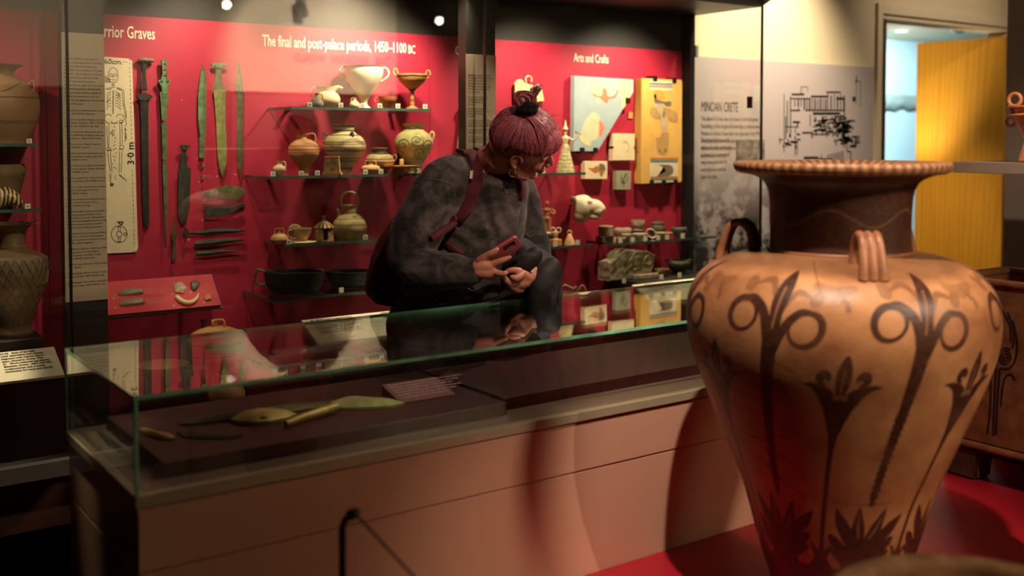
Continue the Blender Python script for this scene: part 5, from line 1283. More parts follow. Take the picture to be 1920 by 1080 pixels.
# faience goat plaque behind the visitor's bun
t = thing('faience_plaque', 'pale green faience goat plaque pinned above the visitor', 'plaque', at(990, 192, Y=3.87))
bm = bmesh.new(); prism(bm, XZ([(966, 158), (971, 150), (978, 148), (984, 155), (994, 158), (1004, 160), (1011, 158), (1016, 166), (1019, 178), (1021, 190), (1008, 191), (1006, 182), (992, 180), (984, 184), (982, 192), (968, 192), (966, 176)], 3.87), 3.87, 3.885, .002)
obj('animal_relief', bm, M_FAIENCE, t, world=True)
bm = bmesh.new(); tube(bm, [tuple(at(u, v, Y=3.874)) for u, v in circ(991, 149, 6, 6.5, 130, 400, 16)], .0035, 6); obj('curled_horn', bm, M_FAIENCE, t, world=True, smooth=60)
bm = bmesh.new(); q = at(990, 170, Y=3.88); tube(bm, [(q.x, 3.884, q.z), (q.x, CASE_BACK, q.z)], .003, 6); obj('pin', bm, M_BLACK, t, world=True)
# robe-shaped faience half hidden by the second post
t = thing('faience_robe', 'pale green robe-shaped plaque half hidden by the second post', 'plaque', at(875, 279, Y=3.87))
bm = bmesh.new(); prism(bm, XZ([(870, 199), (878, 197), (886, 199), (880, 215), (884, 240), (894, 278), (861, 279), (864, 250), (871, 222), (873, 212), (866, 213), (864, 206)], 3.87), 3.87, 3.89, .002); obj('robe', bm, M_FAIENCE, t, world=True)
bm = bmesh.new(); q = at(880, 250, Y=3.88); tube(bm, [(q.x, 3.889, q.z), (q.x, CASE_BACK, q.z)], .003, 6); obj('pin', bm, M_BLACK, t, world=True)
# snake goddess
t = thing('goddess_figurine', 'pale flounce-skirted goddess figurine with outstretched arms', 'figurine', on(1060, 3.79, ZA))
s = mpp(on(1060, 3.79, ZA)); M_FG = mat('green_white_faience', C(214, 204, 150), 0.4, var=0.3, scale=90, bump=0.3)
pr = [(17.5, 0)]
for j in range(7):
    r0 = 17.5 - j * 1.7; z0 = j * 7
    pr += [(r0, z0 + 1), (r0 - .4, z0 + 6.2), (r0 - 2.2, z0 + 7)]
obj('flounced_skirt', lathe_bm([(0, .1)] + [(r * s, h * s) for r, h in pr] + [(0, 49 * s)], 22), M_FG, t, smooth=30)
bm = bmesh.new(); ellipsoid(bm, (0, -4.2 * s, 44 * s), (6.5 * s, 5 * s, 9 * s), None, 16, 10); obj('apron', bm, M_FG, t, smooth=60)
bm = lathe_bm([(0, 47 * s), (5.5 * s, 48 * s), (4 * s, 54 * s), (6.5 * s, 62 * s), (6 * s, 66 * s), (2.2 * s, 69 * s), (2.2 * s, 71 * s), (3.6 * s, 74 * s), (3.6 * s, 78 * s), (5.6 * s, 80 * s), (5 * s, 82 * s), (2.4 * s, 86 * s), (1.6 * s, 94 * s), (0, 98 * s)], 18)
obj('bust_and_headdress', bm, M_FG, t, smooth=50)
for sg in (-1, 1):
    bm = bmesh.new(); P = smoothpath([RV * (sg * 5 * s) + Vector((0, 0, 65 * s)), RV * (sg * 12 * s) + Vector((0, -3 * s, 60 * s)), RV * (sg * 18 * s) + Vector((0, -5 * s, 64 * s)), RV * (sg * 19 * s) + Vector((0, -5 * s, 70 * s))], 4)
    tube(bm, P, [2.2 * s, 1.4 * s], 8); obj('arm', bm, M_FG, t, smooth=60)
    bm = bmesh.new(); P = smoothpath([RV * (sg * 19 * s) + Vector((0, -5 * s, 70 * s)), RV * (sg * 15 * s) + Vector((0, -5 * s, 76 * s)), RV * (sg * 22 * s) + Vector((0, -5 * s, 73 * s)), RV * (sg * 26 * s) + Vector((0, -5 * s, 69 * s))], 4)
    tube(bm, P, .7 * s, 6); obj('snake', bm, M_BRONZE_BR, t, smooth=60)
tag(obj('small_ivory_card', box(tuple(on(1012, 3.74, ZA) + Vector((-.028, 0, .0003))), tuple(on(1012, 3.74, ZA) + Vector((.03, .004, .02)))), M_LABEL), 'ivory card on the goddess shelf beneath the visitor\'s chin', 'card')
# lion head, on a wall pin
t = thing('lion_head', 'white marble lion head vessel projecting from the red lining', 'sculpture', at(1100, 420, Y=3.80))
cpt = at(1101, 391, Y=3.80); s = mpp(cpt)
LF = (RV * 0.93 + Vector((-F3.x, -F3.y, 0)) * 0.36).normalized(); LS = Vector((0, 0, 1)).cross(LF); LU = Vector((0, 0, 1))
def lw(f, l, u_): return cpt + LF * (f * s) + LS * (l * s) + LU * (u_ * s)
bm = bmesh.new(); ax = (LF, LS, LU)
ellipsoid(bm, lw(-8, 0, 2), (22 * s, 19 * s, 24 * s), ax); ellipsoid(bm, lw(12, 0, 4), (20 * s, 13 * s, 14 * s), ax); ellipsoid(bm, lw(24, 0, 0), (12 * s, 9 * s, 10 * s), ax)
ellipsoid(bm, lw(16, 0, -14), (14 * s, 8 * s, 7 * s), ax); ellipsoid(bm, lw(-12, 0, -12), (18 * s, 16 * s, 15 * s), ax)
for sg in (-1, 1):
    ellipsoid(bm, lw(-22, sg * 15, 16), (8 * s, 3.5 * s, 8 * s), ax); ellipsoid(bm, lw(8, sg * 10, 14), (6 * s, 4 * s, 4 * s), ax); ellipsoid(bm, lw(22, sg * 7, -4), (9 * s, 4 * s, 6 * s), ax)
def remesh(bm, voxel, name='tmp', smooth_it=3, fn=None):
    me = bpy.data.meshes.new(name); bmesh.ops.recalc_face_normals(bm, faces=bm.faces); bm.to_mesh(me); bm.free()
    o = bpy.data.objects.new(name, me); COL.objects.link(o)
    r = o.modifiers.new('r', 'REMESH'); r.mode = 'VOXEL'; r.voxel_size = voxel
    if smooth_it:
        sm = o.modifiers.new('s', 'SMOOTH'); sm.iterations = smooth_it; sm.factor = 0.5
    dg = bpy.context.evaluated_depsgraph_get()
    out = bpy.data.meshes.new_from_object(o.evaluated_get(dg), depsgraph=dg)
    bpy.data.objects.remove(o); bpy.data.meshes.remove(me)
    out.name = name; out.materials.clear()
    return out
def meshobj(name, me, m, parent, label=None, smooth=True):
    off = wpos(parent)
    if parent is not None: me.transform(Matrix.Translation(-off))
    me.materials.append(m)
    if smooth: me.polygons.foreach_set('use_smooth', [True] * len(me.polygons))
    o = bpy.data.objects.new(name, me); link(o, parent)
    if label: o['label'] = label
    return o
meshobj('head', remesh(bm, .0035, 'head', 4), M_PLASTER, t)
bm = bmesh.new(); q = lw(-14, 0, 4); tube(bm, [q + Vector((0, .02, 0)), (q.x, CASE_BACK, q.z)], .006, 8); obj('wall_pin', bm, M_BLACK, t, world=True)
# clay figurines on shelf B
GF = 'small clay figurines'
def figure(u, Y, z, label, h, m, block_h=0, block_m=M_OCHRE, arms='ring', name='clay_figurine'):
    p = on(u, Y, z); s = mpp(p); t = thing(name, label, 'figurine', p, GF)
    b = block_h
    if b: obj('block', box((-11 * s, -8 * s, .0003), (11 * s, 8 * s, b * s), .001), block_m, t)
    q = h / 62.0; o_ = b
    def E(bm, x, zz, rx, rz, ry=None): ellipsoid(bm, RV * (x * q * s) + Vector((0, 0, (o_ + zz * q) * s)), (rx * q * s, (ry or rx) * q * s, rz * q * s), None, 14, 10)
    bm = bmesh.new()
    for sg in (-1, 1): tube(bm, [RV * (sg * 3.2 * q * s) + Vector((0, 0, (o_ + .3) * s)), RV * (sg * 3.4 * q * s) + Vector((0, 0, (o_ + 10 * q) * s)), RV * (sg * 3.2 * q * s) + Vector((0, 0, (o_ + 30 * q) * s))], [4.2 * q * s, 3.2 * q * s, 4 * q * s], 10)
    E(bm, 0, 30, 6.5, 6, 5); E(bm, 0, 38, 5, 8, 4); E(bm, 0, 45, 7.5, 4.5, 4.5); E(bm, 0, 50, 2.2, 5); E(bm, 0, 57, 4, 5, 4.2)
    meshobj('body', remesh_local(bm, .0016), m, t)
    for sg in (-1, 1):
        pts = {'ring': [(7, 46), (13, 43), (11, 38), (4, 42)], 'stub': [(7, 46), (11, 41), (12, 36)]}[arms]
        bm = bmesh.new(); tube(bm, smoothpath([RV * (sg * x * q * s) + Vector((0, -2 * s if i > 1 else 0, (o_ + y * q) * s)) for i, (x, y) in enumerate(pts)], 4), 1.9 * q * s, 8); obj('arm', bm, m, t, smooth=60)
    return t
def remesh_local(bm, voxel): return remesh_keep(bm, voxel)
def remesh_keep(bm, voxel):
    me = remesh(bm, voxel, 'body', 2); return me
_mo = meshobj
def meshobj(name, me, m, parent, label=None, smooth=True, local=False):
    if local or name == 'body' and parent is not None and parent.get('group') == GF:
        me.materials.append(m); me.polygons.foreach_set('use_smooth', [True] * len(me.polygons))
        o = bpy.data.objects.new(name, me); link(o, parent); return o
    return _mo(name, me, m, parent, label, smooth)
figure(997, 3.80, ZB, 'small stub-armed clay figurine on an ochre block beside the visitor\'s arm', 44, M_CLAYPALE, 11, arms='stub')
figure(1026, 3.84, ZB, 'taller terracotta figurine with both arms curled to its chest', 64, mat('orange_terracotta', C(206, 132, 86), .65, var=.12, bump=.1), 16, M_PLINTH, 'ring')
t = thing('clay_ram', 'small pale clay ram figurine with a raised head', 'figurine', on(1013, 3.735, ZB), GF); s = mpp(on(1013, 3.735, ZB))
bm = bmesh.new()
E_ = lambda x, zz, rx, rz: ellipsoid(bm, RV * (x * s) + Vector((0, 0, zz * s)), (rx * s, rx * .7 * s, rz * s), (RV, Vector((-RV.y, RV.x, 0)), Vector((0, 0, 1))), 14, 10)
E_(0, 12, 15, 5); E_(10, 19, 5, 8); E_(15, 25, 6, 3.5); E_(-13, 18, 4, 6)
for x in (-11, -8, 9, 12): tube(bm, [RV * (x * s) + Vector((0, 1.5 * s, .3 * s)), RV * (x * s) + Vector((0, 0, 12 * s))], [2.6 * s, 3 * s], 8)
meshobj('body', remesh(bm, .0016, 'body', 2), M_CLAYPALE, t)
t = thing('ring_handled_figurine', 'clay piece like a two-ringed head on a small ochre block', 'figurine', on(1042, 3.735, ZB), GF); s = mpp(on(1042, 3.735, ZB))
obj('block', box((-10 * s, -7 * s, .0003), (10 * s, 7 * s, 12 * s), .001), M_OCHRE, t)
obj('stem', lathe_bm([(0, 12.05 * s), (5 * s, 12.1 * s), (3 * s, 18 * s), (5.5 * s, 24 * s), (3 * s, 28 * s), (0, 29 * s)], 16), M_CLAYPALE, t, smooth=60)
for sg in (-1, 1):
    bm = bmesh.new(); tube(bm, [RV * ((sg * 5.5 + 4 * math.cos(a)) * s) + Vector((0, 0, (29 + 4.4 * math.sin(a)) * s)) for a in [2 * PI * i / 16 for i in range(17)]], 1.7 * s, 8, cap=False); obj('ring', bm, M_CLAYPALE, t, smooth=60)
t = thing('clay_bell', 'small clay bell-shaped piece with a loop on top, at the shelf end', 'figurine', on(1068, 3.74, ZB), GF); s = mpp(on(1068, 3.74, ZB))
obj('bell', lathe_bm([(0, .3 * s), (10.5 * s, .3 * s), (8.5 * s, 8 * s), (5 * s, 16 * s), (3 * s, 20 * s), (0, 21 * s)], 20), mat('warm_buff_clay', C(224, 168, 110), .65, var=.1), t, smooth=60)
bm = bmesh.new(); tube(bm, [RV * (3.6 * math.cos(a) * s) + Vector((0, 0, (22 + 4 * math.sin(a)) * s)) for a in [2 * PI * i / 16 for i in range(17)]], 1.4 * s, 8, cap=False); obj('loop', bm, M_CLAYPALE, t, smooth=60)
for u, d in ((1016, 'before the clay ram'), (1041, 'before the two-ringed head'), (1067, 'before the clay bell'), (1083, 'at the corner of the figurine shelf')): number_tag(u, 3.712, ZB, tg(d))
# stone vessels on shelf C
GS = 'small carved stone vessels'
t = thing('stone_box', 'round ribbed stone box on a low grey slab', 'vessel', on(1136, 3.80, ZC), GS); s = mpp(on(1136, 3.80, ZC))
obj('slab', box((-17 * s, -10 * s, .0003), (9 * s, 10 * s, 10 * s), .001), mat('grey_slab', C(120, 100, 86), .7), t)
pr = [(0, 10.1)] + [(14 + (.6 if j % 2 else 0), 10.3 + j * 1.9) for j in range(11)] + [(0, 31)]
obj('drum', lathe_bm([(r * s, h * s) for r, h in pr], 28), M_STONE, t, smooth=40)
def sp(name, label, u, Y, prof, m, handles=(), z=ZC, group=GS): return pot(name, label, 'vessel', group, u, Y, z, prof, m, handles)
sp('stone_lamp', 'low grey stone lamp with incised sides behind the pale bowls', 1168, 3.84, [(12, 0), (14, 6), (17, 14), (16, 20), (10, 22)], M_STONE)
sp('stone_cup', 'small brown stone cup at the front corner of the stone vessel shelf', 1164, 3.74, [(6, 0), (7, 2), (9.5, 6), (9, 9)], M_STONE)
sp('pale_stone_bowl', 'pale veined stone bowl, the left of two', 1178, 3.76, [(6, 0), (8, 3), (12, 9), (13, 13)], M_STONE_L)
sp('pale_stone_bowl', 'whitest stone bowl with a fluted rim, the right of two', 1201, 3.75, [(7, 0), (9, 3), (13, 9), (14, 13)], mat('white_stone', C(206, 200, 176), .5, var=.25, scale=60))
sp('stone_chalice', 'two-tiered green stone chalice standing taller at the back', 1196, 3.85, [(8, 0), (8, 6), (10, 12), (12, 15), (9, 17), (13, 24), (13, 33)], M_STONE)
sp('lidded_stone_pot', 'lidded round stone pot with a knob, at the back of the shelf', 1233, 3.85, [(8, 0), (10, 4), (15, 13), (14, 20), (12, 24), (14, 25), (8, 28), (2, 29), (2, 32)], M_STONE_D)
t = thing('leaning_stone_disc', 'leaning pale stone disc with a hole in the middle', 'vessel', on(1221, 3.77, ZC), GS); s = mpp(on(1221, 3.77, ZC))
bm = bmesh.new(); tube(bm, [Vector((0, 0, 0)) + RV * (8.5 * math.cos(a) * s) + Vector((-.3, .15, 1)).normalized() * (8.5 * math.sin(a) * s) + Vector((0, 0, 10.5 * s)) for a in [2 * PI * i / 20 for i in range(21)]], 2.6 * s, 8, flat=.6, cap=False); obj('disc', bm, M_STONE_L, t, smooth=60)
bm = bmesh.new(); add_box(bm, (-4 * s, 3 * s, .0003), (4 * s, 7 * s, 8 * s), .001); obj('prop', bm, M_PLINTH, t)
sp('shallow_stone_bowl', 'shallow brown-green stone bowl before the lidded pot', 1244, 3.76, [(8, 0), (10, 2), (16, 8), (18, 11)], M_STONE)
sp('ribbed_stone_bowl', 'dark ribbed stone bowl at the right end of the shelf', 1273, 3.79, [(9, 0), (10, 3), (15, 11), (15, 16), (13, 18)], M_STONE_D)
for u, d in ((1155, 'before the ribbed stone box'), (1163, 'before the small brown stone cup'), (1186, 'before the left pale bowl'), (1210, 'before the whitest stone bowl'), (1234, 'left of the shallow stone bowl'), (1251, 'before the shallow stone bowl'), (1280, 'before the dark ribbed bowl')): number_tag(u, 3.715 if u != 1155 else 3.76, ZC, tg(d))
# black plinth with stone fragment and bowls
ZP = 0.76
pxa = at(1134, 521, Y=3.88).x
tag(obj('display_block', box((pxa, 3.622, ZDECK), (XE0 - .004, 3.885, ZP), 0.001), M_PLINTH), 'long black block under the carved stone fragment', 'plinth', 'display blocks on the case floor')
t = thing('carved_stone_fragment', 'large broken grey-brown stone relief with carved ovals on a black block', 'sculpture', on(1185, 3.77, ZP)); SY = 3.74
z5 = lambda x, y: (980 + x / 5.4, 360 + y / 5.4)
base_ = [(880, 885), (1305, 820), (1300, 760), (1340, 650), (1350, 620), (1240, 572), (1150, 572), (1060, 562), (1000, 600), (880, 690), (885, 780), (880, 840)]
P = XZ([z5(*q) for q in base_], SY); zmin = min(q[1] for q in P); P = [(x, ZP + .0005 + (z - zmin) * 1.0 if z - zmin > .02 else ZP + .0005) for x, z in P]
bm = bmesh.new(); prism(bm, P, SY, SY + 0.085, 0.006)
bmesh.ops.subdivide_edges(bm, edges=bm.edges[:], cuts=3, use_grid_fill=True)
for v in bm.verts:
    if v.co.z > ZP + .003: v.co += mnoise.noise_vector(v.co * 30) * .006
obj('stone_body', bm, M_STONE, t, world=True)
bm = bmesh.new()
for (cx, cy, rx, ry) in ((1160, 700, 50, 42), (1160, 700, 26, 20), (1270, 690, 36, 44)):
    tube(bm, [at(*z5(cx + rx * math.cos(a), cy + ry * math.sin(a)), Y=SY - .001) for a in [2 * PI * i / 22 for i in range(23)]], .0045, 6, cap=False)
for pts in (((1030, 820), (1080, 700), (1140, 610), (1250, 600), (1320, 640)), ((1200, 600), (1210, 820)), ((1050, 800), (1090, 740), (1120, 790), (1180, 760))):
    tube(bm, [at(*z5(*q), Y=SY) for q in pts], .0045, 6)
obj('carved_relief', bm, M_STONE, t, world=True, smooth=60, kind='stuff')
bm = bmesh.new(); add_box(bm, (wpos(t).x - .03, 3.71, ZP + .0003), (wpos(t).x + .12, 3.738, ZP + .022), .003); obj('lower_ledge', bm, M_STONE, t, world=True)
pot('cream_bowl', 'small cream bowl on the black block, right of the stone fragment', 'bowl', None, 1240, 3.73, ZP, [(5, 0), (6, 2), (12, 9), (13.5, 15)], M_GOLDBR)
pot('dark_fluted_bowl', 'dark fluted stone bowl on the black block', 'bowl', None, 1272, 3.76, ZP, [(9, 0), (10, 3), (19, 14), (21, 22), (16, 26)], M_STONE_D, [([(-18, 20), (-23, 26), (-16, 26)], 2), ([(18, 20), (23, 26), (16, 26)], 2)])
for u, d in ((1170, 'before the carved stone fragment'), (1240, 'before the small cream bowl'), (1274, 'before the dark fluted bowl')): number_tag(u, 3.66, ZP, tg(d))
# openwork clay stand on the case floor
ZO = zsh(1075, 575, 3.70)
p = on(1072, 3.70, ZO); block(p.x, p.y, ZDECK, ZO, .07, .06, 'dark block under the openwork clay piece', M_WINE)
t, s = pot('openwork_clay_bowl', 'brown openwork clay bowl with a thick looped rim, low behind the vitrine', 'bowl', None, 1072, 3.70, ZO, [(14, 0), (16, 4), (22, 16), (24, 26)], mat('brown_pitted_clay', C(146, 112, 76), .7, var=.3), [([(8, 24), (20, 40), (27, 24)], 3.0), ([(-22, 24), (-14, 40), (2, 34), (10, 38)], 3.0)])

# ================================================================== things in the glass vitrine
ZV = 0.7655
GVI = 'bronze blades in the glass vitrine'
def flat_item(name, label, cat, pts, th, m, z=ZV, grp=GVI, holes=()):
    """a blade lying flat: outline (u, v) on the board, with a raised middle"""
    P = [at(u, v, Z=z) for u, v in pts]
    c_ = sum(P, Vector((0, 0, 0))) / len(P)
    t_ = thing(name, label, cat, c_, grp)
    bm = bmesh.new(); rings = []
    for k, l in ((1.0, 0.0004), (1.0, th * .4), (0.72, th * .85), (0.2, th)):
        rings.append([bm.verts.new((c_.x + (p.x - c_.x) * k, c_.y + (p.y - c_.y) * k, z + l)) for p in P])
    n = len(P)
    for a, b in zip(rings, rings[1:]):
        for i in range(n): bm.faces.new((a[i], a[(i+1) % n], b[(i+1) % n], b[i]))
    bm.faces.new(rings[-1]); bm.faces.new(rings[0][::-1])
    obj('blade', bm, m, t_, world=True, smooth=50)
    return t_
flat_item('bronze_sword', 'long grey-green sword blade lying behind the spearheads in the vitrine', 'blade', [(337, 797), (360, 786), (420, 776), (520, 765), (580, 756), (640, 752), (640, 762), (560, 772), (470, 784), (400, 793), (350, 798)], .010, M_BRONZE_BR)
t = flat_item('bronze_spearhead', 'golden leaf-shaped blade with a round hole in the vitrine', 'blade', [(432, 792), (450, 783), (480, 777), (520, 776), (556, 782), (540, 789), (510, 795), (480, 798), (450, 797)], .022, M_GOLDBR)
q = at(494, 784, Z=ZV + .021)
obj('round_hole', lathe_bm([(0, 0), (.0085, 0), (.0085, .002), (0, .002)], 20, center=(q.x, q.y, q.z)), M_PLINTH, t, world=True)
t = flat_item('bronze_spearhead', 'largest golden-green spearhead with its tip pointing to the far end of the vitrine', 'blade', [(622, 758), (640, 752), (662, 751), (700, 754), (735, 756), (758, 760), (740, 765), (700, 768), (655, 770), (622, 768)], .018, mat('green_gold_bronze', C(176, 170, 112), .42, metal=.35, var=.3, scale=30, bump=.3))
bm = bmesh.new(); tube(bm, [at(536, 795, Z=ZV + .008), at(570, 782, Z=ZV + .012), at(630, 764, Z=ZV + .014)], [.008, .0095, .012], 12); obj('socket', bm, M_GOLDBR, t, world=True, smooth=60)
flat_item('bronze_fragment', 'small curved golden blade fragment near the glass corner of the vitrine', 'blade', [(256, 806), (272, 807), (290, 814), (306, 819), (326, 820), (326, 825), (310, 826), (288, 820), (268, 813)], .010, M_GOLDBR)
flat_item('bronze_fragment', 'thin dark sickle-shaped blade before the leaf-shaped blade in the vitrine', 'blade', [(332, 812), (345, 810), (352, 816), (380, 819), (440, 817), (455, 817), (430, 822), (380, 824), (345, 821)], .006, M_BRONZE_B)
flat_item('bronze_shard', 'black triangular blade on the pale corner of the vitrine deck', 'blade', [(182, 810), (188, 809), (210, 826), (238, 848), (222, 848), (200, 832)], .004, M_PLINTH, z=0.735)
mt = thing('blade_mount', 'tiny bright two-pronged mount beyond the tip of the largest spearhead', 'mount', at(760, 752, Z=ZV), None)
p = wpos(mt)
obj('base', box((-.016, -.008, .0003), (.016, .008, .006), .001), M_GOLDBR, mt)
for x in (-.006, .004): obj('prong', box((x - .0012, -.001, .006), (x + .0012, .001, .016)), M_LEDGE, mt)
lbl = at(800, 742, Z=ZV + .01)
bm = bmesh.new()
xa, xb = at(748, 757, Z=ZV).x, at(842, 737, Z=ZV).x
ya = at(790, 752, Z=ZV).y
vs = [bm.verts.new(q) for q in ((xa, ya, ZV + .0003), (xb, ya, ZV + .0003), (xb, ya + .10, ZV + .0003), (xa, ya + .10, ZV + .0003), (xa, ya, ZV + .004), (xb, ya, ZV + .004), (xb, ya + .10, ZV + .03), (xa, ya + .10, ZV + .03))]
for f in ((0,3,2,1),(4,5,6,7),(0,1,5,4),(1,2,6,5),(2,3,7,6),(3,0,4,7)): bm.faces.new([vs[i] for i in f])
lt = thing('vitrine_label', 'printed text label in purple-lit mauve beyond the spearhead in the vitrine', 'label', ((xa + xb) / 2, ya + .05, ZV))
obj('card', bm, mat('purple_lit_label', C(120, 70, 78), .5, var=.03), lt, world=True)  # mauve puts the purple light on the card into its colour
text("Bronze swords and spearheads from the Zapher\nPapoura cemetery, Knossos, and from other\ntombs in central Crete, 1450-1300 BC.\nThe blades were cast and then hammered;\nhandles of wood, ivory and gold have\nmostly been lost in the ground.", (xa + .012, ya + .088, ZV + .0275), .0115, mat('pink_ink', C(226, 176, 176), .6, var=0), lt, rot=(math.atan2(.026, .1), 0, 0), name='paragraph', line=1.25)

# ================================================================== the great painted jar
VC = (lambda p: Vector((p.x, p.y, PZ)))(at(1568, 900, D=2.50))
SV = (VC - CAM).dot(Vector((F3.x, F3.y, 0)).normalized()) / FPX
SVZ = SV; SV = SV * 0.955
VH = lambda v: (CAM.z - (v - 258) * SVZ) - PZ          # height above the platform for a row of the photo
body_px = [(118, 1160), (119, 1150), (121, 1120), (132, 1080), (143, 1050), (157, 1005), (171, 955), (188, 900), (209, 850), (230, 800), (251, 750), (271, 700), (286, 655), (294, 615), (295, 580), (288, 547), (272, 520), (245, 498), (205, 482), (165, 474), (142, 470), (134, 466)]
neck_px = [(134, 466), (133, 455), (133, 430), (134, 395), (136, 368), (141, 350), (150, 338), (168, 329), (196, 322)]
a_cam = math.atan2(-VC.y, -VC.x)                       # direction from the jar to the viewpoint
def jar_mesh(name, prof_px, nphi, nv, paint, parent, m, extra=None):
    P = smoothpath([Vector((r, v, 0)) for r, v in prof_px], 6)
    ln = [0]
    for a, b in zip(P, P[1:]): ln.append(ln[-1] + (b - a).length)
    tt = np.linspace(0, ln[-1], nv)
    rr_ = np.interp(tt, ln, [p.x for p in P]); vv = np.interp(tt, ln, [p.y for p in P])
    ph = np.linspace(-180, 180, nphi, endpoint=False)
    PH, R_ = np.meshgrid(ph, rr_); _, V_ = np.meshgrid(ph, vv)
    # angle grows to the viewer's right
    A_ = a_cam + np.radians(PH)
    rad = R_ * SV
    wob = 1 + 0.004 * np.sin(np.radians(PH) * 2 + 1) * np.sin(V_ / 130.0)
    X = rad * wob * np.cos(A_); Y = rad * wob * np.sin(A_); Z = np.vectorize(VH)(V_)
    verts = np.stack([X, Y, Z], -1).reshape(-1, 3)
    i, j = np.meshgrid(np.arange(nv - 1), np.arange(nphi), indexing='ij')
    jn = (j + 1) % nphi
    faces = np.stack([i * nphi + j, i * nphi + jn, (i + 1) * nphi + jn, (i + 1) * nphi + j], -1).reshape(-1, 4)
    me = bpy.data.meshes.new(name)
    me.vertices.add(len(verts)); me.vertices.foreach_set('co', verts.astype(np.float32).ravel())
    me.loops.add(faces.size); me.loops.foreach_set('vertex_index', faces.astype(np.int32).ravel())
    me.polygons.add(len(faces)); me.polygons.foreach_set('loop_start', np.arange(0, faces.size, 4, dtype=np.int32))
    me.update(calc_edges=True)
    me.polygons.foreach_set('use_smooth', [True] * len(faces))
    msk, crk = paint(PH, V_, R_)
    for nm, arr in (('painted', msk), ('cracks', crk)):
        a = me.attributes.new(nm, 'FLOAT', 'POINT'); a.data.foreach_set('value', arr.astype(np.float32).ravel())
    me.materials.append(m)
    o = bpy.data.objects.new(name, me); link(o, parent)
    return o
PER = 360 / 7
def lean(v): return 10 * (900 - v) / 300.0
def smooth01(d, w_=1.1): return np.clip(0.5 - d / (2 * w_), 0, 1)
def stroke(x, v, pts, radii, n=26):
    P = smoothpath([Vector((a, b, 0)) for a, b in pts], max(2, n // max(1, len(pts) - 1)))
    rad = np.interp(np.linspace(0, 1, len(P)), np.linspace(0, 1, len(radii)), radii)
    d = np.full(x.shape, 1e3)
    lo_x = min(p.x for p in P) - max(radii) - 4; hi_x = max(p.x for p in P) + max(radii) + 4
    lo_v = min(p.y for p in P) - max(radii) - 4; hi_v = max(p.y for p in P) + max(radii) + 4
    sel = (x > lo_x) & (x < hi_x) & (v > lo_v) & (v < hi_v)
    xs, vs_ = x[sel], v[sel]
    if xs.size == 0: return np.zeros_like(x)
    ds = np.full(xs.shape, 1e3)
    for (p, q, r0, r1) in zip(P, P[1:], rad, rad[1:]):
        dx, dv = q.x - p.x, q.y - p.y; L2 = dx * dx + dv * dv + 1e-9
        t_ = np.clip(((xs - p.x) * dx + (vs_ - p.y) * dv) / L2, 0, 1)
        ds = np.minimum(ds, np.hypot(xs - p.x - t_ * dx, vs_ - p.y - t_ * dv) - (r0 + (r1 - r0) * t_))
    d[sel] = ds
    return smooth01(d)
DAX = 2.50
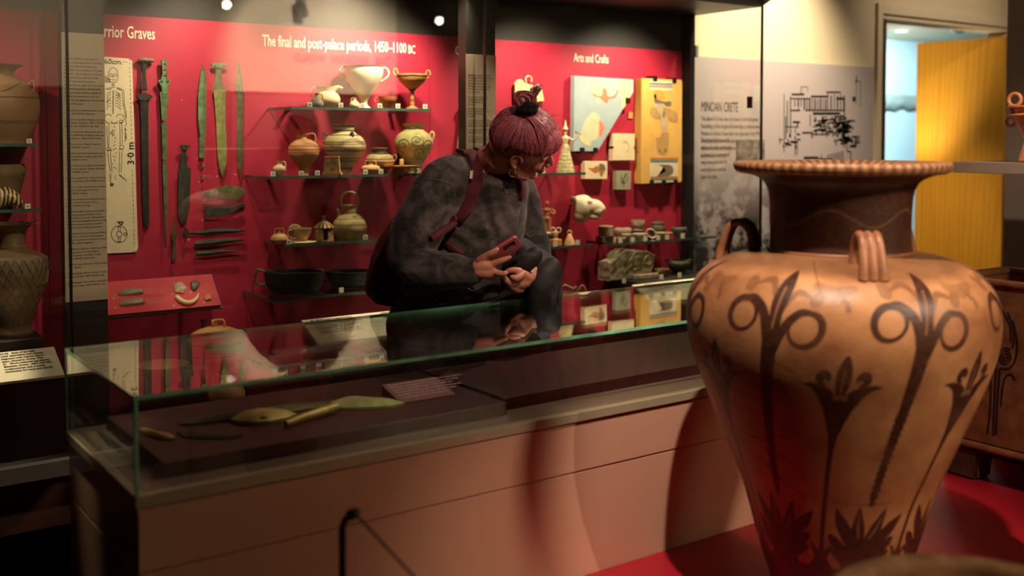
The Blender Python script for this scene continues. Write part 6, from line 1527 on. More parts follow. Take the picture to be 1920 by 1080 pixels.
def paint_body(PH, V, R):
    M = np.zeros_like(PH)
    kk = DAX / (DAX - R * SV * .86)                      # motifs sit on the bulging front wall, nearer than the axis
    V = 258 + (V - 258) * kk; R = R * kk
    def fold(c0):
        d = PH - c0 - lean(V); d = (d + PER / 2) % PER - PER / 2
        return np.radians(d) * R
    xT = fold(-31.4); xF = fold(-4.4)
    def mx(m): np.maximum(M, m, out=M)
    def cut(m, k=1.0): np.minimum(M, 1 - m * k, out=M)
    # tall palm: stem, leaf, rings
    hw = np.interp(V, [560, 600, 640, 700, 760, 800, 850, 945], [4, 14, 18, 15, 11.5, 9, 7, 5.5])
    saw = np.where(V > 770, np.abs(((V + np.sign(xT) * 4) / 13.0) % 1.0) * 4.2, 0)
    mx(smooth01(np.abs(xT) - hw - saw * (V < 935)) * (V < 948) * (V > 560))
    t_ = np.clip((V - 508) / (640 - 508), 0, 1)
    leaf = 17 * np.sin(np.pi * np.clip(t_, 0, 1) ** 0.75) ** 0.9
    mx(smooth01(np.abs(xT) - leaf) * (V > 508) * (V < 640))
    cut(smooth01(np.abs(xT + 1) - 1.4) * (V > 540) * (V < 622), .7)
    for sx, x0, v0, ro, ri, ox, oy in ((-1, -76, 600, 38, 26, 3, 4), (1, 68, 620, 38, 27, -4, 2)):
        ring = smooth01(np.hypot(xT - x0, V - v0) - ro); hole = smooth01(np.hypot(xT - x0 - ox, V - v0 - oy + 2) - ri)
        mx(ring); cut(hole * ring)
        mx(stroke(xT, V, [(x0 + sx * -4, v0 - 33), (x0 - sx * 22, v0 - 30), (sx * 26, v0 - 5), (sx * 10, v0 + 45), (sx * 4, v0 + 80)], [6, 9, 10, 8, 5]))
        mx(stroke(xT, V, [(x0 - sx * 8, v0 - 60), (x0 - sx * 40, v0 - 70), (sx * 14, v0 - 40)], [2, 7, 4]) * .55)
        mx(stroke(xT, V, [(x0 + sx * 2, v0 - 62), (x0 + sx * 2, v0 - 56)], [13, 13]) * .45); cut(stroke(xT, V, [(x0 + sx * 4, v0 - 58), (x0 + sx * 5, v0 - 57)], [6, 6]), .6)
    # papyrus flower
    t_ = np.clip((V - 662) / (756 - 662), 0, 1)
    mx(smooth01(np.abs(xF) - 15 * np.sin(np.pi * t_ ** 0.85) ** 0.8) * (V > 662) * (V < 756))
    cut(smooth01(np.abs(xF + .5) - 1.2) * (V > 690) * (V < 750), .7)
    for sx in (-1, 1):
        mx(stroke(xF, V, [(sx * 38, 706), (sx * 39, 706)], [14.5, 14.5])); cut(stroke(xF, V, [(sx * 33, 714), (sx * 30, 720)], [4.5, 4.5]))
        mx(stroke(xF, V, [(sx * 36, 717), (sx * 32, 722)], [3, 1.5]))
        mx(stroke(xF, V, [(sx * 78, 720), (sx * 50, 725), (sx * 24, 744), (sx * 8, 776), (sx * 3, 815)], [.5, 7, 15, 15, 6], 30))
    hw = np.interp(V, [742, 760, 785, 815, 850, 1030], [22, 26, 17, 9, 5, 4.2])
    mx(smooth01(np.abs(xF) - hw) * (V > 744) * (V < 1060))
    cut(smooth01(np.abs(np.abs(xF) - 8) - 6) * (V > 738) * (V < 752) * smooth01(V - 748, 3), .5)
    # palmettes at the foot of the palms
    for tip, base, r in (((-64, 955), (-14, 1030), 11), ((-20, 950), (-8, 1030), 13), ((33, 952), (8, 1030), 12), ((72, 966), (14, 1030), 11), ((-66, 1006), (-26, 1046), 9), ((62, 1010), (24, 1046), 9), ((-58, 1036), (-22, 1062), 7), ((58, 1036), (22, 1062), 7)):
        mid = ((tip[0] + base[0]) / 2 + (0.12 if abs(tip[0]) > 50 else 0.02) * (tip[0]), (tip[1] + base[1]) / 2 - (8 if abs(tip[0]) > 50 else 0))
        mx(stroke(xT, V, [tip, mid, base], [.5, r, r * 1.1]))
        if abs(tip[0]) < 50: cut(stroke(xT, V, [(tip[0] * .9, tip[1] + 14), mid, (base[0], base[1] - 14)], [.4, 1.4, .6]), .8)
    mx(smooth01(np.abs(xT) - np.interp(V, [1015, 1030, 1060, 1090], [24, 34, 30, 40])) * (V > 1012))
    for sx in (-1, 1):
        mx(stroke(xF, V, [(sx * 24, 1026), (sx * 14, 1036), (sx * 5, 1060)], [.5, 4, 5]))
    mx(smooth01(np.abs(xF) - np.interp(V, [1030, 1050, 1075], [5, 9, 26])) * (V > 1030))
    mx(smooth01(1072 - V, 2))
    # brown slip round the neck and faint shoulder leaves
    mx(smooth01(V - 520 - 8 * np.sin(np.radians(PH) * 3), 9) * .55)
    for c_ in range(7): mx(stroke((PH - c_ * PER + 180) % 360 * 5 - 900, V, [(-40, 535), (-10, 548), (30, 538)], [8, 14, 6]) * .35)
    for dx, dv in ((112, 548), (128, 565), (100, 540)):
        mx(stroke(xT, V, [(dx, dv), (dx + 8, dv + 14)], [4, 5]) * .5)
    # wear: paint thins near the top left of the shoulder
    U_ = 1586 + R * np.sin(np.radians(PH))
    K = np.zeros_like(PH)
    def crack(pts, w_=.9):
        nonlocal K
        front = np.cos(np.radians(PH)) > 0
        K = np.maximum(K, stroke(np.where(front, U_, -999), V, pts, [w_, w_], 20))
    crack([(1330, 760), (1342, 820), (1366, 900), (1400, 990), (1425, 1060)], 1.3)
    crack([(1386, 838), (1412, 845), (1450, 843), (1478, 828)]); crack([(1432, 880), (1462, 905), (1500, 925), (1530, 945)]); crack([(1452, 897), (1468, 875), (1482, 860)])
    crack([(1338, 765), (1352, 762), (1400, 760), (1440, 772)], .7); crack([(1480, 868), (1510, 885), (1524, 912)], .6); crack([(1430, 1000), (1460, 1012), (1500, 1030)], .8)
    crack([(1538, 492), (1550, 540), (1562, 560)], .7); crack([(1500, 700), (1460, 684), (1440, 680)], .7); crack([(1580, 944), (1630, 945), (1690, 942)], .5)
    return M, K
def paint_neck(PH, V, R):
    x = PH * 2.2
    wave = 402 + 15 * np.sin(np.radians(PH - 10) * 5.2)
    line = smooth01(np.abs(V - wave) - 1.6, 1.4)
    M = np.full_like(PH, 1.0) * (1 - line * .3)  # brown neck paint, at full strength to stand in for the rim's shadow too
    return M, np.zeros_like(PH)
m, nt, N, L, B = newmat('painted_jar_clay')
at1 = N.new('ShaderNodeAttribute'); at1.attribute_name = 'painted'; at2 = N.new('ShaderNodeAttribute'); at2.attribute_name = 'cracks'
tc = N.new('ShaderNodeTexCoord')
n1 = N.new('ShaderNodeTexNoise'); n1.inputs['Scale'].default_value = 7; n1.inputs['Detail'].default_value = 7; n1.inputs['Roughness'].default_value = .6
n2 = N.new('ShaderNodeTexNoise'); n2.inputs['Scale'].default_value = 70; n2.inputs['Detail'].default_value = 6
mp = N.new('ShaderNodeMapping'); mp.inputs['Scale'].default_value = (1, 1, 4)
L.new(tc.outputs['Object'], n1.inputs['Vector']); L.new(tc.outputs['Object'], mp.inputs[0]); L.new(mp.outputs[0], n2.inputs['Vector'])
cr = N.new('ShaderNodeValToRGB'); cr.color_ramp.elements[0].position = .3; cr.color_ramp.elements[1].position = .72
cr.color_ramp.elements[0].color = C(130, 80, 50); cr.color_ramp.elements[1].color = C(186, 134, 90); L.new(n1.outputs['Fac'], cr.inputs[0])
pr_ = N.new('ShaderNodeValToRGB'); pr_.color_ramp.elements[0].position = .3; pr_.color_ramp.elements[1].position = .8
pr_.color_ramp.elements[0].color = C(40, 20, 14); pr_.color_ramp.elements[1].color = C(84, 48, 32); L.new(n2.outputs['Fac'], pr_.inputs[0])
wear = N.new('ShaderNodeMapRange'); wear.inputs[1].default_value = .25; wear.inputs[2].default_value = .5; wear.inputs[3].default_value = .72; wear.inputs[4].default_value = 1.0; L.new(n1.outputs['Fac'], wear.inputs[0])
wm = N.new('ShaderNodeMath'); wm.operation = 'MULTIPLY'; L.new(at1.outputs['Fac'], wm.inputs[0]); L.new(wear.outputs[0], wm.inputs[1])
mxa = N.new('ShaderNodeMix'); mxa.data_type = 'RGBA'; L.new(wm.outputs[0], mxa.inputs[0]); L.new(cr.outputs[0], mxa.inputs[6]); L.new(pr_.outputs[0], mxa.inputs[7])
mxb = N.new('ShaderNodeMix'); mxb.data_type = 'RGBA'; L.new(at2.outputs['Fac'], mxb.inputs[0]); L.new(mxa.outputs[2], mxb.inputs[6]); mxb.inputs[7].default_value = C(60, 30, 18)
L.new(mxb.outputs[2], B.inputs['Base Color'])
B.inputs['Roughness'].default_value = .42; B.inputs['Specular IOR Level'].default_value = .4
bp = N.new('ShaderNodeBump'); bp.inputs['Strength'].default_value = .18; bp.inputs['Distance'].default_value = .003; L.new(n2.outputs['Fac'], bp.inputs['Height']); L.new(bp.outputs[0], B.inputs['Normal'])
M_JAR = m
jar = thing('painted_storage_jar', 'huge three-handled clay storage jar painted with dark papyrus flowers on the red platform', 'jar', VC)
jar_mesh('body', body_px, 1100, 560, paint_body, jar, M_JAR)
jar_mesh('neck', neck_px, 400, 90, paint_neck, jar, M_JAR)
# rim with striped lip
m, nt, N, L, B = newmat('striped_rim_paint'); tc = N.new('ShaderNodeTexCoord'); gr = N.new('ShaderNodeTexGradient'); gr.gradient_type = 'RADIAL'; L.new(tc.outputs['Object'], gr.inputs[0])
nz = N.new('ShaderNodeTexNoise'); nz.inputs['Scale'].default_value = 30; L.new(tc.outputs['Object'], nz.inputs['Vector'])
mm = N.new('ShaderNodeMath'); mm.operation = 'MULTIPLY_ADD'; mm.inputs[1].default_value = 64 * 2 * PI; L.new(gr.outputs['Fac'], mm.inputs[0])
ns = N.new('ShaderNodeMath'); ns.operation = 'MULTIPLY'; ns.inputs[1].default_value = 5; L.new(nz.outputs['Fac'], ns.inputs[0]); L.new(ns.outputs[0], mm.inputs[2])
sn = N.new('ShaderNodeMath'); sn.operation = 'SINE'; L.new(mm.outputs[0], sn.inputs[0])
rp = N.new('ShaderNodeValToRGB'); rp.color_ramp.elements[0].position = .4; rp.color_ramp.elements[1].position = .62; rp.color_ramp.elements[0].color = C(120, 80, 54); rp.color_ramp.elements[1].color = C(164, 118, 82)
r5 = N.new('ShaderNodeMapRange'); r5.inputs[1].default_value = -1; r5.inputs[2].default_value = 1; L.new(sn.outputs[0], r5.inputs[0]); L.new(r5.outputs[0], rp.inputs[0]); L.new(rp.outputs[0], B.inputs['Base Color']); B.inputs['Roughness'].default_value = .5
rp_ = [(192, 324), (200, 321), (204, 317), (206, 311), (205, 306), (201, 303.5), (190, 304), (160, 312), (138, 326)]
obj('lip', lathe_bm([(r * SV, VH(v)) for r, v in smoothprof(rp_, 4)], 140), m, jar, smooth=60)
inn = [(138, 326), (124, 340), (118, 370), (118, 440), (120, 480), (190, 500), (250, 540), (265, 600), (230, 720), (170, 880), (110, 1050), (60, 1140), (0, 1142)]
obj('inside_wall', lathe_bm([(r * SV, VH(v)) for r, v in inn], 64), mat('brown_jar_inside', C(120, 80, 50), .7), jar, smooth=60)
obj('foot_disc', lathe_bm([(0, 0.0002), (118 * SV, 0.0002), (119 * SV, .006), (0, .006)], 64), M_JAR, jar, smooth=40)
M_HAND = mat('brown_strap_clay', C(138, 88, 58), .45, var=.25, scale=30, bump=.15)
for k_, az in enumerate((14, 146, -103)):
    a = a_cam + math.radians(az); d = Vector((math.cos(a), math.sin(a), 0)); sd = Vector((-d.y, d.x, 0))
    P = smoothpath([d * (r * SV) + Vector((0, 0, VH(v))) for r, v in ((170, 480), (171, 455), (182, 432), (200, 423), (217, 431), (228, 452), (236, 478), (238, 496))], 5)
    for j, off in enumerate((-14, 0, 14)):
        bm = bmesh.new()
        tube(bm, [q + sd * (off * SV * (1.0 + .25 * abs(i / (len(P) - 1) - .5) * 2)) for i, q in enumerate(P)], [8.5 * SV, 7.5 * SV, 7.5 * SV, 10 * SV], 12)
        if j == 0: hb = bm
        else:
            me_ = bpy.data.meshes.new('tmp'); bm.to_mesh(me_); hb.from_mesh(me_); bpy.data.meshes.remove(me_); bm.free()
    tube(hb, P, [17 * SV, 15 * SV, 15 * SV, 20 * SV], 10, flat=.25, up=d)
    obj('strap_handle', hb, M_HAND, jar, smooth=60)
# small collar ring at the foot of the neck
bm = bmesh.new(); tube(bm, [Vector((137 * SV * math.cos(a), 137 * SV * math.sin(a), VH(468))) for a in [2 * PI * i / 96 for i in range(97)]], 3.2 * SV, 8, cap=False); obj('neck_collar', bm, M_HAND, jar, smooth=60)

# ================================================================== foreground basin at the lower right
FB = at(1842, 1158, D=1.5); rz_ = FB.z
fb = thing('clay_basin', 'wide rough clay basin rim cut off by the lower right corner', 'basin', (FB.x, FB.y, PZ))
Hb = rz_ - PZ; rb = 0.205
M_ROUGHC = mat('rough_grey_clay', C(168, 124, 84), .8, var=.35, scale=22, bump=.5, bscale=70)
pr = smoothprof([(.10, .0003), (.11, .03), (.15, Hb * .45), (.185, Hb * .8), (rb, Hb - .012), (rb + .012, Hb - .004), (rb + .010, Hb + .006), (rb - .004, Hb + .010), (rb - .022, Hb + .004), (rb - .028, Hb - .012)], 5)
pr = [(0, .0003)] + pr + [(r - .03, h) for r, h in ((.185, Hb * .8), (.15, Hb * .45), (.11, .05))] + [(0, .04)]
obj('body', lathe_bm(pr, 90), M_ROUGHC, fb, smooth=60)

# ================================================================== larnax behind the jar
LX, LY0, LY1 = 3.20, 0.98, 2.03
zlb, zlt = 0.44, at(1860, 535, X=LX).z
lx = thing('clay_chest', 'long painted clay chest on feet behind the great jar', 'chest', (LX + .2, 1.5, PZ))
M_LAR = mat('larnax_clay', C(150, 98, 62), .7, var=.35, scale=20, bump=.35)
M_LARP = mat('larnax_paint', C(52, 34, 26), .7, var=.2)
wL = .38; th = .03
bm = bmesh.new()
add_box(bm, (LX, LY0, zlb), (LX + th, LY1, zlt), .006, 2); obj('front_wall', bm, M_LAR, lx, world=True)
bm = bmesh.new(); add_box(bm, (LX + wL - th, LY0, zlb), (LX + wL, LY1, zlt + .0), .006, 2); obj('rear_wall', bm, M_LAR, lx, world=True)
for y in (LY0, LY1 - th):
    bm = bmesh.new(); add_box(bm, (LX + th, y, zlb), (LX + wL - th, y + th, zlt), .004, 1); obj('end_wall', bm, M_LAR, lx, world=True)
bm = bmesh.new(); add_box(bm, (LX + th, LY0 + th, zlb), (LX + wL - th, LY1 - th, zlb + .03)); obj('bottom', bm, M_LAR, lx, world=True)
bm = bmesh.new(); add_box(bm, (LX - .012, LY0 - .012, zlb - .022), (LX + wL + .012, LY1 + .012, zlb), .008, 2); obj('base_moulding', bm, M_LAR, lx, world=True)
bm = bmesh.new()
for (a, b) in (((LX - .010, LY0 - .01), (LX + .034, LY1 + .01)), ((LX + wL - .034, LY0 - .01), (LX + wL + .01, LY1 + .01))): add_box(bm, (a[0], a[1], zlt), (b[0], b[1], zlt + .018), .006, 2)
for y in (LY0 - .01, LY1 - .034): add_box(bm, (LX + .034, y, zlt), (LX + wL - .034, y + .044, zlt + .018), .006, 2)
obj('rim', bm, M_LAR, lx, world=True)
for (x, y) in ((LX + .05, LY1 - .06), (LX + .05, LY0 + .06), (LX + wL - .05, LY1 - .06), (LX + wL - .05, LY0 + .06)):
    bm = bmesh.new(); hh = zlb - .022 - PZ
    a = [bm.verts.new((x + sx * .045, y + sy * .06, PZ + .0003)) for sx, sy in ((-1, -1), (1, -1), (1, 1), (-1, 1))]; b = [bm.verts.new((x + sx * .052, y + sy * .07, PZ + hh)) for sx, sy in ((-1, -1), (1, -1), (1, 1), (-1, 1))]
    bm.faces.new(a[::-1]); bm.faces.new(b)
    for i in range(4): bm.faces.new((a[i], a[(i+1) % 4], b[(i+1) % 4], b[i]))
    bmesh.ops.bevel(bm, geom=bm.edges[:], offset=.008, segments=2, affect='EDGES')
    obj('foot', bm, mat('dark_clay_foot', C(84, 60, 44), .75, var=.3), lx, world=True, smooth=60)
def lp(u, v): q = at(u, v, X=LX - .0005); return Vector((LX - .0006, q.y, q.z))
bm = bmesh.new()
sp_c = (1886, 668)
tube(bm, [lp(sp_c[0] + (2 + 15 * i / 50) * math.cos(i * .36) * .8, sp_c[1] + (2 + 15 * i / 50) * math.sin(i * .36)) for i in range(51)], .0022, 5)
for pts in (((1869, 660), (1868, 700), (1866, 740), (1863, 815)), ((1876, 690), (1872, 740), (1868, 815)), ((1858, 700), (1858, 760), (1852, 812)), ((1878, 760), (1880, 730), (1886, 706), (1898, 702), (1904, 712)), ((1900, 600), (1908, 640), (1905, 672), (1893, 690), (1878, 690)), ((1890, 585), (1902, 620), (1900, 650)), ((1880, 580), (1895, 610), (1896, 640)), ((1856, 560), (1870, 600), (1872, 640))):
    tube(bm, smoothpath([lp(*q) for q in pts], 5), .0026, 5)
obj('painted_spiral', bm, M_LARP, lx, world=True, kind='stuff')
bm = bmesh.new()
for k_ in range(16):
    yy = LY0 + .06 + k_ * .045; zz = (zlb + zlt) / 2
    if yy > at(1850, 600, X=LX).y - .02: break
    tube(bm, [Vector((LX - .0006, yy + .016 * math.cos(a * .5) * (1 - a / 30), zz + .05 + .03 * math.sin(a * .5) * (1 - a / 30))) for a in range(24)], .0022, 5)
obj('painted_scrolls', bm, M_LARP, lx, world=True, kind='stuff')

# ================================================================== ledge, pillar and terracotta at the right edge
SX = 4.2
zs1, zs0 = at(1830, 304, X=SX).z, at(1830, 324.5, X=SX).z
ys1 = at(1786, 303, X=SX).y
tb_ = thing('display_shelf_table', 'pale grey slab topped display table at the right edge, above the clay chest', 'table', (SX + .25, 2.0, 0))
obj('top_slab', box((SX, .9, zs0), (SX + .5, ys1, zs1), .0015), mat('pale_grey_slab', C(150, 132, 120), .6, var=.04), tb_, world=True)
obj('pedestal', box((SX + .12, .95, PZ), (SX + .4, 2.12, zs0), .002), M_PLINTH, tb_, world=True)
pp = at(1885, 258, X=5.0)
M_GREYCOL = mat('grey_column_paint', C(104, 92, 84), .8, var=.04)
col = structure('wall_pillar_right', box((5.0, 1.7, 0), (5.35, pp.y, 2.95)), M_GREYCOL)
# two-ringed terracotta stand
tr_ = thing('ring_handled_terracotta', 'orange terracotta vessel with a large and a small ring handle standing on the slab', 'vessel', (0, 0, 0))
TX = 4.30
rp = lambda u, v: at(u, v, X=TX)
ctr = rp(1946, 300); tr_.location = (TX, ctr.y, zs1)
M_TT = mat('orange_terracotta_bright', C(208, 134, 84), .6, var=.12, scale=40, bump=.15)
s = mpp(rp(1900, 200)); yd = Vector((0, -1, 0))
ku = abs(rp(1900, 200).y - rp(1901, 200).y)
def TP(u, v): q = rp(u, v); return Vector((TX, q.y, q.z))
def ring_(cu, cv, r, w_, name):
    c0 = TP(cu, cv); ks = mpp(c0)
    bm = bmesh.new(); tube(bm, [c0 + Vector((0, -r * ku * math.cos(a), r * ks * math.sin(a))) for a in [2 * PI * i / 32 for i in range(33)]], w_ * ks, 10, cap=False); obj(name, bm, M_TT, tr_, world=True, smooth=60)
ring_(1903, 187, 11.5, 3.3, 'large_ring'); ring_(1895, 228, 8.3, 2.8, 'small_ring')
bm = bmesh.new(); tube(bm, [TP(1891, 198), TP(1898, 208), TP(1903, 220)], 3.2 * s, 8); obj('link', bm, M_TT, tr_, world=True, smooth=60)
c0 = Vector((TX, ctr.y, 0)); z_ = lambda v: rp(1910, v).z
rad_top = abs(TP(1897, 205).y - ctr.y)
bm = lathe_bm([(0, zs1 + .0004), (.07, zs1 + .0004), (.075, zs1 + .01), (.05, z_(262)), (rad_top * .62, z_(240)), (rad_top * .80, z_(222)), (rad_top * .98, z_(217)), (rad_top * .98, z_(215.5)), (rad_top * .75, z_(212)), (rad_top * .8, z_(204)), (rad_top, z_(202)), (rad_top, z_(199)), (rad_top * .9, z_(199)), (rad_top * .6, z_(214)), (0, z_(215))], 48, center=c0)
obj('bowl_on_stem', bm, M_TT, tr_, world=True, smooth=40)

# ================================================================== low rope barrier
bp_ = thing('barrier_post', 'thin bent black barrier post with a taut cord before the vitrine', 'barrier', (0.79, 1.62, 0))
Dp = 1.86
p0 = at(641, 1080, D=Dp); p1 = at(642, 990, D=Dp); p2 = at(646, 978, D=Dp); p3 = at(656, 965, D=Dp); p4 = at(667, 964, D=Dp)
bp_.location = (p0.x, p0.y, 0)
bm = bmesh.new(); P = [Vector((p0.x, p0.y, .012)), Vector((p0.x, p0.y, .4)), p1] + smoothpath([p1, p2, p3], 4)[1:]
tube(bm, P, .0062, 12); obj('post', bm, M_BLACK, bp_, world=True, smooth=60)
bm = bmesh.new(); ellipsoid(bm, p3 + (p4 - p3) * .3, (.011, .011, .010), None, 14, 10); obj('post_head', bm, M_BLACK, bp_, world=True, smooth=60)
bm = bmesh.new(); tube(bm, [p4 + Vector((0, 0, .004)) + (R3 * .006 * math.cos(a) + Vector((0, 0, .006)) * math.sin(a)) for a in [2 * PI * i / 16 for i in range(17)]], .0016, 6, cap=False); obj('cord_eye', bm, M_BLACK, bp_, world=True)
obj('foot_plate', lathe_bm([(0, .0003), (.09, .0003), (.09, .008), (.02, .014), (0, .014)], 40, center=(p0.x, p0.y, 0)), M_BLACK, bp_, world=True, smooth=40)
pe = at(775, 1080, D=1.66); e2 = p4 + (pe - p4) * 3.2
bm = bmesh.new(); tube(bm, [p4, pe, e2], .0021, 6); tag(obj('rope', bm, M_BLACK, None, smooth=60), 'thin black cord running down to the right from the barrier post', 'cord')
b2 = thing('barrier_post', 'second black barrier post, below the frame, holding the end of the cord', 'barrier', (e2.x, e2.y, 0))
bm = bmesh.new(); tube(bm, [Vector((e2.x, e2.y, .0125)), Vector((e2.x, e2.y, e2.z + .01))], .0062, 12); obj('post', bm, M_BLACK, b2, world=True, smooth=60)
obj('foot_plate', lathe_bm([(0, .0003), (.09, .0003), (.09, .008), (.02, .014), (0, .014)], 40, center=(e2.x, e2.y, 0)), M_BLACK, b2, world=True, smooth=40)

# ================================================================== the visitor
FH = Vector((F3.x, F3.y, 0)).normalized()
W = lambda u, v, d: at(u, v, D=d)
PXM = lambda d: d / FPX
def ring_pts(c, hw, hd, ang, n=28, power=2.4):
    """superellipse ring: hw along the picture's horizontal (turned by ang), hd in depth"""
    a = math.radians(ang); e1 = R3 * math.cos(a) - U3 * math.sin(a); e2 = FH
    out = []
    for i in range(n):
        t = 2 * PI * i / n; ct, st_ = math.cos(t), math.sin(t)
        x = math.copysign(abs(ct) ** (2 / power), ct); y = math.copysign(abs(st_) ** (2 / power), st_)
        out.append(c + e1 * (hw * x) + e2 * (hd * y))
    return out
def loft(bm, rings):
    R_ = [[bm.verts.new(p) for p in r] for r in rings]; n = len(R_[0])
    for a, b in zip(R_, R_[1:]):
        for i in range(n): bm.faces.new((a[i], a[(i+1) % n], b[(i+1) % n], b[i]))
    bm.faces.new(R_[0][::-1]); bm.faces.new(R_[-1])
def chain(bm, pts, n=16, k=4, flat=1.0, up=None):
    """pts: (u, v, depth, radius in photo px); rounded ends"""
    P = [W(u, v, d) for u, v, d, r in pts]; r_ = [r * PXM(d) for u, v, d, r in pts]
    S = smoothpath(P, k); rr_ = list(np.interp(np.linspace(0, 1, len(S)), np.linspace(0, 1, len(P)), r_))
    d0 = (S[0] - S[1]).normalized(); d1 = (S[-1] - S[-2]).normalized()
    S = [S[0] + d0 * rr_[0] * .9, S[0] + d0 * rr_[0] * .55] + S + [S[-1] + d1 * rr_[-1] * .55, S[-1] + d1 * rr_[-1] * .9]
    rr_ = [rr_[0] * .35, rr_[0] * .8] + rr_ + [rr_[-1] * .8, rr_[-1] * .35]
    tube(bm, S, rr_, n, flat, up)
# head frame (fitted to the photograph): forward, left, up in camera axes
def camv(x, y, z): return R3 * x + U3 * y - F3 * z
HF = camv(0.936, -0.342, -0.082).normalized(); HL = camv(0.152, 0.604, -0.782).normalized(); HU = camv(0.317, 0.720, 0.617).normalized()
HC = W(979, 267, 3.22)
def H(f, l, u_): return HC + HF * f + HL * l + HU * u_
HX = (HF, HL, HU)

# --- the body: one continuous surface (head, neck, trunk, arms, hands, legs)
bm = bmesh.new()
def EL(f, l, u_, a, b, c): ellipsoid(bm, H(f, l, u_), (a, b, c), HX, 24, 16)
EL(-.006, 0, .020, .093, .072, .078); EL(.030, 0, -.022, .060, .058, .078); EL(.028, 0, -.070, .052, .044, .040)
EL(.069, 0, -.103, .017, .016, .014); EL(.052, 0, -.098, .026, .026, .016)
for sg in (-1, 1):
    tube(bm, [H(-.008, sg * .056, -.055), H(.02, sg * .050, -.082), H(.052, sg * .026, -.100)], [.016, .015, .014], 12)
    EL(.060, sg * .038, -.032, .022, .020, .022)                   # cheek
    EL(.077, sg * .028, .020, .012, .024, .008)                    # brow
    EL(.073, sg * .031, -.004, .0125, .0155, .0115)                # lowered lid
    EL(.097, sg * .0125, -.041, .0095, .0075, .0075)               # nostril wing
tube(bm, [H(.084, 0, .010), H(.093, 0, -.010), H(.103, 0, -.028), H(.107, 0, -.037)], [.008, .0085, .010, .0105], 12)
EL(.106, 0, -.037, .0105, .0105, .009)
EL(.088, 0, -.064, .0125, .022, .0062); EL(.086, 0, -.076, .0115, .019, .0068); EL(.080, 0, -.058, .012, .024, .012)
for sg in (-1, 1):                                                # ears
    pts = [H(-.004 - .016 * math.cos(a) + .004, sg * (.074 + .004 * math.sin(a * .5)), -.019 + .024 * math.sin(a)) for a in [math.radians(q) for q in range(-80, 200, 20)]]
    tube(bm, pts, .0042, 8); EL(-.004, sg * .072, -.020, .011, .004, .021); EL(.003, sg * .075, -.044, .007, .004, .008)
# neck
tube(bm, [H(-.035, 0, -.035), H(-.045, 0, -.085), W(926, 300, 3.31), W(912, 325, 3.34)], [.056, .050, .056, .075], 20)
# trunk
TR = [(915, 325, 55, 38, 15), (905, 350, 78, 58, 8), (898, 400, 80, 62, 4), (885, 450, 76, 58, 0), (865, 500, 80, 58, 0), (845, 550, 92, 64, 0), (836, 610, 98, 66, 0), (836, 650, 86, 60, 0)]
loft(bm, [ring_pts(W(u, v, 3.37), hw * PXM(3.37), hd * PXM(3.37), an, power=2.1) for u, v, hw, hd, an in TR])
# arms
chain(bm, [(848, 328, 3.29, 33), (800, 395, 3.25, 30), (768, 470, 3.22, 26), (785, 500, 3.20, 24), (840, 505, 3.17, 20), (888, 505, 3.135, 15), (900, 503, 3.13, 15)])
chain(bm, [(972, 350, 3.42, 26), (992, 420, 3.44, 24), (1012, 490, 3.42, 20), (1002, 512, 3.32, 16), (986, 522, 3.25, 13)])
# right hand: palm, four fingers, thumb
dR = 3.12
chain(bm, [(896, 500, dR, 13), (908, 499, dR, 14), (918, 500, dR, 12)], k=3); chain(bm, [(896, 509, dR, 12), (910, 511, dR, 12.5), (919, 511, dR, 11)], k=3)
chain(bm, [(900, 490, dR, 9.5), (912, 480.5, dR - .01, 7.6), (922, 474.5, dR - .02, 6.8), (932, 468.5, dR - .022, 5.2)], 12, 3)
chain(bm, [(918, 497, dR, 8), (934, 491, dR - .012, 6.4), (946, 486.5, dR - .014, 5.6), (956, 482.5, dR - .01, 4.3)], 12, 3)
chain(bm, [(918, 506, dR, 7.6), (931, 510.5, dR - .008, 6.2), (942, 513, dR + .004, 5.6), (949, 512, dR + .02, 4.6)], 12, 3)
chain(bm, [(916, 512, dR + .008, 7), (929, 516.5, dR + .004, 5.8), (939, 517, dR + .02, 5.2), (944, 513, dR + .035, 4.3)], 12, 3)
chain(bm, [(912, 517, dR + .012, 6.2), (923, 521, dR + .012, 5.2), (931, 521, dR + .025, 4.6), (936, 517, dR + .035, 3.9)], 12, 3)
# left hand, loosely closed against it
dL = 3.19
chain(bm, [(988, 522, dL + .03, 12), (979, 518, dL, 13), (972, 514, dL, 10)], k=3); chain(bm, [(986, 528, dL + .03, 12), (977, 530, dL, 13), (971, 534, dL, 9.5)], k=3)
chain(bm, [(974, 508, dL, 6.8), (963, 506.5, dL - .01, 6.0), (954, 508, dL - .008, 5.4), (948, 512, dL, 4.4)], 12, 3)
chain(bm, [(968, 536, dL - .006, 7.2), (957, 531, dL - .022, 6.3), (948, 524, dL - .03, 5.6), (944, 517, dL - .03, 4.6)], 12, 3)
chain(bm, [(972, 541, dL, 6.8), (962, 539, dL - .012, 5.8), (952, 532, dL - .018, 5.2), (947, 525, dL - .016, 4.4)], 12, 3)
chain(bm, [(978, 543, dL + .006, 6.2), (968, 544, dL - .004, 5.2), (959, 539, dL - .008, 4.6), (953, 533, dL - .006, 4.0)], 12, 3)
chain(bm, [(980, 513, dL - .012, 7.6), (974, 519, dL - .03, 6.8), (967, 522, dL - .04, 6.0), (960, 519, dL - .04, 4.6)], 12, 3)
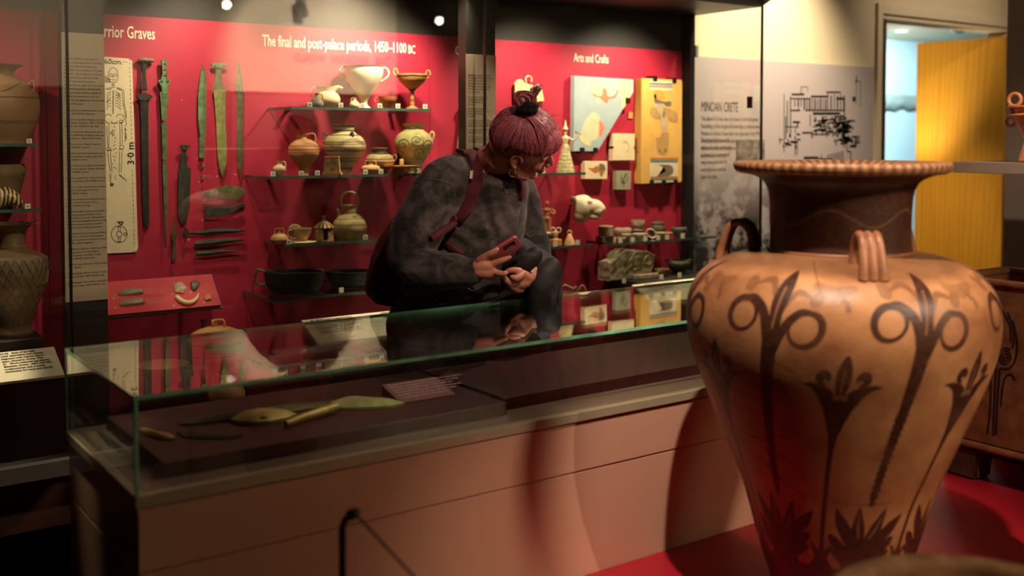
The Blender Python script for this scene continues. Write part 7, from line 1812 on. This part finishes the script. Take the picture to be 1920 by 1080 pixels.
# legs and feet
zg = 0.0
for (uk, dk, sh) in ((800, 3.36, -1), (876, 3.44, 1)):
    hip = W(uk, 640, dk); foot = Vector((hip.x + sh * .02, hip.y, .085)); knee = (hip + foot) / 2 + FH * -.02
    tube(bm, [hip + Vector((0, 0, .05)), hip, knee, foot + Vector((0, 0, .12)), foot], [.10, .098, .062, .045, .042], 18)
    tf = (R3 * .8 - FH * .35).normalized()
    ellipsoid(bm, foot + tf * .07 + Vector((0, 0, -.045)), (.125, .045, .036), (tf, Vector((-tf.y, tf.x, 0)), Vector((0, 0, 1))), 18, 10)
me_body = remesh(bm, .0030, 'person', 3)
m, nt, N, L, B = newmat('skin')
B.inputs['Base Color'].default_value = C(214, 148, 122); B.inputs['Roughness'].default_value = .48
B.inputs['Subsurface Weight'].default_value = .12; B.inputs['Subsurface Radius'].default_value = (.012, .005, .003); B.inputs['Subsurface Scale'].default_value = .6
M_SKIN = m
M_LIPS = mat('lips', C(176, 84, 78), .4, var=0)
def lipcolor(me):
    me.materials.append(M_SKIN); me.materials.append(M_LIPS)
    lips = [H(.093, 0, -.064), H(.091, 0, -.076)]
    idx = []
    for p in me.polygons:
        q = p.center - HC; f, l, u_ = q.dot(HF), q.dot(HL), q.dot(HU)
        idx.append(1 if f > .086 and abs(l) < .021 and (-.0815 < u_ < -.0595) else 0)
    me.polygons.foreach_set('material_index', idx); me.polygons.foreach_set('use_smooth', [True] * len(me.polygons))
lipcolor(me_body)
base = Vector((W(840, 640, 3.4).x, W(840, 640, 3.4).y, 0))
me_body.transform(Matrix.Translation(-base))
person = bpy.data.objects.new('person', me_body); link(person); person.location = base
tag(person, 'person with pink hair in a bun and a washed charcoal sweater bending over the glass vitrine, holding a pink phone', 'person')
person['label'] = 'person in a washed charcoal sweater with pink hair tied up, leaning over the glass vitrine'

def folds(me, amp, freq, seed=0, amp2=0, stretch=(1, 1, 1)):
    n = len(me.vertices); co = np.empty(n * 3, np.float32); no = np.empty(n * 3, np.float32)
    me.vertices.foreach_get('co', co); me.vertices.foreach_get('normal', no); co = co.reshape(-1, 3); no = no.reshape(-1, 3)
    out = np.empty(n)
    for i in range(n):
        p = Vector((co[i, 0] * stretch[0], co[i, 1] * stretch[1], co[i, 2] * stretch[2])) * freq + Vector((seed, seed * 1.7, 0))
        a = mnoise.noise(p); b = mnoise.noise(p * 2.3 + Vector((5, 2, 1)))
        out[i] = amp * (1 - abs(a) * 2.4) + amp2 * (1 - abs(b) * 2.2)
    co += no * out[:, None]
    me.vertices.foreach_set('co', co.ravel()); me.update()
# --- sweater
bm = bmesh.new()
SW = [(929, 299, 37, 30, 24), (921, 311, 56, 44, 20), (910, 328, 80, 60, 14), (903, 352, 87, 70, 8), (896, 400, 89, 74, 4), (886, 450, 90, 72, 1), (868, 500, 95, 72, 0), (853, 532, 98, 74, 0), (850, 552, 95, 73, 0)]
loft(bm, [ring_pts(W(u, v, 3.37), hw * PXM(3.37), hd * PXM(3.37), an, power=2.2) for u, v, hw, hd, an in SW])
chain(bm, [(862, 328, 3.30, 40), (836, 345, 3.27, 46), (803, 392, 3.24, 48), (778, 440, 3.22, 47), (766, 478, 3.21, 42)], 24)
chain(bm, [(766, 476, 3.21, 41), (785, 500, 3.195, 37), (822, 507, 3.17, 34), (856, 509, 3.15, 29), (872, 510, 3.145, 25)], 24)
chain(bm, [(876, 511, 3.142, 23.5), (884, 510, 3.14, 23)], 24, 3)
chain(bm, [(962, 343, 3.40, 30), (974, 360, 3.41, 30), (986, 420, 3.43, 33), (1000, 470, 3.42, 30), (1004, 498, 3.36, 26)], 24)
me_sw = remesh(bm, .0055, 'sweater', 4)
folds(me_sw, .0055, 8.0, 3, .0028)
# elbow creases
co = np.empty(len(me_sw.vertices) * 3, np.float32); me_sw.vertices.foreach_get('co', co); co = co.reshape(-1, 3)
for (u, v, d, du, dv, wd, dp) in ((800, 480, 3.18, 1, -.35, 6, .008), (815, 462, 3.2, 1, -.2, 6, .007), (790, 498, 3.17, 1, -.1, 5, .005), (840, 470, 3.2, .9, .5, 6, .006), (905, 350, 3.25, .2, 1, 8, .004), (940, 400, 3.28, .3, 1, 8, .005), (925, 430, 3.28, .35, 1, 7, .004), (870, 430, 3.25, 1, .6, 7, .005)):
    c0 = W(u, v, d); dir_ = (R3 * du - U3 * dv).normalized(); nrm = dir_.cross(F3).normalized(); s_ = PXM(d)
    q = co - np.array(c0); al = q @ np.array(dir_); ac = q @ np.array(nrm); dpt = q @ np.array(F3)
    wgt = np.exp(-(al / (34 * s_)) ** 2) * np.exp(-(dpt / .12) ** 2)
    prof = np.exp(-(ac / (wd * s_)) ** 2) - .6 * np.exp(-((np.abs(ac) - 2 * wd * s_) / (wd * s_)) ** 2)
    co += (wgt * prof * dp)[:, None] * np.array(F3)[None]
me_sw.vertices.foreach_set('co', co.ravel()); me_sw.update()
m, nt, N, L, B = newmat('acid_washed_cotton'); tc = N.new('ShaderNodeTexCoord')
n1 = N.new('ShaderNodeTexNoise'); n1.inputs['Scale'].default_value = 13; n1.inputs['Detail'].default_value = 9; n1.inputs['Roughness'].default_value = .72; n1.inputs['Distortion'].default_value = .5
n2 = N.new('ShaderNodeTexNoise'); n2.inputs['Scale'].default_value = 420; n2.inputs['Detail'].default_value = 2
L.new(tc.outputs['Object'], n1.inputs['Vector']); L.new(tc.outputs['Object'], n2.inputs['Vector'])
cr = N.new('ShaderNodeValToRGB'); cr.color_ramp.elements[0].position = .42; cr.color_ramp.elements[1].position = .72
cr.color_ramp.elements[0].color = C(31, 29, 30); cr.color_ramp.elements[1].color = C(112, 105, 102); L.new(n1.outputs['Fac'], cr.inputs[0]); L.new(cr.outputs[0], B.inputs['Base Color'])
bp = N.new('ShaderNodeBump'); bp.inputs['Strength'].default_value = .35; bp.inputs['Distance'].default_value = .002; L.new(n2.outputs['Fac'], bp.inputs['Height']); L.new(bp.outputs[0], B.inputs['Normal'])
B.inputs['Roughness'].default_value = .9; B.inputs['Sheen Weight'].default_value = .15
M_SWEAT = m
bv_sw = BVHTree.FromPolygons([v.co.copy() for v in me_sw.vertices], [tuple(p.vertices) for p in me_sw.polygons])
def hit(u, v, bvh, off=0.0):
    r = ray(u, v).normalized(); loc, nrm, i_, d_ = bvh.ray_cast(CAM, r)
    if loc is None: return None
    if nrm.dot(r) > 0: nrm = -nrm
    return loc + nrm * off, nrm
sweater = meshobj('sweater', me_sw, M_SWEAT, person)
def seam(name, pts, rad, m, parent, bvh=bv_sw, off=.0006, k=6, flat=1.0, label=None):
    P = []
    for q in smoothpath([Vector((a, b, 0)) for a, b in pts], k):
        h_ = hit(q.x, q.y, bvh, off)
        if h_: P.append(h_[0])
    bm = bmesh.new(); tube(bm, P, rad, 8); return obj(name, bm, m, parent, world=True, smooth=60, label=label)
M_SEAM = mat('worn_seam', C(88, 82, 80), .9, var=.3, scale=300)
# neckband: a rib following the collar
P = [W(929 + 41 * math.cos(a) * math.cos(math.radians(24)) , 299 - 3 + 41 * math.cos(a) * math.sin(math.radians(24)), 3.37) + FH * (-.052 * math.sin(a)) for a in [2 * PI * i / 40 for i in range(41)]]
bm = bmesh.new(); tube(bm, P, .0085, 10, cap=False); obj('neckband', bm, M_SWEAT, sweater, world=True, smooth=60)
seam('shoulder_seam', [(777, 345), (800, 337), (825, 339), (846, 348), (853, 370), (851, 385)], .0022, M_SEAM, sweater)
seam('cuff_seam', [(870, 487), (866, 505), (862, 532)], .0018, M_SEAM, sweater)
# --- jeans
bm = bmesh.new()
JN = [(848, 540, 95, 70, 0), (842, 565, 103, 76, 0), (836, 605, 110, 80, 0), (836, 650, 106, 74, 0), (836, 665, 96, 66, 0)]
loft(bm, [ring_pts(W(u, v, 3.38), hw * PXM(3.38), hd * PXM(3.38), an, power=2.2) for u, v, hw, hd, an in JN])
for (uk, dk, sh) in ((800, 3.36, -1), (876, 3.44, 1)):
    hip = W(uk, 640, dk); foot = Vector((hip.x + sh * .02, hip.y, .085)); knee = (hip + foot) / 2 + FH * -.02
    tube(bm, [hip + Vector((0, 0, .06)), hip, knee, foot + Vector((0, 0, .14)), foot + Vector((0, 0, .03))], [.115, .113, .08, .062, .064], 22)
me_j = remesh(bm, .008, 'jeans', 4); folds(me_j, .004, 9.0, 8, .002)
bv_j = BVHTree.FromPolygons([v.co.copy() for v in me_j.vertices], [tuple(p.vertices) for p in me_j.polygons])
M_JEANS = mat('black_denim', C(26, 26, 30), .85, var=.3, scale=30, bump=.2, bscale=500)
jeans = meshobj('jeans', me_j, M_JEANS, person)
M_RIVET = mat('copper_rivet', C(200, 150, 120), .3, metal=.9, var=0)
for (u, v) in ((786, 529 + 24), (818, 537 + 24), (765, 551)):
    h_ = hit(u, v, bv_j, .001)
    if h_:
        bm = bmesh.new(); ellipsoid(bm, h_[0], (.0035, .0035, .0035), None, 10, 8); obj('rivet', bm, M_RIVET, jeans, world=True, smooth=60)
seam('pocket_seam', [(765, 552), (785, 566), (815, 572), (845, 566)], .0012, M_SEAM, jeans, bv_j)
h_ = hit(884, 543, bv_sw, .002)
bm = bmesh.new(); P = [hit(u, v, bv_sw, .003)[0] for u, v in ((877, 540), (882, 543.5), (891, 544.5)) if hit(u, v, bv_sw)]
if len(P) == 3: tube(bm, P, .0022, 8); obj('belt_ring', bm, mat('pale_metal_ring', C(210, 190, 170), .25, metal=.8, var=0), jeans, world=True, smooth=60)
# --- shoes
for (uk, dk, sh) in ((800, 3.36, -1), (876, 3.44, 1)):
    hip = W(uk, 640, dk); foot = Vector((hip.x + sh * .02, hip.y, .085)); tf = (R3 * .8 - FH * .35).normalized(); tf.z = 0; tf.normalize()
    bm = bmesh.new(); ax = (tf, Vector((-tf.y, tf.x, 0)), Vector((0, 0, 1)))
    ellipsoid(bm, foot + tf * .07 + Vector((0, 0, -.038)), (.142, .052, .044), ax, 22, 12)
    tube(bm, [foot + Vector((0, 0, -.04)), foot + Vector((0, 0, .05))], [.055, .052], 18)
    for v in bm.verts: v.co.z = max(v.co.z, .0008)
    obj('boot', bm, mat('black_boot_leather', C(24, 22, 22), .4), person, world=True, smooth=60)
# --- earring, lashes, eyebrow hidden by the fringe
bm = bmesh.new(); ec = H(.004, -.080, -.060)
tube(bm, [ec + (R3 * .0125 * math.cos(a) + U3 * .0125 * math.sin(a)) for a in [2 * PI * i / 28 for i in range(29)]], .0022, 8, cap=False)
obj('hoop_earring', bm, mat('dark_gold', C(150, 96, 60), .3, metal=.9, var=0), person, world=True, smooth=60, label='thin dark gold hoop earring')
bm = bmesh.new()
for i in range(9):
    l = -.044 + i * .0028; b0 = H(.0835 - (l + .031) ** 2 * 22, l, -.0095); tube(bm, [b0, b0 + HF * .006 + HU * -.004, b0 + HF * .009 + HU * -.003], [.0006, .0003], 4)
obj('eyelashes', bm, mat('lash_dark', C(40, 26, 24), .8, var=0), person, world=True)

# --- hair
m, nt, N, L, B = newmat('pink_hair'); n1 = N.new('ShaderNodeAttribute'); n1.attribute_name = 'tone'
cr = N.new('ShaderNodeValToRGB'); cr.color_ramp.elements[0].position = .0; cr.color_ramp.elements[1].position = 1.0; cr.color_ramp.elements[0].color = C(96, 34, 48); cr.color_ramp.elements[1].color = C(226, 132, 146)
L.new(n1.outputs['Fac'], cr.inputs[0]); L.new(cr.outputs[0], B.inputs['Base Color']); B.inputs['Roughness'].default_value = .36; B.inputs['Specular IOR Level'].default_value = .6
M_HAIR = m
M_HAIRD = mat('pink_hair_roots', C(84, 28, 40), .6, var=.3, scale=60)
hc_ = (-.002, 0, .022); hr_ = (.104, .083, .088)
def proj(p):
    q = p - CAM; d = q.dot(F3); return CU + q.dot(R3) / d * FPX, CV - q.dot(U3) / d * FPX
LINE_U = [900, 925, 943, 952, 962, 975, 990, 1010, 1030, 1045, 1062]
LINE_V = [284, 293, 290, 280, 279, 286, 292, 294, 288, 277, 258]
def below(f, l, u_):
    """past the hair line? the near side follows the line over the ear and fringe"""
    if l < .015:
        u, v = proj(H(f, l, u_)); return v > np.interp(u, LINE_U, LINE_V) 
    if f > .055: return u_ < .012
    if f > -.055: return u_ < .0
    return u_ < -.04
rh = random.Random(4)
bm = bmesh.new(); nu, nv = 64, 44; cols = []
def endth(a, off=0.0):
    th_ = .25
    while th_ < 2.3:
        q = hsurf(a, th_, off)
        if below(q.x, q.y, q.z): break
        th_ += .02
    return th_ - .02
def hsurf(a, th_, off=0.0):
    return Vector((hc_[0] + (hr_[0] + off) * math.sin(th_) * math.cos(a), (hr_[1] + off) * math.sin(th_) * math.sin(a), hc_[2] + (hr_[2] + off) * math.cos(th_)))
for k_ in range(nu):
    a = 2 * PI * k_ / nu; te = endth(a); row = []
    for i in range(nv + 1):
        row.append(bm.verts.new(H(*hsurf(a, te * i / nv, -.0015))))
    q = hsurf(a, te, -.0015); row.append(bm.verts.new(H(hc_[0] + (q.x - hc_[0]) * .82, q.y * .82, hc_[2] + (q.z - hc_[2]) * .82)))
    cols.append(row)
for k_ in range(nu):
    a, b = cols[k_], cols[(k_ + 1) % nu]
    for i in range(len(a) - 1): bm.faces.new((a[i], b[i], b[i+1], a[i+1]))
bmesh.ops.remove_doubles(bm, verts=bm.verts, dist=1e-5)
hair = obj('hair', bm, M_HAIRD, person, world=True, smooth=180)
best_ = None
for ia in range(72):
    for it in range(2, 50):
        q = hsurf(ia * PI / 36, it * .03, .004); wp = H(*q)
        if (wp - HC).dot(F3) > .01: continue
        u, v = proj(wp); e_ = (u - 986) ** 2 + (v - 212) ** 2
        if best_ is None or e_ < best_[0]: best_ = (e_, q, wp)
T0, TW = best_[1], best_[2]
DT = (TW - CAM).dot(F3)
bm = bmesh.new()
TONE = []
def tone(bm, n0, t_=None):
    bm.verts.ensure_lookup_table(); TONE.extend([rh.random() ** 1.3 if t_ is None else t_] * (len(bm.verts) - n0))
def strand(bm, pts, r0, r1=None, t_=None):
    n0 = len(bm.verts); tube(bm, [H(*p) for p in pts], [r0, r0, (r1 if r1 is not None else r0 * .4)], 4); tone(bm, n0, t_)
def set_tone(o):
    global TONE
    a = o.data.attributes.new('tone', 'FLOAT', 'POINT'); a.data.foreach_set('value', TONE[:len(o.data.vertices)]); TONE = []
clumps = [(rh.uniform(-PI, PI), rh.uniform(-.001, .0022), rh.uniform(.1, .65), rh.uniform(-.10, .10)) for _ in range(130)]
for i in range(2100):
    ca, coff, ct_, csw = clumps[i % 130]; a = ca + rh.gauss(0, .07)
    # the strand ends at the hair line in direction a
    end = endth(a) + rh.uniform(-.10, .02)
    off = coff + rh.uniform(-.0012, .0015)
    e = hsurf(a, end, off)
    front = math.cos(a) > .55
    n_ = 11; pts = []
    s0 = T0 + Vector((rh.uniform(-.012, .012), rh.uniform(-.012, .012), 0))
    sway = csw * 1.6 + rh.uniform(-.03, .03)
    for j in range(n_):
        t_ = j / (n_ - 1)
        # travel over the shell from the tie to the end
        p = s0.lerp(e, t_); d = Vector((p.x - hc_[0], p.y, p.z - hc_[2]))
        k = 1 / math.sqrt((d.x / (hr_[0] + off)) ** 2 + (d.y / (hr_[1] + off)) ** 2 + (d.z / (hr_[2] + off)) ** 2)
        d = d * k
        q = Vector((hc_[0] + d.x, d.y, hc_[2] + d.z))
        if front: q.z += .010 * math.sin(t_ * PI) + .002; q.x += .008 * max(0, t_ - .35)
        q.y += sway * .03 * math.sin(t_ * PI)
        pts.append(q)
    strand(bm, pts, rh.uniform(.0008, .0014), None, min(1, max(0, ct_ + rh.uniform(-.25, .25))))
# fringe: fuller locks over the brow
for i in range(650):
    a = rh.uniform(-.95, .8); te = endth(a); e = hsurf(a, te + rh.uniform(-.12, .06), .006 + rh.uniform(0, .006))
    a2 = a * .6 + rh.uniform(-.15, .15); s_ = hsurf(a2, rh.uniform(.25, .5), .002)
    pts = []
    for j in range(8):
        t_ = j / 7; p = s_.lerp(e, t_); d = Vector((p.x - hc_[0], p.y, p.z - hc_[2]))
        off = .002 + .011 * math.sin(min(1, t_ * 1.1) * PI * .8) 
        k = 1 / math.sqrt((d.x / (hr_[0] + off)) ** 2 + (d.y / (hr_[1] + off)) ** 2 + (d.z / (hr_[2] + off)) ** 2); d *= k
        pts.append(Vector((hc_[0] + d.x, d.y, hc_[2] + d.z)))
    strand(bm, pts, rh.uniform(.0008, .0014), .0003)
# loose side lock before the ear and nape wisps
for i in range(60):
    f = rh.uniform(.012, .03); yl = -.076
    pts = [Vector((f, yl * .93, .05)), Vector((f + .004, yl - .002, .02)), Vector((f + .007, yl, -.008)), Vector((f + .012 + rh.uniform(-.003, .003), yl + .005, -.022 - rh.uniform(0, .016)))]
    strand(bm, smoothpath(pts, 3), .0008, .0002)
for i in range(110):
    a = PI + rh.uniform(-1.0, 1.0); q = hsurf(a, endth(a) - .05, -.002)
    pts = [q, q + Vector((-.008, 0, -.012)), q + Vector((-.012 - rh.uniform(0, .012), rh.uniform(-.01, .01), -.03 - rh.uniform(0, .022)))]
    strand(bm, pts, .0007, .0002)
# flyaways
for i in range(260):
    a = rh.uniform(-PI, PI); th_ = rh.uniform(.3, 1.5); q = hsurf(a, th_, .002); d = (q - Vector(hc_)).normalized()
    side = Vector((rh.uniform(-1, 1), rh.uniform(-1, 1), rh.uniform(-.3, .6)))
    pts = [q, q + d * rh.uniform(.004, .010) + side * .012, q + d * rh.uniform(.004, .018) + side * .028]
    strand(bm, smoothpath(pts, 3), .00035, .00015, .9)
set_tone(obj('strands', bm, M_HAIR, hair, world=True, smooth=180, kind='stuff'))
# bun tuft above the tie, along the picture's vertical
TB0 = H(*T0) ; tdir = (U3 * .93 + R3 * .12 - F3 * .1).normalized(); tside = R3
M_TIE = mat('black_scrunchie', C(14, 12, 13), .95, var=.3, bump=.6, bscale=180)
DT -= .008; tc0 = W(988, 203, DT); 
bm = bmesh.new()
for k_ in range(2):
    tube(bm, [tc0 + tdir * (.006 * (k_ * 2 - 1)) + (R3 * math.cos(a) + F3 * math.sin(a)) * (.0215 + .0022 * math.sin(a * 9 + k_)) for a in [2 * PI * i / 60 for i in range(61)]], .0115, 12, cap=False)
obj('hair_tie', bm, M_TIE, person, world=True, smooth=60, label='black velvety scrunchie')
bm = bmesh.new()
def PX3(u, v, d): return W(u, v, d)
for i in range(260):   # rolled loop on the near side
    j1, j2, dd = rh.uniform(-8, 8), rh.uniform(-6, 6), rh.uniform(-.02, .02)
    pts = [PX3(985 + j1 * .6, 206, DT + dd * .5), PX3(974 + j1, 193 + j2, (DT-.01) + dd), PX3(970 + j1 * .6, 182 + j2, (DT-.01) + dd), PX3(980 + j1, 175 + j2 * .8, (DT-.01) + dd), PX3(991 + j1, 180 + j2, (DT-.01) + dd), PX3(997 + j1 * .5, 193 + j2, DT + dd), PX3(993, 203, DT)]
    n0 = len(bm.verts); tube(bm, smoothpath(pts, 3), [.0012, .0014, .0010], 4); tone(bm, n0)
for i in range(110):   # loose ends fanning to the upper right
    j1 = rh.uniform(-7, 7); dd = rh.uniform(-.02, .02); ex = rh.uniform(-14, 12)
    pts = [PX3(990 + j1 * .5, 200, DT + dd * .5), PX3(997 + j1, 185, DT + dd), PX3(1003 + j1 + ex * .3, 172 + rh.uniform(-3, 3), DT + dd), PX3(1009 + j1 * .6 + ex * .7, 160 + rh.uniform(-5, 8), DT + dd * 1.4)]
    n0 = len(bm.verts); tube(bm, smoothpath(pts, 3), [.0010, .0009, .0003], 4); tone(bm, n0)
set_tone(obj('bun', bm, M_HAIR, hair, world=True, smooth=180, kind='stuff'))

# ------------------------------------------------------------------ backpack
M_PACK = mat('maroon_canvas', C(84, 26, 38), .85, var=.12, scale=30, bump=.25, bscale=350)
bpk = thing('backpack', 'maroon canvas backpack with wide straps worn by the visitor', 'backpack', W(745, 565, 3.5))
bm = bmesh.new()
BK = [(778, 385, 14, 24, -25), (768, 400, 30, 44, -22), (757, 430, 42, 60, -18), (748, 470, 49, 66, -14), (742, 510, 52, 68, -10), (741, 540, 50, 66, -6), (745, 558, 40, 54, -4), (750, 566, 22, 34, 0)]
loft(bm, [ring_pts(W(u, v, 3.49), hw * PXM(3.49), hd * PXM(3.49), an, power=3.0) for u, v, hw, hd, an in BK])
me_p = remesh(bm, .007, 'bag', 3); folds(me_p, .006, 7, 12, .003)
meshobj('bag', me_p, M_PACK, bpk)
def strap(pts, wd, name, d_off=.004):
    bm = bmesh.new(); P, Nn = [], []
    for q in smoothpath([Vector((a, b, 0)) for a, b in pts], 6):
        h_ = hit(q.x, q.y, bv_sw, d_off)
        if h_: P.append(h_[0]); Nn.append(h_[1])
    # smooth
    for _ in range(3):
        P = [P[0]] + [(P[i-1] + P[i] * 2 + P[i+1]) / 4 for i in range(1, len(P) - 1)] + [P[-1]]
        Nn = [Nn[0]] + [(Nn[i-1] + Nn[i] * 2 + Nn[i+1]).normalized() for i in range(1, len(Nn) - 1)] + [Nn[-1]]
    rings = []
    for i, p in enumerate(P):
        t_ = (P[min(i+1, len(P)-1)] - P[max(i-1, 0)]).normalized(); s_ = t_.cross(Nn[i]).normalized(); n_ = s_.cross(t_).normalized()
        if n_.dot(Nn[i]) < 0: n_ = -n_
        rings.append([bm.verts.new(p + s_ * (wd * a) + n_ * b) for a, b in ((-1, -.002), (-1, .006), (-.8, .010), (0, .011), (.8, .010), (1, .006), (1, -.002))])
    for a, b in zip(rings, rings[1:]):
        for k_ in range(7): bm.faces.new((a[k_], a[(k_+1) % 7], b[(k_+1) % 7], b[k_]))
    bm.faces.new(rings[0][::-1]); bm.faces.new(rings[-1])
    return obj(name, bm, M_PACK, bpk, world=True, smooth=60)
st1 = strap([(862, 289), (880, 290), (890, 308), (891, 335), (884, 365), (871, 392), (856, 408), (843, 417)], .0245, 'shoulder_strap')
strap([(847, 414), (836, 424), (822, 435), (806, 446)], .010, 'strap_webbing', .010)
strap([(836, 452), (850, 466), (868, 478)], .012, 'lower_strap', .002)
strap([(962, 322), (972, 335), (976, 350), (977, 372)], .0125, 'shoulder_strap')
h_ = hit(878, 327, bv_sw, .016)
if h_: 
    bm = bmesh.new(); c0 = h_[0]; a1 = (U3 * .98 + R3 * .1).normalized(); a2 = R3
    for s_ in (0,): 
        vs = [bm.verts.new(c0 + a1 * (sy * .0125) + a2 * (sx * .0045) - F3 * z) for z in (0, .0015) for sx, sy in ((-1, -1), (1, -1), (1, 1), (-1, 1))]
    for f in ((0,3,2,1),(4,5,6,7),(0,1,5,4),(1,2,6,5),(2,3,7,6),(3,0,4,7)): bm.faces.new([vs[i] for i in f])
    obj('strap_tag', bm, M_LABEL, bpk, world=True, label='small pale tag sewn on the strap')

# ------------------------------------------------------------------ phone
c_tl, c_tr = W(966, 445, 3.105), W(982, 459, 3.105)
ph = thing('phone', 'rose pink phone held up in the visitor\'s right hand', 'phone', W(950, 470, 3.11))
Ldir = (R3 * -.84 + U3 * -.54).normalized()
inpl = (R3 * .70 - U3 * .60); inpl = (inpl - Ldir * inpl.dot(Ldir)).normalized()
Wd = (inpl * .56 + F3 * .828).normalized(); Nn = Ldir.cross(Wd).normalized()
if Nn.dot(F3) > 0: Nn = -Nn
O = W(968, 444, 3.10)
def phone_slab(l0, l1, w0, w1, n0, n1, bev, seg=2):
    bm = bmesh.new()
    vs = [bm.verts.new(O + Ldir * l + Wd * w_ + Nn * n) for n in (n0, n1) for l, w_ in ((l0, w0), (l1, w0), (l1, w1), (l0, w1))]
    fs = [bm.faces.new([vs[i] for i in f]) for f in ((0,3,2,1),(4,5,6,7),(0,1,5,4),(1,2,6,5),(2,3,7,6),(3,0,4,7))]
    if bev:
        es = [e for e in bm.edges if abs((e.verts[0].co - e.verts[1].co).normalized().dot(Nn)) > .9]
        bmesh.ops.bevel(bm, geom=es, offset=bev, segments=4, affect='EDGES', profile=.5)
        es = [e for e in bm.edges if abs((e.verts[0].co - e.verts[1].co).normalized().dot(Nn)) < .1 and e.calc_face_angle(0) > 1.0]
        bmesh.ops.bevel(bm, geom=es, offset=min(.002, (n1 - n0) * .35), segments=2, affect='EDGES', profile=.5)
    return bm
obj('case', phone_slab(0, .140, 0, .070, -.010, 0, .010), mat('rose_pink_case', C(206, 92, 106), .35, var=.02), ph, world=True, smooth=40)
obj('camera_strip', phone_slab(.012, .052, .012, .030, 0, .0014, .003), mat('black_camera_glass', C(12, 10, 12), .15, var=0), ph, world=True, smooth=40)
obj('flash', phone_slab(.014, .020, .033, .039, 0, .001, 0), mat('flash_dot', C(60, 40, 40), .3, var=0), ph, world=True)
obj('screen', phone_slab(.004, .136, .004, .066, -.0108, -.0101, 0), mat('black_screen', C(10, 10, 12), .1, var=0), ph, world=True)

# ------------------------------------------------------------------ folded black coat over the left forearm
bm = bmesh.new()
CT = [(966, 443, 5, 16, 0), (974, 450, 22, 26, 22), (987, 463, 38, 36, 26), (1000, 481, 45, 42, 16), (999, 500, 49, 46, 6), (990, 522, 58, 48, 2), (984, 550, 67, 50, 0), (978, 590, 68, 48, 0), (974, 640, 62, 44, 0), (970, 700, 50, 40, 0), (968, 730, 42, 32, 0)]
loft(bm, [ring_pts(W(u, v, 3.385), hw * PXM(3.395), hd * PXM(3.395), an, power=2.5) for u, v, hw, hd, an in CT])
chain(bm, [(1030, 500, 3.33, 16), (1016, 530, 3.3, 22), (1010, 570, 3.3, 24), (1000, 640, 3.32, 22)], 16)
chain(bm, [(1003, 478, 3.26, 9), (986, 492, 3.235, 10), (970, 497, 3.24, 8), (955, 500, 3.26, 7)], 12)
me_c = remesh(bm, .006, 'coat', 4); folds(me_c, .013, 8.5, 21, .005, (1, 1, .5))
M_COAT = mat('black_coat_cloth', C(26, 21, 23), .7, var=.15, scale=12, bump=.15, bscale=300)
coat = thing('folded_coat', 'black coat folded over the visitor\'s left forearm', 'coat', W(985, 640, 3.4))
meshobj('coat_cloth', me_c, M_COAT, coat)
